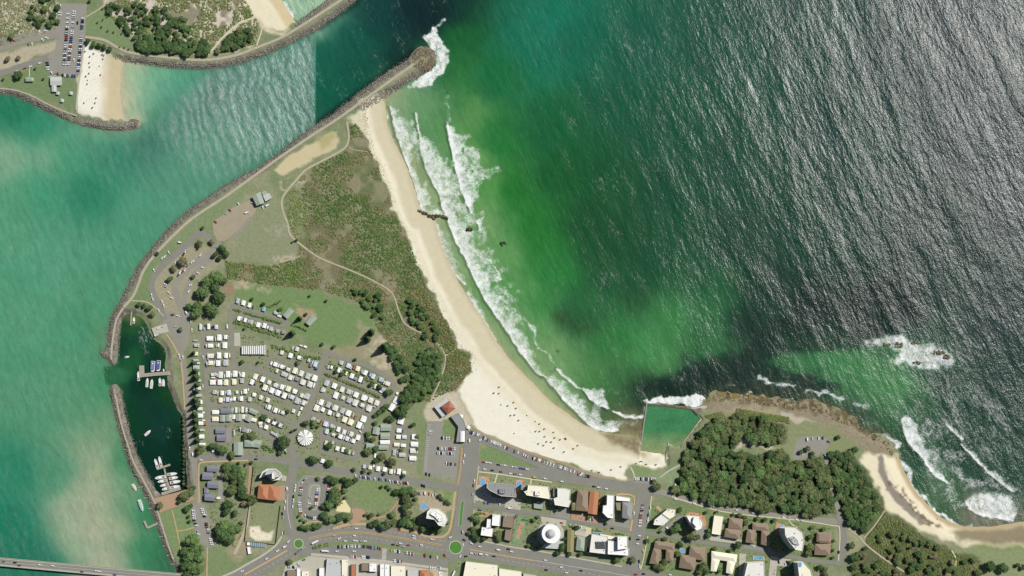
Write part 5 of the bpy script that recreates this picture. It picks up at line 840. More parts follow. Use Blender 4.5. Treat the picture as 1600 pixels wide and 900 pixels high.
for x, y, lx, ly, a, lb in ((619,625.5,7.5,10.5,30,'upper of two long tilted pale cabins under dark trees'), (612.5,636,7.5,11.5,30,'lower of two long tilted pale cabins under dark trees'), (626.5,657.5,9,10,15,'bright white cabin alone below the dark trees')): cabin(x, y, lx, ly, a, 'w', lb, 'caravan park cabins')
# ------------------------------------------------------------------ vegetation
def leaf_mesh(name, n, m, seed, lobes=9, flat=.75, core=True):
    """unit crown: leaf clumps spread over overlapping lobes"""
    r_ = np.random.default_rng(seed); L = [(0, 0, .15, .62)]
    for i in range(lobes): a = r_.uniform(0, 6.28); q = r_.uniform(.35, .62); L.append((q*math.cos(a), q*math.sin(a), r_.uniform(-.25, .35), r_.uniform(.3, .46)))
    L = np.array(L); k = r_.choice(len(L), n, p=L[:, 3]**2/np.sum(L[:, 3]**2)); d = r_.normal(0, 1, (n, 3)); d[:, 2] = np.abs(d[:, 2])*1.0-.25; d /= np.linalg.norm(d, axis=1)[:, None]
    pos = L[k, :3]+d*L[k, 3:4]*r_.uniform(.8, 1.12, (n, 1)); nrm = d+r_.normal(0, .55, (n, 3)); nrm /= np.linalg.norm(nrm, axis=1)[:, None]
    up = np.cross(nrm, r_.normal(0, 1, (n, 3))); up /= np.linalg.norm(up, axis=1)[:, None]; sd_ = np.cross(nrm, up); s = r_.uniform(.055, .125, (n, 1))
    v = np.stack([pos+up*s, pos+sd_*s*.8, pos-up*s, pos-sd_*s*.8], 1).reshape(-1, 3); f = np.arange(4*n).reshape(n, 4)
    c = np.repeat(r_.uniform(.76, 1.26, (n, 1))*np.array([[1, 1, 1]])*(1+r_.normal(0, .06, (n, 3))), 4, 0); f3 = np.concatenate([f[:, [0, 1, 2]], f[:, [0, 2, 3]]])
    if core:
        cv = (ICO_V[None]*(L[:, 3:4, None] if False else L[:, 3][:, None, None])*.86+L[:, None, :3]).reshape(-1, 3); cf = (ICO_F[None]+12*np.arange(len(L))[:, None, None]).reshape(-1, 3)
        f3 = np.concatenate([f3, cf+len(v)]); v = np.concatenate([v, cv]); c = np.concatenate([c, np.full((len(cv), 3), .9)])
    v[:, 2] = v[:, 2]*flat+.55*flat; return npmesh(name, v, f3, [m], c)
def leaf_mat(name, c, k=1.0):
    m = mat(name, attr='col', var=.18, vs=.35, rough=.85, spec=.15, rnd=.22); nt = m.node_tree
    vm = [n for n in nt.nodes if n.type == 'VECT_MATH'][0]; att = [n for n in nt.nodes if n.type == 'ATTRIBUTE'][0]
    mu = nt.nodes.new('ShaderNodeVectorMath'); mu.operation = 'MULTIPLY'; nt.links.new(att.outputs['Color'], mu.inputs[0]); mu.inputs[1].default_value = alb(c, k); nt.links.new(mu.outputs[0], vm.inputs[0]); return m
LM = {'g': leaf_mat('bright_green_leaves', (94,118,70), 1.25), 'd': leaf_mat('dark_green_leaves', (76,100,60), 1.2), 'o': leaf_mat('olive_leaves', (98,110,70), 1.25), 'b': leaf_mat('brownish_leaves', (128,122,92), 1.2), 'n': leaf_mat('pine_needles', (64,88,54), 1.2)}
M_BARK = mat('bark', (98,82,66), var=.2, vs=1.5)
CROWN = {k: [leaf_mesh('crown', 440, LM[k], 100+7*i+ord(k), 7+i*2) for i in range(4)] for k in 'gdob'}
tb = MB(); ring = lambda r, z, dx=0: [(r*math.cos(t*math.pi/3)+dx, r*math.sin(t*math.pi/3), z) for t in range(6)]
def tube(b, a, c, ra, rb):
    a, c = Vector(a), Vector(c); ax = (c-a).normalized(); u = ax.orthogonal().normalized(); w_ = ax.cross(u); A = [a+(u*math.cos(t)+w_*math.sin(t))*ra for t in np.arange(6)*math.pi/3]; B = [c+(u*math.cos(t)+w_*math.sin(t))*rb for t in np.arange(6)*math.pi/3]
    for i in range(6): j = (i+1) % 6; b.poly([A[i], A[j], B[j], B[i]])
tube(tb, (0, 0, -.05), (0, 0, .45), .07, .045)
for k in range(5): a = k*1.257; tube(tb, (0, 0, .38), (.5*math.cos(a), .5*math.sin(a), .8), .035, .012)
TRUNK = tb.mesh('trunk', [M_BARK])
def pine_mesh(seed):
    r_ = random.Random(seed); b = MB()
    for t in range(11):
        z = .14+t*.078; rad = (1-t/11.5)**.8; n = 8
        for k in range(n):
            a = (k+r_.random()*.5)*6.283/n; l = rad*r_.uniform(.82, 1.1); c, s = math.cos(a), math.sin(a); w_ = .17*rad+.03; zz = z-.05*l
            b.poly([(0, 0, z+.05), (c*l*.6+s*w_, s*l*.6-c*w_, zz+.02), (c*l, s*l, zz-.01), (c*l*.6-s*w_, s*l*.6+c*w_, zz+.02)]); b.poly([(0, 0, z+.05), (c*l*.6, s*l*.6, zz+.07), (c*l, s*l, zz-.01), (c*l*.6, s*l*.6, zz-.05)])
    me = b.mesh('crown', [LM['n']]); at = me.attributes.new('col', 'FLOAT_COLOR', 'POINT'); nv = len(me.vertices); c = np.ones((nv, 4), np.float32); c[:, :3] = np.repeat(np.random.default_rng(seed).uniform(.6, 1.4, nv//4), 4)[:, None]; at.data.foreach_set('color', c.ravel()); return me
PINE = [pine_mesh(i) for i in range(3)]; pb = MB(); tube(pb, (0, 0, -.02), (0, 0, 1), .018, .004); PTRUNK = pb.mesh('trunk', [M_BARK])
def zat(x, y): return float(max(samp(H, np.array([x]), np.array([y]))[0], WATER))
def tree(x, y, r, kind, label, group=None, name=None, cat='tree', wide=1.06):
    p = W(x, y, zat(x, y)); pine = kind == 'p'; h = r*3.1+2 if pine else r*1.15+2.2
    if pine: h = max(h, 10)
    e = tag(empty(name or ('pine_tree' if pine else 'broadleaf_tree'), (*under(p.x, p.y, h*.6), p.z), random.uniform(0, 6.28)), label, cat, group)
    if pine: t = link('trunk', PTRUNK, e); t.scale = (r*1.2, r*1.2, h); c = link('crown', random.choice(PINE), e); c.scale = (r, r, h)
    else: t = link('trunk', TRUNK, e); t.scale = (r, r, h); c = link('crown', random.choice(CROWN[kind]), e); c.scale = (r*wide, r*wide, h*.62/wide); c.location.z = h*.36
    return e
TW = {'g': 'bright green tree', 'd': 'dark green tree', 'o': 'olive tree', 'b': 'brownish tree', 'p': 'conical pine'}
def trees(phrase, lst, kind='g', vertical=False):
    for i, t in enumerate(ranked(lst, vertical)):
        k = t[3] if len(t) > 3 else kind; sz = '' if t[2] > 4 else 'small '; tree(t[0], t[1], t[2], k, f'{sz}{TW[k]}, {ordn(i+1)} from the {"top" if vertical else "left"} {phrase}', 'trees '+phrase)
trees('in the clump between loop road and park', [(324,438,10),(338,434,12),(348,438,8),(316,456,12),(336,448,8,'d'),(308,478,9),(308,490,10),(295,480,6,'d'),(330,484,13),(343,463,12,'d')])
trees('around the looping car-park road', [(246,396,3.5,'d'),(312,381,6,'o'),(331,378,5,'b'),(347,388,7,'d'),(354,396,6,'d'),(336,398,6,'d'),(343,403,5,'d'),(286,408,8,'b'),(273,419,6,'b'),(266,436,6,'d'),(302,432,4,'o'),(217,476,4,'o'),(225,478,4,'d'),(234,481,6,'d'),(238,491,5,'o'),(282,515,4,'g'),(317,356,3,'d')])
trees('in the pine row beside the marina road', [(301,567,4.5),(305,589,6.5),(307,601,5.5),(306,611,5.5),(304,624,6.5),(306,633,6.5),(303,647,6),(304,657,6),(305,667,5.5),(306,677,5.5),(307,688,5.5),(302,551,4.5),(304,579,5)], 'p', True)
trees('along the brown marina shore path', [(286.5,652+i*6.2+random.uniform(-1, 1),2.6,random.choice('bod')) for i in range(18)], 'o', True)
trees('near the reception and slate villas', [(334,697,8,'d'),(347,703,10),(363,711,7),(314,703,8,'o'),(393,681,8,'o'),(383,682,6,'d'),(443,690,12,'d'),(438,707,5),(413,652,6,'d'),(456,674,3,'d'),(373,724,3,'d'),(385,725,3,'b'),(393,723,3,'d'),(430,656,3,'d')])
trees('in the garden right of the villas', [(356,731,9),(367,735,10,'d'),(379,739,9),(353,743,8,'o'),(363,745,9,'d'),(366,753,6),(376,749,8,'o'),(363,766,9,'o'),(379,764,10,'d'),(379,774,8,'d'),(394,782,9,'o'),(382,787,6,'b'),(358,789,9,'d'),(354,799,8,'d'),(367,802,6,'d'),(388,777,5,'o')])
trees('right of the marina car park', [(351,822,11),(362,826,10),(348,836,12,'d'),(360,840,9),(342,828,9,'d'),(371,826,8),(356,846,7,'d'),(377,817,4)])
trees('in the dense clump at the bridge foot', [(301,845,12),(307,858,12),(296,868,12),(312,872,9),(303,886,12),(291,884,9,'d'),(292,897,8,'d'),(312,890,8),(289,862,8,'d')], 'g', True)
trees('around the marina plaza', [(288,776,9,'o'),(297,769,7,'o'),(281,783,5,'d'),(250,790,6,'o'),(292,795,6,'d'),(298,790,4,'d'),(295,807,3,'d'),(296,815,3,'d'),(294,760,4,'o'),(303,762,4,'d')])
trees('around the looped car park', [(516,748,7,'d'),(523,752,7,'d'),(536,749,6,'d'),(544,755,8,'d'),(556,750,5,'d'),(520,768,8),(525,773,9,'o'),(519,780,9,'d'),(515,789,9),(505,792,5,'d'),(527,783,8,'o'),(539,767,5),(540,777,3,'o'),(507,805,7,'d'),(517,811,9),(528,809,8,'d'),(545,808,7,'o'),(536,807,7),(473,824,6,'d'),(481,824,6),(492,823,7,'d'),(499,821,5),(488,792,4),(497,748,4),(453,878,5,'o'),(468,806,3),(471,812,3),(477,815,3)])
trees('near the round pavilion', [(489,718,9,'d'),(515,723,7,'d'),(477,661,6,'d'),(490,661,5),(498,665,4),(519,671,4),(514,697,6,'d'),(542,704,4),(462,671,3,'d'),(489,667,3),(553,734,4,'d'),(569,736,4,'d'),(578,738,3,'d'),(600,740,3,'d'),(630,744,4,'d')])
trees('around the square', [(596,761,3,'d'),(605,760,3,'d'),(609,764,3,'d'),(620,769,6,'d'),(632,768,8,'d'),(635,780,8,'o'),(632,795,7,'d'),(637,803,8,'o'),(631,816,8,'d'),(613,805,6),(580,805,5,'d'),(571,804,3),(593,804,3),(580,819,5,'o'),(587,817,7,'d'),(597,823,8,'d'),(605,819,8,'o'),(615,817,6,'o'),(640,766,7,'d'),(639,788,8,'o')])
trees('around the faceted white tower', [(627,816,7,'d'),(640,818,7),(649,823,7,'o'),(662,826,7),(675,829,6),(687,829,6),(687,775,4,'d'),(692,779,4),(698,784,4,'d'),(702,787,3),(699,816,4),(648,771,5,'o'),(650,780,4,'o'),(648,812,5,'d')])
trees('in the gardens by the second roundabout', [(741,809,6),(746,816,5,'d'),(739,827,6),(741,837,6,'d'),(747,841,6,'d'),(778,836,7,'o'),(779,844,5),(789,816,4,'o'),(746,803,4),(755,842,5,'d'),(733,833,4,'o')])
trees('between the halls and the beach car park', [(587,649,4,'d'),(586,661,4),(575,678,5),(575,686,4,'d'),(583,686,5,'o'),(575,706,7,'o'),(586,702,6,'d'),(597,713,7,'o'),(612,722,8,'o'),(627,703,4,'b'),(652,682,4,'o'),(652,702,3,'o'),(645,664,5,'d'),(588,720,5,'d')])
trees('in the dark belt behind the eastern cabins', [(604,635,6,'d'),(599,640,5,'d'),(607,654,6,'d'),(613,656,5,'d'),(629,646,8,'d'),(621,644,7,'d'),(632,637,8,'d'),(635,615,9,'d'),(630,623,8,'d'),(640,623,7,'d'),(634,632,7,'d'),(610,613,5),(593,644,6,'d'),(579,601,4,'d'),(593,605,5,'d'),(606,614,6,'d'),(640,605,6,'d'),(645,615,6,'d')])
trees('on the big lawn', [(456,520,6.5,'p'),(468,497,5,'p'),(580,518,7,'p'),(574,529,7,'p'),(601,542,9,'p'),(503,538,3,'d'),(522,542,3.5,'d'),(510,470,2.5,'d'),(484,462,2.5,'d'),(382,514,2.5,'d'),(378,566,4,'d'),(555,562,3,'d'),(394,467,3,'d'),(412,475,3.5,'d'),(437,484,5,'d'),(478,491,3,'d'),(464,375,3,'d'),(457,378,2,'d'),(525,580,4,'d'),(534,585,4,'d'),(449,643,4,'d'),(466,567,4,'o'),(403,566,2.5)], 'd')
trees('among the beachfront apartments', [(834,813,4),(840,808,3),(870,796,4,'d'),(901,825,5,'d'),(878,856,8,'d'),(871,864,5,'d'),(916,859,5),(907,866,4),(964,874,6),(989,875,6,'o'),(937,797,4,'d'),(938,787,3),(921,808,4),(947,818,3,'d'),(1026,761,7,'o'),(890,866,4,'d'),(826,852,4),(838,856,3),(1022,752,4,'o'),(882,842,4,'d')])
trees('in the gardens of the eastern villas', [(1051,828,7,'d'),(1059,825,7),(1080,839,8,'o'),(1091,839,4,'o'),(1032,831,3),(1107,836,5,'d'),(1107,829,4),(1153,852,7,'d'),(1133,815,4),(1165,817,5),(1163,808,5,'d'),(1156,805,4),(1063,851,6,'d'),(1059,865,5),(1039,879,6,'o'),(1033,887,7,'o'),(1024,885,5,'d'),(1099,885,8,'o'),(1093,893,6,'o'),(1105,892,6),(1125,891,5),(1117,857,4),(1141,860,4,'o'),(1266,855,7,'o'),(1263,865,6,'o'),(1267,839,5),(1270,824,4),(1287,827,4),(1303,845,3),(1302,860,3),(1302,871,3),(1281,887,5,'d'),(1289,889,5,'o'),(1235,879,4),(1104,800,4),(1120,800,3),(1146,804,3),(1195,812,4,'d'),(1184,810,4),(1210,813,4),(1062,796,5,'d'),(1290,898,5,'o'),(1012,845,4),(1039,842,4),(1028,843,3)])
trees('along the scrubby eastern street edge', [(1329,816,7,'d'),(1331,852,6,'o'),(1336,872,8,'d'),(1343,866,6,'o'),(1546,885,10,'d'),(1569,887,9,'d'),(1590,883,4,'d'),(1599,886,5,'d'),(1336,703,6,'d'),(1310,683,4,'d'),(1262,701,5,'o'),(1252,706,4,'d'),(1270,708,4)], 'd')
trees('on the north foreshore park', [(29,117,7.5,'d'),(5,124,2,'d'),(55,107,2,'d'),(140,2,3,'d'),(137,65,5,'d'),(146,69,5.5,'d'),(155,71,5,'d'),(163,73,5,'d'),(171,77,4.5,'d'),(68,123,2,'d'),(18,57,5,'o'),(29,90,4,'b'),(12,92,5,'b')])
for i, (x, y) in enumerate(Z(0, 0, 4.093, [(658,125),(623,143),(686,105),(728,205),(690,197),(780,212),(770,172),(650,172),(795,303),(765,300),(823,315),(655,55)])): tree(x, y, 1.5, 'd', 'tiny round sapling on the triangular north lawn', 'saplings on the north lawn', 'sapling')
def inpoly(x, y, poly): return sdist(np.array([[x]], np.float32), np.array([[y]], np.float32), poly)[0, 0] > 0
def fill(poly, n, rmin, rmax, kinds, label, group, name, sep=.95, avoid=(), seed=1):
    r_ = random.Random(seed); P_ = np.array(poly); lo, hi = P_.min(0), P_.max(0); cand = np.array([(r_.uniform(lo[0], hi[0]), r_.uniform(lo[1], hi[1])) for _ in range(n*30)], np.float32); ok = sdist(cand[:, 0], cand[:, 1], poly) > 1
    for ln, d in avoid: ok &= ldist(cand[:, 0], cand[:, 1], ln) > d
    out = []
    for x, y in cand[ok]:
        r = r_.uniform(rmin, rmax)
        if all((x-a)**2+(y-b)**2 > (sep*(r+c)/2*1.25)**2 for a, b, c in out): out.append((x, y, r))
        if len(out) >= n: break
    for x, y, r in out:
        kk = r_.choice(kinds); t_ = (x-lo[0])/(hi[0]-lo[0]); u_ = (y-lo[1])/(hi[1]-lo[1]); zone = ('left', 'middle', 'right')[min(int(t_*3), 2)] if n < 200 else ('upper ' if u_ < .5 else 'lower ')+('far left', 'left', 'middle', 'right', 'far right')[min(int(t_*5), 4)]
        tree(float(x), float(y), r, kk, f'{"large" if r > (rmin+rmax)/2 else "smaller"} {dict(g="bright green", d="dark green", o="olive", b="brownish")[kk]} {label}, {zone} part', group, name, wide=1.24)
    return out
HEAD = [(1052,766),(1064,736),(1073,704),(1089,684),(1113,660),(1147,647),(1182,649),(1231,669),(1222,694),(1200,694),(1160,682),(1140,704),(1160,710),(1215,706),(1240,723),(1262,718),(1284,709),(1290,718),(1295,742),(1300,766),(1306,792),(1304,805),(1260,804),(1200,798),(1150,791),(1100,780),(1068,773)]
fill(HEAD, 300, 3.8, 9.0, 'oooodddgo', 'tree in the headland wood', 'headland wood trees', 'woodland_tree', .86, [([(1205,700),(1215,704),(1230,712)], 3)], 3)
SEW = [(1297,708),(1329,706),(1343,726),(1358,749),(1370,775),(1376,796),(1349,834),(1326,817),(1311,779),(1302,750)]
fill(SEW, 110, 3.6, 6.2, 'dddog', 'scrub tree beside the headland road', 'scrub trees by the southern beach', 'scrub_tree', .9, [], 4)
SEW2 = [(1332,870),(1352,846),(1368,828),(1400,820),(1453,846),(1490,862),(1530,868),(1533,898),(1500,905),(1330,905)]
fill(SEW2, 60, 3.0, 6.0, 'ddoob', 'tree behind the southern beach', 'dune trees behind the southern beach', 'dune_tree', .95, [([(1325,826),(1342,838),(1352,850),(1380,872),(1415,895)], 4), ([(1350,840),(1366,822),(1382,798)], 4), ([(1487,860),(1494,874)], 4)], 5)
fill([(655,548),(672,545),(690,560),(688,590),(676,612),(655,628),(640,626),(640,600),(650,575)], 60, 3.5, 6.5, 'ddg', 'tree in the thicket by the beach footpath', 'thicket trees by the beach footpath', 'thicket_tree', .85, [([(681,533),(696,556),(690,588),(675,622)], 4)], 6)
fill([(636,462),(652,462),(668,490),(690,515),(686,535),(660,530),(640,500)], 26, 3, 5, 'ddg', 'dune tree beside the winding track', 'trees beside the winding dune track', 'dune_shrub_tree', .9, [([(612,457),(622,483),(633,506),(658,520)], 3)], 7)
fill([(545,452),(566,448),(600,460),(600,500),(588,510),(582,490),(565,472)], 18, 3, 5, 'gdd', 'bush tree edging the big lawn', 'bush trees edging the big lawn', 'lawn_edge_tree', .9, [], 8)
fill([(600,535),(616,540),(634,570),(640,590),(628,596),(618,572)], 16, 3.5, 6, 'ddd', 'tree edging the bare sandy patch', 'dark trees by the sandy patch', 'sand_edge_tree', .9, [], 9)
fill([(160,12),(178,2),(250,10),(300,30),(310,60),(262,80),(216,76),(202,56)], 105, 2.4, 5.2, 'dddg', 'round shrub on the northern scrubland', 'shrubs on the northern scrubland', 'scrub_shrub', 1.0, [], 10)
fill([(215,62),(260,66),(330,62),(345,75),(320,86),(256,82),(218,78)], 30, 4, 7, 'ddg', 'tree along the northern bank track', 'trees along the northern bank track', 'bank_tree', .85, [([(324,88),(346,61),(373,37)], 4)], 11)
fill([(330,84),(350,62),(378,42),(395,40),(396,62),(366,78)], 26, 3, 5, 'ddo', 'shrub beside the northern sand path', 'shrub trees by the northern sand path', 'path_shrub', .9, [([(324,88),(346,61),(373,37),(400,27)], 4), ([(401,71),(407,54),(412,37)], 3)], 12)
fill([(66,-10),(92,-10),(90,45),(50,40),(40,20)], 22, 2.5, 5, 'ddo', 'shrub beside the north car park', 'shrubs by the north car park', 'car_park_shrub', .9, [], 13)
# low scrub that nobody could count
M_SCRUB = mat('scrub_leaves', attr='col', var=.2, vs=.5, vs2=2.0, rough=.9, spec=.1)
TRACKS = [[(542,190),(545,216),(538,232),(510,248),(480,264),(464,280),(442,308),(442,330)], [(454,368),(494,400),(544,421),(582,438),(612,457),(622,483),(633,506),(658,520)], [(681,533),(696,556),(690,588),(675,622)], [(324,88),(346,61),(373,37),(400,27)], [(401,71),(407,54),(412,37)], [(1350,840),(1366,822),(1382,798)], [(1325,826),(1342,838),(1352,850),(1380,872),(1415,895)]]
def scrub(polys, n, rr, label, cols, kc=1.25, seed=0, avoid=()):
    r_ = np.random.default_rng(seed); xs, ys = [], []
    for poly in polys:
        P_ = np.array(poly); lo, hi = P_.min(0), P_.max(0); x = r_.uniform(lo[0], hi[0], n*2).astype(np.float32); y = r_.uniform(lo[1], hi[1], n*2).astype(np.float32); ok = sdist(x, y, poly) > .5
        for t, d_ in avoid: ok &= ldist(x, y, t) > d_
        for t in TRACKS: ok &= ldist(x, y, t) > 2.6
        xs.append(x[ok]); ys.append(y[ok])
    x = np.concatenate(xs); y = np.concatenate(ys); pick = r_.permutation(len(x))[:n]; x, y = x[pick], y[pick]; nz_ = vnoise(x, y, 44, seed+6)+.9*vnoise(x, y, 22, seed+3)+.35*vnoise(x, y, 9, seed+4)+.2*vnoise(x, y, 4, seed+5)
    dens = nz_ > -.3; x, y, nz_ = x[dens], y[dens], nz_[dens]; cl = np.array(cols, float); t = np.clip((nz_+.55)/1.1, 0, .999)*(len(cl)-1); i = t.astype(int); c = cl[i]+(cl[np.minimum(i+1, len(cl)-1)]-cl[i])*(t-i)[:, None]
    c = alb(c*r_.uniform(.88, 1.12, (len(x), 1)), kc); r = r_.uniform(*rr, len(x)); h = samp(H, x, y)
    return tag(lumps('scrub', np.stack([x-800, 450-y, h-r*.05], 1), r, c, M_SCRUB, .45, .35), label, 'scrub', kind='stuff')
scrub([DUNE], 26000, (.6, 1.7), 'low mixed green and brown scrub covering the dunes', [(132,106,86),(120,108,80),(104,112,68),(84,108,56),(74,100,50),(92,112,62)], 1.18, 301)
scrub([[(158,12),(175,-10),(378,-10),(395,20),(405,40),(400,68),(366,80),(317,86),(256,82),(215,78),(200,55),(172,25)]], 4200, (.8, 2.2), 'patchy low scrub on the sandy northern headland', [(92,100,66),(112,118,76),(96,112,62),(128,130,92)], 1.25, 311)
scrub([[(-10,-10),(88,-10),(88,46),(40,62),(-10,76)]], 1500, (.7, 1.8), 'sparse low scrub on pale sand in the top left corner', [(128,126,92),(104,110,72),(140,138,104)], 1.2, 321)
scrub([[(1345,730),(1384,800),(1416,819),(1453,845),(1494,865),(1530,872),(1533,900),(1330,900),(1352,846),(1376,800)], [(1100,650),(1150,638),(1232,652),(1236,672),(1180,650),(1120,662)]], 8000, (.8, 2.0), 'low coastal scrub around the headland and southern dunes', [(124,116,84),(104,110,68),(92,104,58),(120,122,82)], 1.25, 331)
scrub([[(352,408),(420,416),(462,404),(480,440),(460,449),(408,444),(356,436)], [(440,300),(478,270),(480,350),(470,390),(450,350)]], 1500, (.7, 1.8), 'low scrub and tufts above the big lawn', [(132,128,92),(108,120,70),(96,116,62)], 1.25, 341)
scrub([[(640,430),(700,505),(716,545),(735,556),(737,578),(723,594),(712,608),(694,616),(698,560),(660,520),(640,470)]], 2400, (.9, 2.4), 'dense brownish scrub on the dune edge above the beach', [(120,112,80),(108,106,70),(96,102,62)], 1.25, 351)
def hedge(label, line, wd, n, c=(84,112,60)):
    p = smooth_line(line, 4); s = np.concatenate([[0], np.cumsum(np.linalg.norm(np.diff(p, axis=0), axis=1))]); t = rng.uniform(0, s[-1], n); x = np.interp(t, s, p[:, 0])+rng.uniform(-wd/2, wd/2, n); y = np.interp(t, s, p[:, 1])+rng.uniform(-wd/2, wd/2, n)
    return tag(lumps('hedge', np.stack([x-800, 450-y, rng.uniform(.3, 1.0, n)], 1), rng.uniform(.7, 1.5, n), alb(np.array(c)*rng.uniform(.75, 1.25, (n, 1)), 1.25), M_SCRUB, .9, .3), label, 'hedge')
hedge('clipped hedge between the two top caravan rows', [(382,489),(400,494),(420,500),(440,505)], 3, 130); hedge('short hedge at the left end of the top caravan rows', [(365,484),(375,486)], 3, 26); hedge('straggly hedge behind the row below the clipped hedge', [(366,502),(385,508),(405,516),(425,521),(438,527)], 5, 170, (104,118,72))
hedge('long hedge running through the eastern cabin rows', [(508,585),(530,593),(560,606),(596,622)], 3.5, 200, (96,112,62)); hedge('hedge behind the loose row beside the big lawn', [(425,541),(445,547),(470,556),(500,560)], 4.5, 170, (96,118,66)); hedge('hedge between the two north-eastern cabin rows', [(515,570),(540,580),(570,592),(590,600)], 4, 150, (96,116,64))
hedge('striped triangular hedges beside the reception lane', [(411,697),(418,700),(426,704)], 7, 60, (84,110,62)); hedge('hedge along the vacant car-park bank of the street', [(412,482),(425,478),(440,470)], 3, 40, (100,112,70)); hedge('low hedge between houses and the big lawn', [(455,508),(468,512),(478,516)], 2, 40, (92,104,62)); hedge('leafy strip beside the bus on the service road', [(489,856),(500,853),(514,850)], 5, 70, (110,130,76))
for i in range(7): hedge(f'{ordn(i+1)} garden hedge from the left along the back lane', [(745+i*36, 801+i*5.4), (760+i*36, 803.4+i*5.4)], 2, 26, (96,120,64))

LANES = [([(738,788),(783,795),(823,801),(863,808),(909,816),(957,824),(992,830)], 5), ([(1002,832),(1053,839),(1093,847),(1133,852),(1180,859),(1210,865),(1270,876),(1312,881)], 5), ([(1008,765),(1004,785),(999,820),(993,860),(988,895)], 14), ([(1312,803),(1314,820),(1317.5,836),(1316,858),(1311,884)], 9), ([(748,728),(744,760),(741,786),(735,836)], 5)]
scrub([[(750,742),(985,775),(985,880),(742,838)], [(1012,788),(1300,824),(1306,880),(1250,902),(1004,888)]], 2600, (.6, 1.7), 'garden shrubs filling the yards between the town buildings', [(92,108,66),(104,118,72),(84,104,58)], 1.2, 361, LANES)
scrub([[(320,724),(400,722),(398,860),(330,852)], [(462,740),(545,748),(640,760),(640,826),(470,826)]], 700, (.6, 1.6), 'scattered garden shrubs around the parks beside the main road', [(96,108,68),(88,108,62)], 1.2, 371, [([(451,775),(451,810)], 12), ([(490,745),(490,812)], 26), ([(560,775),(600,775)], 22), ([(391,728),(389,775),(384,825)], 5), ([(302,713),(311,792)], 14), ([(550,800),(565,812)], 14)])
wl = offset(MB_EDGE[1:13], 5); t_ = rng.uniform(0, 1, 900); s_ = np.linspace(0, 1, len(wl)); xx = np.interp(t_, s_, wl[:, 0])+rng.normal(0, 3.5, 900); yy = np.interp(t_, s_, wl[:, 1])+rng.normal(0, 3.5, 900); hh_ = samp(H, xx, yy)
xx = xx+np.where(samp(SAND, xx, yy), 0, 9); tag(lumps('seaweed', np.stack([xx-800, 450-yy, hh_+.02], 1), rng.uniform(.15, .55, 900), alb(np.array((120,108,84))+rng.normal(0, 12, (900, 1))), M_SCRUB, .4, .3), 'dark seaweed flecks strewn along the dune foot of the main beach', 'seaweed', kind='stuff')

scrub([PARK], 1500, (.5, 1.6), 'small shrubs and garden bushes between the caravan park cabins', [(92,106,64),(84,102,58),(100,112,70)], 1.15, 381, PKR)
# ------------------------------------------------------------------ vehicles
CARC = {'w': ('white', (246,247,248)), 'v': ('silver', (190,194,200)), 'k': ('black', (42,44,50)), 'l': ('blue', (66,84,140)), 'r': ('red', (170,60,56)), 'g': ('grey', (120,124,130)), 'y': ('yellow', (214,190,80)), 'o': ('orange', (206,120,84)), 'n': ('green', (70,110,84)), 'c': ('cream', (232,224,200))}
M_TYRE = mat('tyre_rubber', (36,36,38), var=.05); M_WIN = mat('car_glass', (40,48,58), rough=.1, var=.05, spec=.6)
CARM = {}
def paintm(c): return mat('car paint '+CARC[c][0], CARC[c][1], rough=.25, var=.03, spec=.5)
def car_mesh(c, kind):
    if (c, kind) in CARM: return CARM[c, kind]
    b = MB(); L, Wd, Hh = {'car': (5.3, 2.2, 1.6), 'van': (6.2, 2.5, 2.4), 'bus': (11.5, 2.7, 3.2), 'trailer': (4.2, 2.0, 1.0)}[kind]; h0 = .3; hb = .85 if kind == 'car' else Hh*.5
    x = L/2; y = Wd/2; R_ = lambda x0, x1, yy, z: [(x0, -yy, z), (x1, -yy, z), (x1, yy, z), (x0, yy, z)]
    def ringp(x0, x1, yy, ch): return [(x0+ch, -yy), (x1-ch, -yy), (x1, -yy+ch), (x1, yy-ch), (x1-ch, yy), (x0+ch, yy), (x0, yy-ch), (x0, -yy+ch)]
    b.prism(ringp(-x, x, y, .35), h0, hb, 0, ring1=ringp(-x+.08, x-.12, y-.06, .35))
    if kind != 'trailer':
        c0, c1, t0, t1 = (-x+.35, x-1.25, -x+.8, x-2.05) if kind == 'car' else (-x+.1, x-.6, -x+.15, x-1.2) if kind == 'van' else (-x+.08, x-.1, -x+.12, x-.3)
        b.prism(ringp(c0, c1, y-.1, .15), hb, Hh-.06, 1, cap=False, ring1=ringp(t0, t1, y-.26, .15)); b.prism(ringp(t0-.02, t1+.02, y-.24, .15), Hh-.06, Hh, 0)
    else: b.prism(ringp(-x+.4, x-.3, y-.2, .2), hb, hb+.5, 0)
    for sx in (-1, 1):
        for sy in (-1, 1): cx = sx*(x-.85); b.prism([(cx-.32, sy*(y-.12)-.11), (cx+.32, sy*(y-.12)-.11), (cx+.32, sy*(y-.12)+.11), (cx-.32, sy*(y-.12)+.11)], .0, .64, 2)
    CARM[c, kind] = b.mesh(kind, [paintm(c), M_WIN, M_TYRE]); return CARM[c, kind]
NCAR = [0]
JOIN = ('column of the north car park', 'service-road parking', 'around the looped', 'marina car park', 'left of the looped')
PILE = MB(); PCOL = list(CARC)
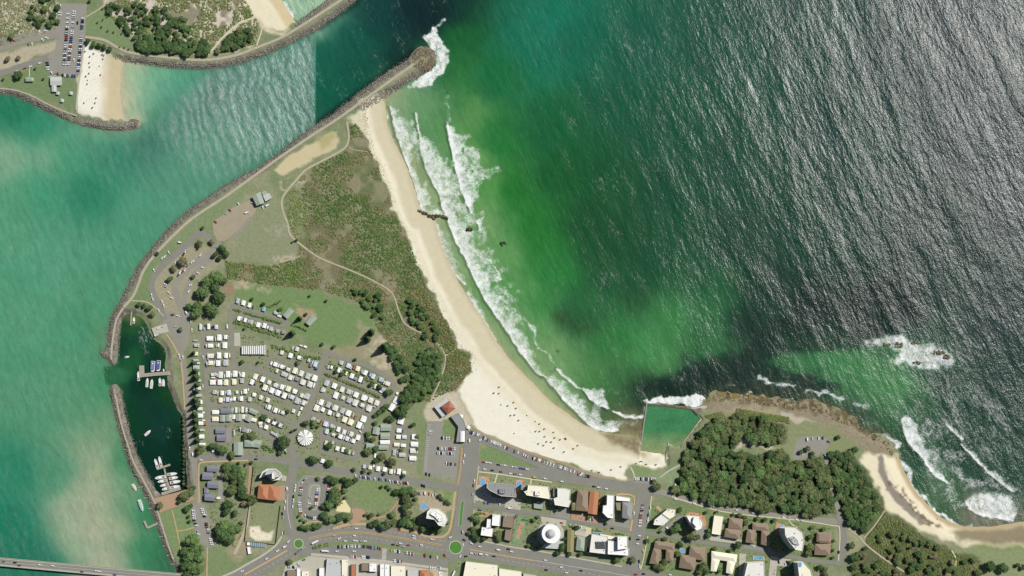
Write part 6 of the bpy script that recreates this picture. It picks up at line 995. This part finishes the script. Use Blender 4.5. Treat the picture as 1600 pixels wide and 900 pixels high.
def cars(phrase, its, vertical=False, parked=True):
    if any(j in phrase for j in JOIN):
        keep = []
        for t in its:
            if len(t) > 4: keep.append(t); continue
            me = car_mesh(t[3], 'car'); p = W(t[0], t[1], ZC); M_ = Matrix.Translation(p) @ Matrix.Rotation(-math.radians(t[2]), 4, 'Z'); k = len(PILE.v); PILE.v += [tuple(M_ @ v_.co) for v_ in me.vertices]
            for q in me.polygons: PILE.f.append(tuple(k+i for i in q.vertices)); PILE.m.append((PCOL.index(t[3]), len(PCOL), len(PCOL)+1)[q.material_index])
        its = keep
    for i, t in enumerate(ranked(its, vertical)):
        x, y, a, c = t[:4]; kind = t[4] if len(t) > 4 else 'car'; NCAR[0] += 1; p = W(x, y); n = {'car': 'parked_car' if parked else 'moving_car', 'van': 'parked_van' if parked else 'moving_van', 'bus': 'bus', 'trailer': 'boat_trailer'}[kind]
        tag(link(n, car_mesh(c, kind), None, (p.x, p.y, ZC), -math.radians(a)), f'{CARC[c][0]} {kind if kind != "trailer" else "boat trailer"}, {ordn(i+1)} from the {"top" if vertical else "left"} {phrase}', kind if kind != 'trailer' else 'trailer', 'vehicles '+phrase)
ZC = .33
PAL = 'wwwwwwwwvvvvgkkllrwn'
def row(x0, y0, x1, y1, n, a, cols=None, seed=0, skip=()):
    r_ = random.Random(int(x0*7+y0*3)+seed); out = []
    for i in range(n):
        if i in skip: continue
        t = i/max(n-1, 1); c = cols[i % len(cols)] if cols else r_.choice(PAL); out.append((x0+(x1-x0)*t+r_.uniform(-.15, .15), y0+(y1-y0)*t, a+r_.choice((0, 180))+r_.uniform(-2, 2), c))
    return out
def C_(x0, y0, s, lst): return [(x0+t[0]/s, y0+t[1]/s)+tuple(t[2:]) for t in lst]
cars('in the left column of the north car park', row(106.5,22,100.5,101,24,2,skip=(1,3,5)), True); cars('in the middle column of the north car park', row(116,18,107,101,25,2,skip=(4,6,8)), True); cars('in the right column of the north car park', row(129.5,29,122.5,111,27,2,skip=(6,7,8)), True)
cars('in the bottom row of the north car park', [(90.5,115.5,90,'r')]+row(98,118,117,119,6,90,'kwlvll')); cars('in the left edge group of the north car park', row(74,98,75.5,109,4,2,'kkww'), True)
cars('scattered around the north car-park roads', C_(0, 0, 4.093, [(380,35,0,'w'),(382,80,0,'w'),(383,97,0,'w'),(497,147,90,'k'),(475,385,80,'w'),(333,467,60,'w'),(253,205,90,'w'),(293,198,0,'w'),(272,255,60,'w'),(300,243,30,'w'),(183,285,90,'g'),(207,283,90,'w'),(88,260,30,'r'),(195,427,-25,'w'),(160,437,-25,'r'),(107,457,-25,'w'),(255,405,-20,'w')]))
cars('around the looping foreshore road', C_(150, 360, 5, [(657,95,10,'w','van'),(570,172,60,'w'),(518,218,-60,'w'),(538,206,-60,'w'),(453,310,60,'w'),(683,190,-70,'k'),(700,165,-70,'w'),(714,150,-70,'v'),(622,250,-70,'w'),(641,235,-70,'w'),(748,250,-65,'w'),(764,238,-65,'w'),(781,215,-65,'v'),(815,195,-65,'w'),(712,275,-65,'g'),(642,350,-65,'l'),(659,330,-65,'w','van'),(676,322,-65,'r'),(695,312,-65,'w'),(832,290,10,'w'),(797,332,30,'w'),(737,428,-20,'w'),(725,478,-50,'w'),(540,420,25,'w'),(545,440,25,'v'),(568,485,35,'w'),(592,528,25,'w'),(435,505,80,'w'),(445,538,70,'w'),(517,555,70,'w'),(530,585,75,'w'),(490,622,60,'w'),(920,210,20,'w')]))
cars('around the boat-ramp car park', C_(150, 360, 5, [(598,660,0,'k'),(640,668,20,'w'),(708,645,60,'w','van'),(740,708,75,'w'),(622,752,-15,'v'),(750,778,90,'w'),(487,765,-20,'w'),(522,752,-20,'v','trailer'),(468,822,-25,'w'),(508,802,-25,'v','trailer'),(838,990,75,'w'),(864,1060,80,'g'),(878,1010,60,'v')]))
cars('beside the lone grey marine building', C_(220, 280, 5, [(763,192,60,'w'),(697,243,55,'r'),(668,265,-60,'v'),(585,335,40,'r'),(828,262,-20,'w','van'),(875,185,10,'v'),(955,222,70,'w'),(990,205,-30,'w','van')]))
cars('in the upper row of the beach car park', [(x, 684.5, 90, c) for x, c in zip((690.5,693.2,695.6,697.6,700,702.4,705.5), 'kwlwvwo')]); cars('in the middle row of the beach car park', row(684.5,700.7,710.5,701.5,10,88,'kvwkwvrrvw',skip=(3,))); cars('in the lower row of the beach car park', row(683.5,708,708.5,709,10,88,'vwkwvkvkwv',skip=(5,)))
cars('scattered in the beach car park', [(672.7,673.7,-15,'w'),(672,678.5,-15,'v'),(697.5,724,85,'w'),(699.8,725,85,'k'),(704.7,725,88,'k'),(712,725.5,88,'g'),(666,740.5,88,'k'),(671.3,742,88,'k')])
bf = []
for x0, y0, x1, y1, n in ((190,118,300,150,8),(342,183,388,205,4),(430,222,540,265,9),(590,292,620,303,2),(705,340,745,352,2),(810,378,858,400,5),(920,420,1022,450,9),(1050,468,1160,500,4),(1225,520,1320,550,7),(1360,570,1405,576,2),(1458,590,1500,608,4)):
    bf += [(710+a/7.5, 660+b/7.5, t[2], t[3]) for (a, b, *_), t in zip([(x0+(x1-x0)*i/max(n-1, 1), y0+(y1-y0)*i/max(n-1, 1)) for i in range(n)], row(x0, y0, x1, y1, n, 108))]
bf += row(903.5,741,921,744.5,7,103)
cars('in the long angle-parked row along the beach', bf)
cars('parked along the lower beachfront road', C_(710, 660, 7.5, [(342,466,5,'r'),(376,468,5,'w'),(415,474,5,'w'),(515,495,5,'k'),(548,498,5,'v'),(590,502,5,'w'),(685,520,5,'w'),(715,525,5,'v'),(775,538,8,'l'),(812,545,8,'l'),(850,547,8,'w'),(355,548,10,'w'),(445,562,10,'k'),(545,578,10,'l'),(655,598,5,'w'),(710,606,5,'g'),(772,612,5,'w'),(1060,657,8,'w'),(1258,692,8,'w'),(940,642,10,'y','van'),(118,387,80,'w'),(105,462,85,'w'),(175,215,88,'w','van'),(302,205,-40,'w'),(235,685,88,'w'),(222,740,88,'r'),(215,848,80,'v')]))
cars('in the row beside the ocean-pool lawn', row(993,748,1023,749,13,88)); cars('along the road past the headland wood', C_(880, 600, 5, [(240,800,5,'k'),(275,807,5,'w'),(335,818,5,'w'),(830,842,8,'w'),(878,790,70,'w')])+C_(1040, 620, 4.5, [(30,668,8,'w'),(70,720,8,'w'),(200,748,10,'w'),(340,773,10,'v'),(500,795,10,'w'),(610,815,20,'w')])+C_(1150, 780, 7.5, [(555,212,8,'w'),(625,218,8,'v'),(710,237,8,'w'),(770,246,8,'w'),(200,160,5,'w')]))
cars('on the headland lookout car park', C_(1040, 620, 4.5, [(995,300,88,'w','van'),(1030,293,88,'c'),(1075,292,88,'w'),(1105,290,88,'l'),(1145,315,30,'l'),(960,400,85,'w'),(1122,412,60,'w','van')]))
cars('on the wide cross street with centre parking', C_(850, 740, 5.62, [(868,275,0,'g'),(862,300,0,'v'),(858,325,0,'k'),(852,350,0,'v'),(848,368,0,'r'),(846,388,0,'r'),(845,410,0,'w'),(843,430,0,'w'),(838,460,0,'w'),(835,545,0,'w'),(825,577,0,'k'),(820,615,0,'w'),(935,300,85,'w'),(915,365,85,'l'),(910,415,85,'w'),(790,345,85,'w'),(870,680,80,'w'),(835,770,85,'k'),(840,815,85,'w'),(755,570,85,'k')]), True)
cars('in the angle-parked row of the southern street', C_(440, 720, 7.5, [(870,175,75,'w'),(925,185,72,'v'),(955,195,72,'l'),(985,195,72,'w'),(1010,200,72,'l'),(1040,205,72,'v'),(1095,210,72,'w'),(1145,215,72,'l'),(1180,218,72,'v'),(1225,225,72,'l'),(1270,238,72,'w'),(1300,242,72,'v'),(1335,250,72,'l'),(1360,250,72,'w'),(1400,258,72,'v'),(1435,262,72,'r'),(1460,262,72,'k'),(1480,265,72,'w')])+[(659.5,758.5,75,'k'),(663,759.5,75,'k')])
cars('on the forecourt of the faceted white tower', C_(600, 740, 8.889, [(485,278,88,'g'),(510,278,88,'v'),(570,275,88,'w','van'),(627,280,88,'o'),(678,302,80,'w'),(712,292,85,'v')]))
cars('around the looped car park', C_(440, 720, 7.5, [(280,205,-50,'v'),(262,227,-50,'k'),(247,250,-45,'w'),(230,315,5,'r'),(230,338,5,'w'),(222,365,5,'v'),(215,400,5,'n'),(210,490,5,'w'),(210,515,0,'w'),(212,540,0,'v'),(214,565,-5,'w'),(220,592,-10,'w'),(225,612,-15,'r'),(280,640,60,'w'),(300,652,65,'k'),(325,665,80,'n'),(352,670,85,'n'),(378,670,88,'w'),(398,670,88,'w'),(425,325,5,'w'),(424,345,5,'w'),(422,365,5,'v'),(412,392,5,'l'),(408,425,5,'w'),(408,447,5,'r'),(405,468,5,'r'),(405,490,5,'w'),(405,508,5,'w'),(335,430,20,'v'),(325,498,10,'w'),(560,285,12,'l'),(556,305,12,'r'),(552,325,12,'w'),(548,345,12,'v'),(545,365,12,'k'),(540,388,12,'v')]), True)
cars('along the street left of the looped car park', C_(440, 720, 7.5, [(165,292,85,'w'),(160,320,85,'w'),(156,348,85,'w'),(140,420,85,'k'),(143,460,85,'w'),(136,498,85,'v'),(131,535,85,'w'),(65,327,85,'w','van'),(45,477,85,'w'),(35,552,85,'w'),(18,660,85,'v'),(10,620,85,'k'),(10,850,88,'w'),(25,845,88,'l')]), True)
cars('in the marina car park', C_(290, 800, 8.889, [(108,-22,8,'w'),(108,2,8,'v'),(112,25,8,'w'),(115,52,8,'w'),(118,84,8,'w'),(118,118,8,'k'),(135,158,8,'k'),(155,186,15,'w'),(170,270,60,'v'),(180,305,15,'w'),(228,-45,8,'w'),(238,-20,8,'w'),(242,8,8,'w'),(265,36,8,'w'),(262,62,8,'k'),(290,155,8,'l'),(290,182,8,'k'),(295,211,8,'r'),(318,240,10,'w'),(320,266,10,'v'),(318,290,10,'g'),(345,370,12,'w'),(350,395,12,'w'),(355,425,12,'w'),(365,452,12,'w')]), True)
cars('driving along the main road', C_(440, 800, 8, [(85,370,-45,'w'),(40,432,-30,'w','van'),(935,205,3,'w'),(720,332,-30,'w'),(795,362,8,'w'),(910,357,5,'w'),(935,360,5,'w'),(1000,362,5,'v'),(1045,364,5,'w'),(1470,222,15,'r'),(1395,407,8,'k'),(1485,390,8,'w'),(1455,418,8,'r'),(1525,432,8,'v'),(1585,412,8,'r'),(655,294,-5,'v'),(910,294,3,'w'),(270,450,-40,'v')])+C_(620, 810, 8.889, [(235,240,15,'w'),(240,275,10,'w'),(490,290,10,'w'),(740,262,-20,'w'),(915,190,85,'v','van'),(935,298,30,'k'),(922,362,85,'w'),(1035,345,20,'w'),(1150,390,8,'w'),(880,525,-60,'w'),(960,525,0,'k'),(1035,482,8,'w'),(1100,488,8,'v'),(1170,495,8,'w','van'),(1245,505,8,'w'),(1350,525,8,'k'),(1410,435,8,'w','van'),(1550,425,8,'k'),(1590,460,8,'w'),(665,510,60,'r'),(340,368,10,'w')])+C_(850, 740, 5.62, [(10,760,8,'w'),(150,822,8,'w'),(20,845,8,'k'),(195,870,8,'w'),(325,852,8,'k'),(805,885,8,'r'),(875,880,8,'k')])+C_(290, 800, 8.889, [(785,820,-22,'w'),(1275,540,-30,'w'),(1125,650,-30,'w')]), False, False)
cars('in the upper row of the service-road parking', row(529,854.5,544,854,7,88,'kvrvwkw')+row(547.5,853.5,569,854,9,88)+[(574.5,854.5,88,'r')]+row(577.5,855,590,856,6,88)+[(594,857.5,80,'r'),(611.3,860,88,'y')]+row(616,861,624,862,4,88)+row(634.5,863.5,646,865.5,6,88)); cars('in the lower row of the service-road parking', row(547,869.5,557,870,5,85)+row(566,870,577,871,6,85)+row(616,876.5,627,877.5,6,85)+row(672.5,887,688.5,888,7,88)+C_(620, 810, 8.889, [(395,512,85,'r','van'),(470,532,85,'k'),(560,542,85,'w')])+[(621.5,877.5,85,'v')])
cars('near the shops by the first roundabout', C_(440, 800, 8, [(905,490,3,'w'),(690,490,3,'w'),(420,375,-25,'w','bus'),(545,485,3,'w','bus'),(215,490,-42,'g','bus'),(280,597,-15,'n'),(90,690,80,'v'),(118,690,80,'w'),(145,690,80,'k'),(172,690,80,'w'),(210,650,70,'w'),(225,668,70,'v')])+C_(620, 810, 8.889, [(785,770,-65,'w','bus'),(268,745,75,'w'),(262,775,75,'v')]))
cars('along the back lane behind the beachfront', C_(730, 740, 7.5, [(145,428,15,'l'),(495,405,8,'w','van'),(550,520,75,'r'),(575,500,75,'g'),(380,355,85,'w'),(245,345,85,'l'),(205,340,88,'g'),(1105,577,8,'r'),(1205,605,85,'w'),(1335,630,85,'w'),(450,505,88,'w')])+C_(850, 740, 5.62, [(405,405,85,'w'),(422,405,85,'l'),(600,480,5,'k'),(230,455,85,'v')]))
cars('along the lanes between the eastern villas', C_(1150, 780, 7.5, [(1203,620,88,'k'),(600,735,60,'r'),(578,762,75,'w'),(500,737,85,'k'),(205,548,5,'w')])+C_(1000, 780, 7.5, [(320,340,40,'w','van'),(1050,435,5,'w'),(35,605,80,'w'),(350,885,5,'w'),(95,250,88,'w'),(112,175,88,'v')]))
cars('on the streets beside the slate villas', C_(290, 630, 7.5, [(85,600,85,'w','van'),(180,665,5,'w'),(825,655,3,'k'),(1075,512,35,'w'),(1110,540,30,'l'),(1170,555,65,'w'),(1020,345,30,'w'),(1040,362,30,'v')])+C_(430, 630, 7.5, [(1000,333,50,'w'),(120,580,75,'k')]))
cars('along the pine-lined marina road', [(280,555,70,'w'),(283,563,75,'v'),(286,558,80,'w'),(296.5,700,85,'w')])
ZC = 3.0; cars('crossing the bridge', C_(0, 500, 2.25, [(15,848,5,'g'),(55,852,5,'k'),(70,862,5,'r'),(142,860,5,'w'),(187,863,5,'w'),(290,884,5,'r'),(340,881,5,'w'),(352,883,5,'w'),(405,895,5,'l')]), False, False)
JOIN = ('among the cabins',); rc = random.Random(9); its = []
for x, y, lx, ly, a in CABS:
    if rc.random() < .34 and min(lx, ly) > 4:
        t = math.radians(a); sx = rc.choice((-1, 1)); ox = sx*(lx/2+1.9); oy = rc.uniform(-.2, .2)*ly; its.append((x+ox*math.cos(t)-oy*math.sin(t), y+ox*math.sin(t)+oy*math.cos(t), a+90+rc.uniform(-6, 6), rc.choice(PAL)))
its = [q for q in its if all(abs(q[0]-c[0]) > c[2]/2+.6 or abs(q[1]-c[1]) > c[3]/2+1.2 for c in CABS)]; cars('among the cabins', its)
tag(PILE.build('parked_cars', [paintm(c) for c in PCOL]+[M_WIN, M_TYRE]), 'massed parked cars filling the big car parks and lining the cabins', 'cars', kind='stuff')
# ------------------------------------------------------------------ bridge
eb = tag(empty('road_bridge', W(100, 888, WATER)), 'grey two-lane road bridge crossing the bottom left corner', 'bridge'); BL = [(-90,869),(0,877.5),(100,886.5),(200,895.5),(300,904)]
def bpart(name, line, wd, z0, z1, m):
    b = MB(); l = offset(line, wd/2); r = offset(line, -wd/2)
    for i in range(len(line)-1): b.prism(ccw([(W(*p).x, W(*p).y) for p in (l[i], l[i+1], r[i+1], r[i])]), z0, z1)
    return part(eb, b, name, m)
bpart('deck', BL, 13.5, 1.6, 2.6, mat('bridge_concrete', (176,172,158), var=.06)); bpart('road_surface', BL, 9.2, 2.61, 2.66, M_ROAD)
for s_ in (-1, 1): bpart('parapet', offset(BL, s_*6.4), .5, 2.6, 3.7, M_CONC); bpart('lane_line', offset(BL, s_*4.4), .25, 2.662, 2.68, M_WHITE)
bpart('lane_line', BL, .25, 2.662, 2.68, M_WHITE)
for i in range(9): b_ = MB(); p_ = W(-40+i*36, 874+i*3.25); b_.box(p_.x, p_.y, -7, 1.6, 1.4, 11, math.radians(-5)); part(eb, b_, 'pier', M_CONC)
# ------------------------------------------------------------------ jetties and boats
M_DECK = mat('weathered_timber', (172,164,146), var=.12, vs=.6, vs2=2.0); M_PILE = mat('timber_pile', (84,72,58), var=.15)
def jetty(label, segs, z=-1.2, m=M_DECK):
    x, y = segs[0][0][0]; e = tag(empty('jetty', W(x, y, WATER)), label, 'jetty')
    for k, (ln, wd) in enumerate(segs):
        b = MB(); l = offset(ln, wd/2); r = offset(ln, -wd/2)
        for i in range(len(ln)-1): b.prism(ccw([(W(*p).x, W(*p).y) for p in (l[i], l[i+1], r[i+1], r[i])]), z-.3+.02*k, z+.02*k)
        part(e, b, 'deck', m); n = max(2, int(np.hypot(*np.subtract(ln[-1], ln[0]))//5))
        for i in range(n+1):
            t = i/n; q = np.add(np.multiply(ln[0], 1-t), np.multiply(ln[-1], t)); b = MB()
            for s_ in (-1, 1): pass
            w_ = W(*q); b.prism([(w_.x+.22*math.cos(a), w_.y+.22*math.sin(a)) for a in np.arange(6)*1.047], -6, z+.5); part(e, b, 'pile', M_PILE)
jetty('slender jetty from the shore into the north of the marina', [([(206.7,470),(205,490),(204,508.5)], 2.2)]); jetty('long grey jetty with a T-shaped end in the marina', [([(217.5,587),(240,584.5),(272,582.5)], 5.5), ([(221,571),(221.5,585)], 8)], -1.1, mat('jetty_concrete', (168,160,146), var=.08))
jetty('marina pontoon with a crossbar between berthed yachts', [([(256.5,732),(261,752),(267,768)], 2.6), ([(244.5,733),(266,726)], 3)]); jetty('grey landing dock along the marina ramp', [([(252,772),(282,763)], 4.5)], -1.0); jetty('L-shaped pale jetty reaching into the river', [([(249,816.5),(230,825)], 3), ([(230,825),(225,814)], 3.4)])
for i, (a, b) in enumerate([((215,763),(225,760)),((224,779),(231,777.5)),((230.5,795.5),(237,794)),((248,839.5),(255,838)),((254,854),(260,852)),((260,868.5),(268,866)),((266,882),(272,881))]): jetty(f'{ordn(i+1)} short wooden groyne from the top on the river wall', [([a, b], 1.2)], -1.3)
M_HULL = mat('white_gelcoat', (246,247,246), rough=.3, var=.03, spec=.5); M_BDECK = mat('boat_deck', (222,222,212), rough=.5, var=.06)
def boat(x, y, L, wd, a, label, cabin=True, hull=None, cover=None, mast=False, name='motor_boat'):
    p = W(x, y, WATER); e = tag(empty(name, p, -math.radians(a)), label, 'boat'); h = .10*L+.3
    def outline(s, f=1.0): return [(-L/2*s, -wd/2*s*.86), (0, -wd/2*s), (L*.28*s, -wd*.40*s), (L*.42*s, -wd*.2*s), (L/2*s*f, 0), (L*.42*s, wd*.2*s), (L*.28*s, wd*.40*s), (0, wd/2*s), (-L/2*s, wd/2*s*.86)]
    b = MB(); b.prism(outline(.82), -.4, h, ring1=outline(1)); b.build('hull', hull or M_HULL, e); b = MB(); b.prism(outline(.92), h+.004, h+.05); b.build('deck', M_BDECK, e)
    if cabin:
        q = [(-L*.18, -wd*.33), (L*.16, -wd*.31), (L*.24, 0), (L*.16, wd*.31), (-L*.18, wd*.33)]; b = MB(); b.prism(q, h+.05, h+1.0, cap=False, ring1=scale_poly(q, .93)); b.build('windscreen', M_GLASS, e); b = MB(); b.prism(scale_poly(q, .94), h+1.0, h+1.15); c = b.build('cabin_roof', M_HULL, e)
        b = MB(); b.box(-L*.32, 0, h+.055, h+.3, L*.2, wd*.6); b.build('cockpit', mat('teak', (150,130,104), var=.1), e)
    if cover: b = MB(); b.prism(scale_poly(outline(.9), .95), h+.3, h+.8, ring1=scale_poly(outline(.9), .5)); b.build('cover', cover, e)
    if mast: b = MB(); tube(b, (L*.05, 0, h), (L*.05, 0, h+L*1.1), .12, .05); b.build('mast', M_TRIM, e); b = MB(); tube(b, (L*.05, 0, h+1.4), (-L*.38, 0, h+1.4), .14, .12); b.build('boom', cm('l', 'sailcloth'), e)
    return e
def zb_(x0, y0, s, x, y): return x0+x/s, y0+y/s
boat(*zb_(150,480,7.5,440,152), 10, 4.2, -85, 'white boat tied to the slender north jetty'); boat(*zb_(150,480,7.5,362,582), 7.5, 3.2, -10, 'small white boat adrift in the marina entrance'); boat(*zb_(150,480,7.5,495,806), 15, 4.6, -92, 'long white boat at the left end of the T-shaped jetty')
boat(*zb_(150,580,7.5,598,132), 14.5, 4.6, -85, 'slim pale yacht below the T-shaped jetty, left of two', False, None, None, True, 'yacht'); boat(*zb_(150,580,7.5,650,147), 15, 5, -84, 'cream yacht below the T-shaped jetty, right of two', False, mat('cream_hull', (238,232,206), rough=.3), None, True, 'yacht'); boat(*zb_(150,580,7.5,747,125), 13, 4.8, -92, 'white cruiser below the T-shaped jetty near the shore'); boat(*zb_(150,580,7.5,788,132), 11.5, 4.6, -92, 'pale open work boat beside the white cruiser', False)
boat(*zb_(150,480,7.5,790,742), 6, 2.6, -90, 'small white dinghy above the T-shaped jetty'); boat(*zb_(150,580,7.5,605,722), 12.5, 4.4, -42, 'white yacht moored alone in mid marina', False, None, None, True, 'yacht')
for x, y, lb, cc in ((238.5,572,'left blue-roofed houseboat moored above the jetty','s'), (247,571,'right blue-roofed houseboat with a pale bow above the jetty','l')):
    e_ = tag(empty('houseboat', W(x, y, WATER), math.radians(-94)), lb, 'boat'); b_ = MB(); b_.prism([(-8, -3.2), (6.5, -3.2), (8.5, -1.5), (8.5, 1.5), (6.5, 3.2), (-8, 3.2)], -.3, 1.0); b_.build('hull', M_HULL, e_); b_ = MB(); b_.box(-1, 0, 1.0, 3.6, 12, 5.4); b_.build('cabin', M_PAR, e_); b_ = MB(); b_.box(-1, 0, 3.61, 3.8, 12.8, 6.2); b_.build('roof', mat('houseboat_blue '+cc, (118,132,168) if cc == 's' else (84,100,146), var=.1), e_); b_ = MB(); b_.box(-4, 0, 3.81, 4.1, 2, 2); b_.build('roof_hatch', M_PAR, e_)
zm = lambda x, y: zb_(150, 690, 4.283, x, y)
for x, y, L, wd, a, lb in ((402,145,15,5,-108,'left white cruiser berthed above the pontoon crossbar'),(428,132,16,5,-103,'right white cruiser berthed above the pontoon crossbar'),(428,240,17,5.6,170,'topmost white yacht on the left of the pontoon'),(441,265,14.5,5,170,'second white yacht on the left of the pontoon'),(454,292,13,4.8,168,'third white yacht on the left of the pontoon'),(464,316,12,4.8,165,'lowest white yacht on the left of the pontoon'),(510,217,15.5,5,-8,'topmost white yacht on the right of the pontoon'),(518,243,14.5,5,-10,'second white yacht on the right of the pontoon'),(530,270,17,5.4,-10,'third white yacht on the right of the pontoon'),(530,303,15.5,5,-10,'lowest white yacht on the right of the pontoon')): boat(*zm(x, y), L, wd, a, lb)
boat(*zm(255,307), 12, 5.5, 60, 'pale flat barge moored outside the river wall', False, None, mat('tarp', (206,200,180), var=.1), False, 'barge'); boat(*zm(300,428), 19, 6, 72, 'pale green covered boat moored off the river wall', False, None, mat('green_tarp', (176,206,190), var=.08))
# ------------------------------------------------------------------ people and umbrellas on the sand
def body_mesh():
    me = bpy.data.meshes.new('body'); V = [(0,0,.95),(0,0,1.2),(0,0,1.42),(0,.01,1.52),(0,.02,1.66),(.19,0,1.4),(.26,.02,1.14),(.27,.08,.88),(-.19,0,1.4),(-.26,.02,1.14),(-.27,.08,.88),(.1,0,.9),(.12,.02,.5),(.12,0,.06),(.12,.14,.03),(-.1,0,.9),(-.12,.02,.5),(-.12,0,.06),(-.12,.14,.03)]
    E = [(0,1),(1,2),(2,3),(3,4),(2,5),(5,6),(6,7),(2,8),(8,9),(9,10),(0,11),(11,12),(12,13),(13,14),(0,15),(15,16),(16,17),(17,18)]; R__ = [.15,.14,.15,.055,.105,.06,.045,.035,.06,.045,.035,.085,.06,.045,.035,.085,.06,.045,.035]
    me.from_pydata(V, E, []); o = bpy.data.objects.new('body_tmp', me); COL.objects.link(o); md = o.modifiers.new('s', 'SKIN'); sv = me.skin_vertices[0].data
    for i, r in enumerate(R__): sv[i].radius = (r, r*.8)
    sv[0].use_root = True; dg = bpy.context.evaluated_depsgraph_get(); nm = bpy.data.meshes.new_from_object(o.evaluated_get(dg)); bpy.data.objects.remove(o); bpy.data.meshes.remove(me); return nm
BODY = body_mesh(); CLO = [('red', (170,60,50)), ('navy', (52,60,96)), ('black', (40,40,44)), ('pale', (200,190,170))]; BODIES = []
for nm_, c in CLO:
    m_ = BODY.copy(); m_.materials.clear(); m_.materials.append(mat('skin', (196,150,120), var=.05)); m_.materials.append(mat('swimwear '+nm_, c, var=.05))
    for p_ in m_.polygons: z_ = p_.center.z; p_.material_index = 1 if .72 < z_ < 1.0 or (nm_ != 'black' and .95 < z_ < 1.38 and abs(p_.center.x) < .2) else 0
    BODIES.append((nm_, m_))
ub = MB(); n8 = 10; tube(ub, (0, 0, 0), (0, 0, 2.3), .03, .03); UPOLE = ub.mesh('pole', [M_TRIM]); UM = {}
def umbrella(x, y, c, label, group):
    p = W(x, y, float(samp(H, np.array([x]), np.array([y]))[0])); e = tag(empty('beach_umbrella', p, random.random()*6), label, 'umbrella', group); e.scale = (.95,)*3
    if c not in UM:
        b = MB(); R1 = [(1.25*math.cos(t*6.283/n8), 1.25*math.sin(t*6.283/n8), 1.95) for t in range(n8)]
        for k in range(n8): b.poly([R1[k], R1[(k+1) % n8], (0, 0, 2.45)])
        UM[c] = b.mesh('canopy', [mat('umbrella '+c, {'blue': (70,100,170), 'red': (176,70,64), 'dark': (60,62,76), 'white': (236,236,230), 'green': (70,130,100), 'grey': (130,128,124)}[c], var=.05)])
    link('canopy', UM[c], e); link('pole', UPOLE, e); e.rotation_euler.x = random.uniform(-.15, .15)
def beachgoers(region, place, pts, pu, seed):
    r_ = random.Random(seed); its = [(x, y, r_.random() < pu, r_.choice(['blue', 'dark', 'grey', 'grey', 'dark', 'red', 'white', 'green', 'grey']), r_.randrange(4)) for x, y in pts]
    for i, t in enumerate(ranked([q for q in its if q[2]])): umbrella(t[0], t[1], t[3], f'{t[3]} beach umbrella, {ordn(i+1)} from the left on {place}', 'umbrellas on '+region)
    for t in [q for q in its if not q[2]]:
        z = float(samp(H, np.array([t[0]]), np.array([t[1]]))[0]); o = link('person', BODIES[t[4]][1], None, W(t[0], t[1], z)); lie = r_.random() < .5; o.rotation_euler = (math.radians(88) if lie else 0, 0, r_.uniform(0, 6.28))
        if lie: o.location.z = z+.13
        tag(o, f'person in {BODIES[t[4]][0]} swimwear {"lying" if lie else "standing"} on {place}', 'person', f'{BODIES[t[4]][0]} swimwear beachgoers {"lying" if lie else "standing"} on {region}')
NB = Z(0, 0, 4.093, [(575,362),(572,403),(610,400),(640,335),(612,362),(660,378),(650,400),(596,415),(595,470),(612,492),(537,408),(545,330),(530,530),(560,538),(580,550),(565,512),(632,545),(545,572),(575,585),(520,635),(570,635),(610,660),(592,690),(560,455),(640,420),(655,350),(618,528),(600,510),(550,490),(628,575),(560,610),(585,655),(540,660),(575,430),(622,440),(660,430),(665,355),(600,345),(600,690),(530,600),(617,628),(556,640),(645,480),(660,495),(590,375),(570,470),(585,520)])
MBp = Z(710, 660, 7.5, [(815,35),(858,15),(885,108),(1055,75),(905,175),(833,185),(710,125),(925,232),(945,232),(985,248),(1025,250),(1045,268),(1080,225),(1135,230),(1175,180),(1298,185),(1338,215),(1165,300),(1415,375),(1445,270),(1285,345),(970,172),(1000,105),(1060,165),(1165,115),(1240,200),(1325,290),(955,85),(1010,20),(1310,195)])+Z(700, 400, 3.214, [(257,658),(256,690),(230,688),(265,705),(300,752),(312,762),(342,765),(270,745),(335,798),(355,825),(380,850),(400,798),(442,828),(460,842),(412,882),(440,880),(485,868),(228,772),(180,630),(315,800),(470,862),(330,735),(290,720)])+Z(880, 600, 5, [(15,425),(40,440),(110,480),(205,520),(95,545),(300,545),(80,505)])
beachgoers('the small north beach', 'the small north beach', NB, .5, 3); beachgoers('the main beach', 'the main beach', MBp, .5, 5); beachgoers('the sand beside the ocean pool', 'the sand beside the ocean pool', Z(880, 600, 5, [(570,620),(590,635),(605,605),(622,602),(650,628),(725,630),(735,628),(375,670),(385,672),(225,675),(430,688),(450,645),(280,690)]), .5, 7)
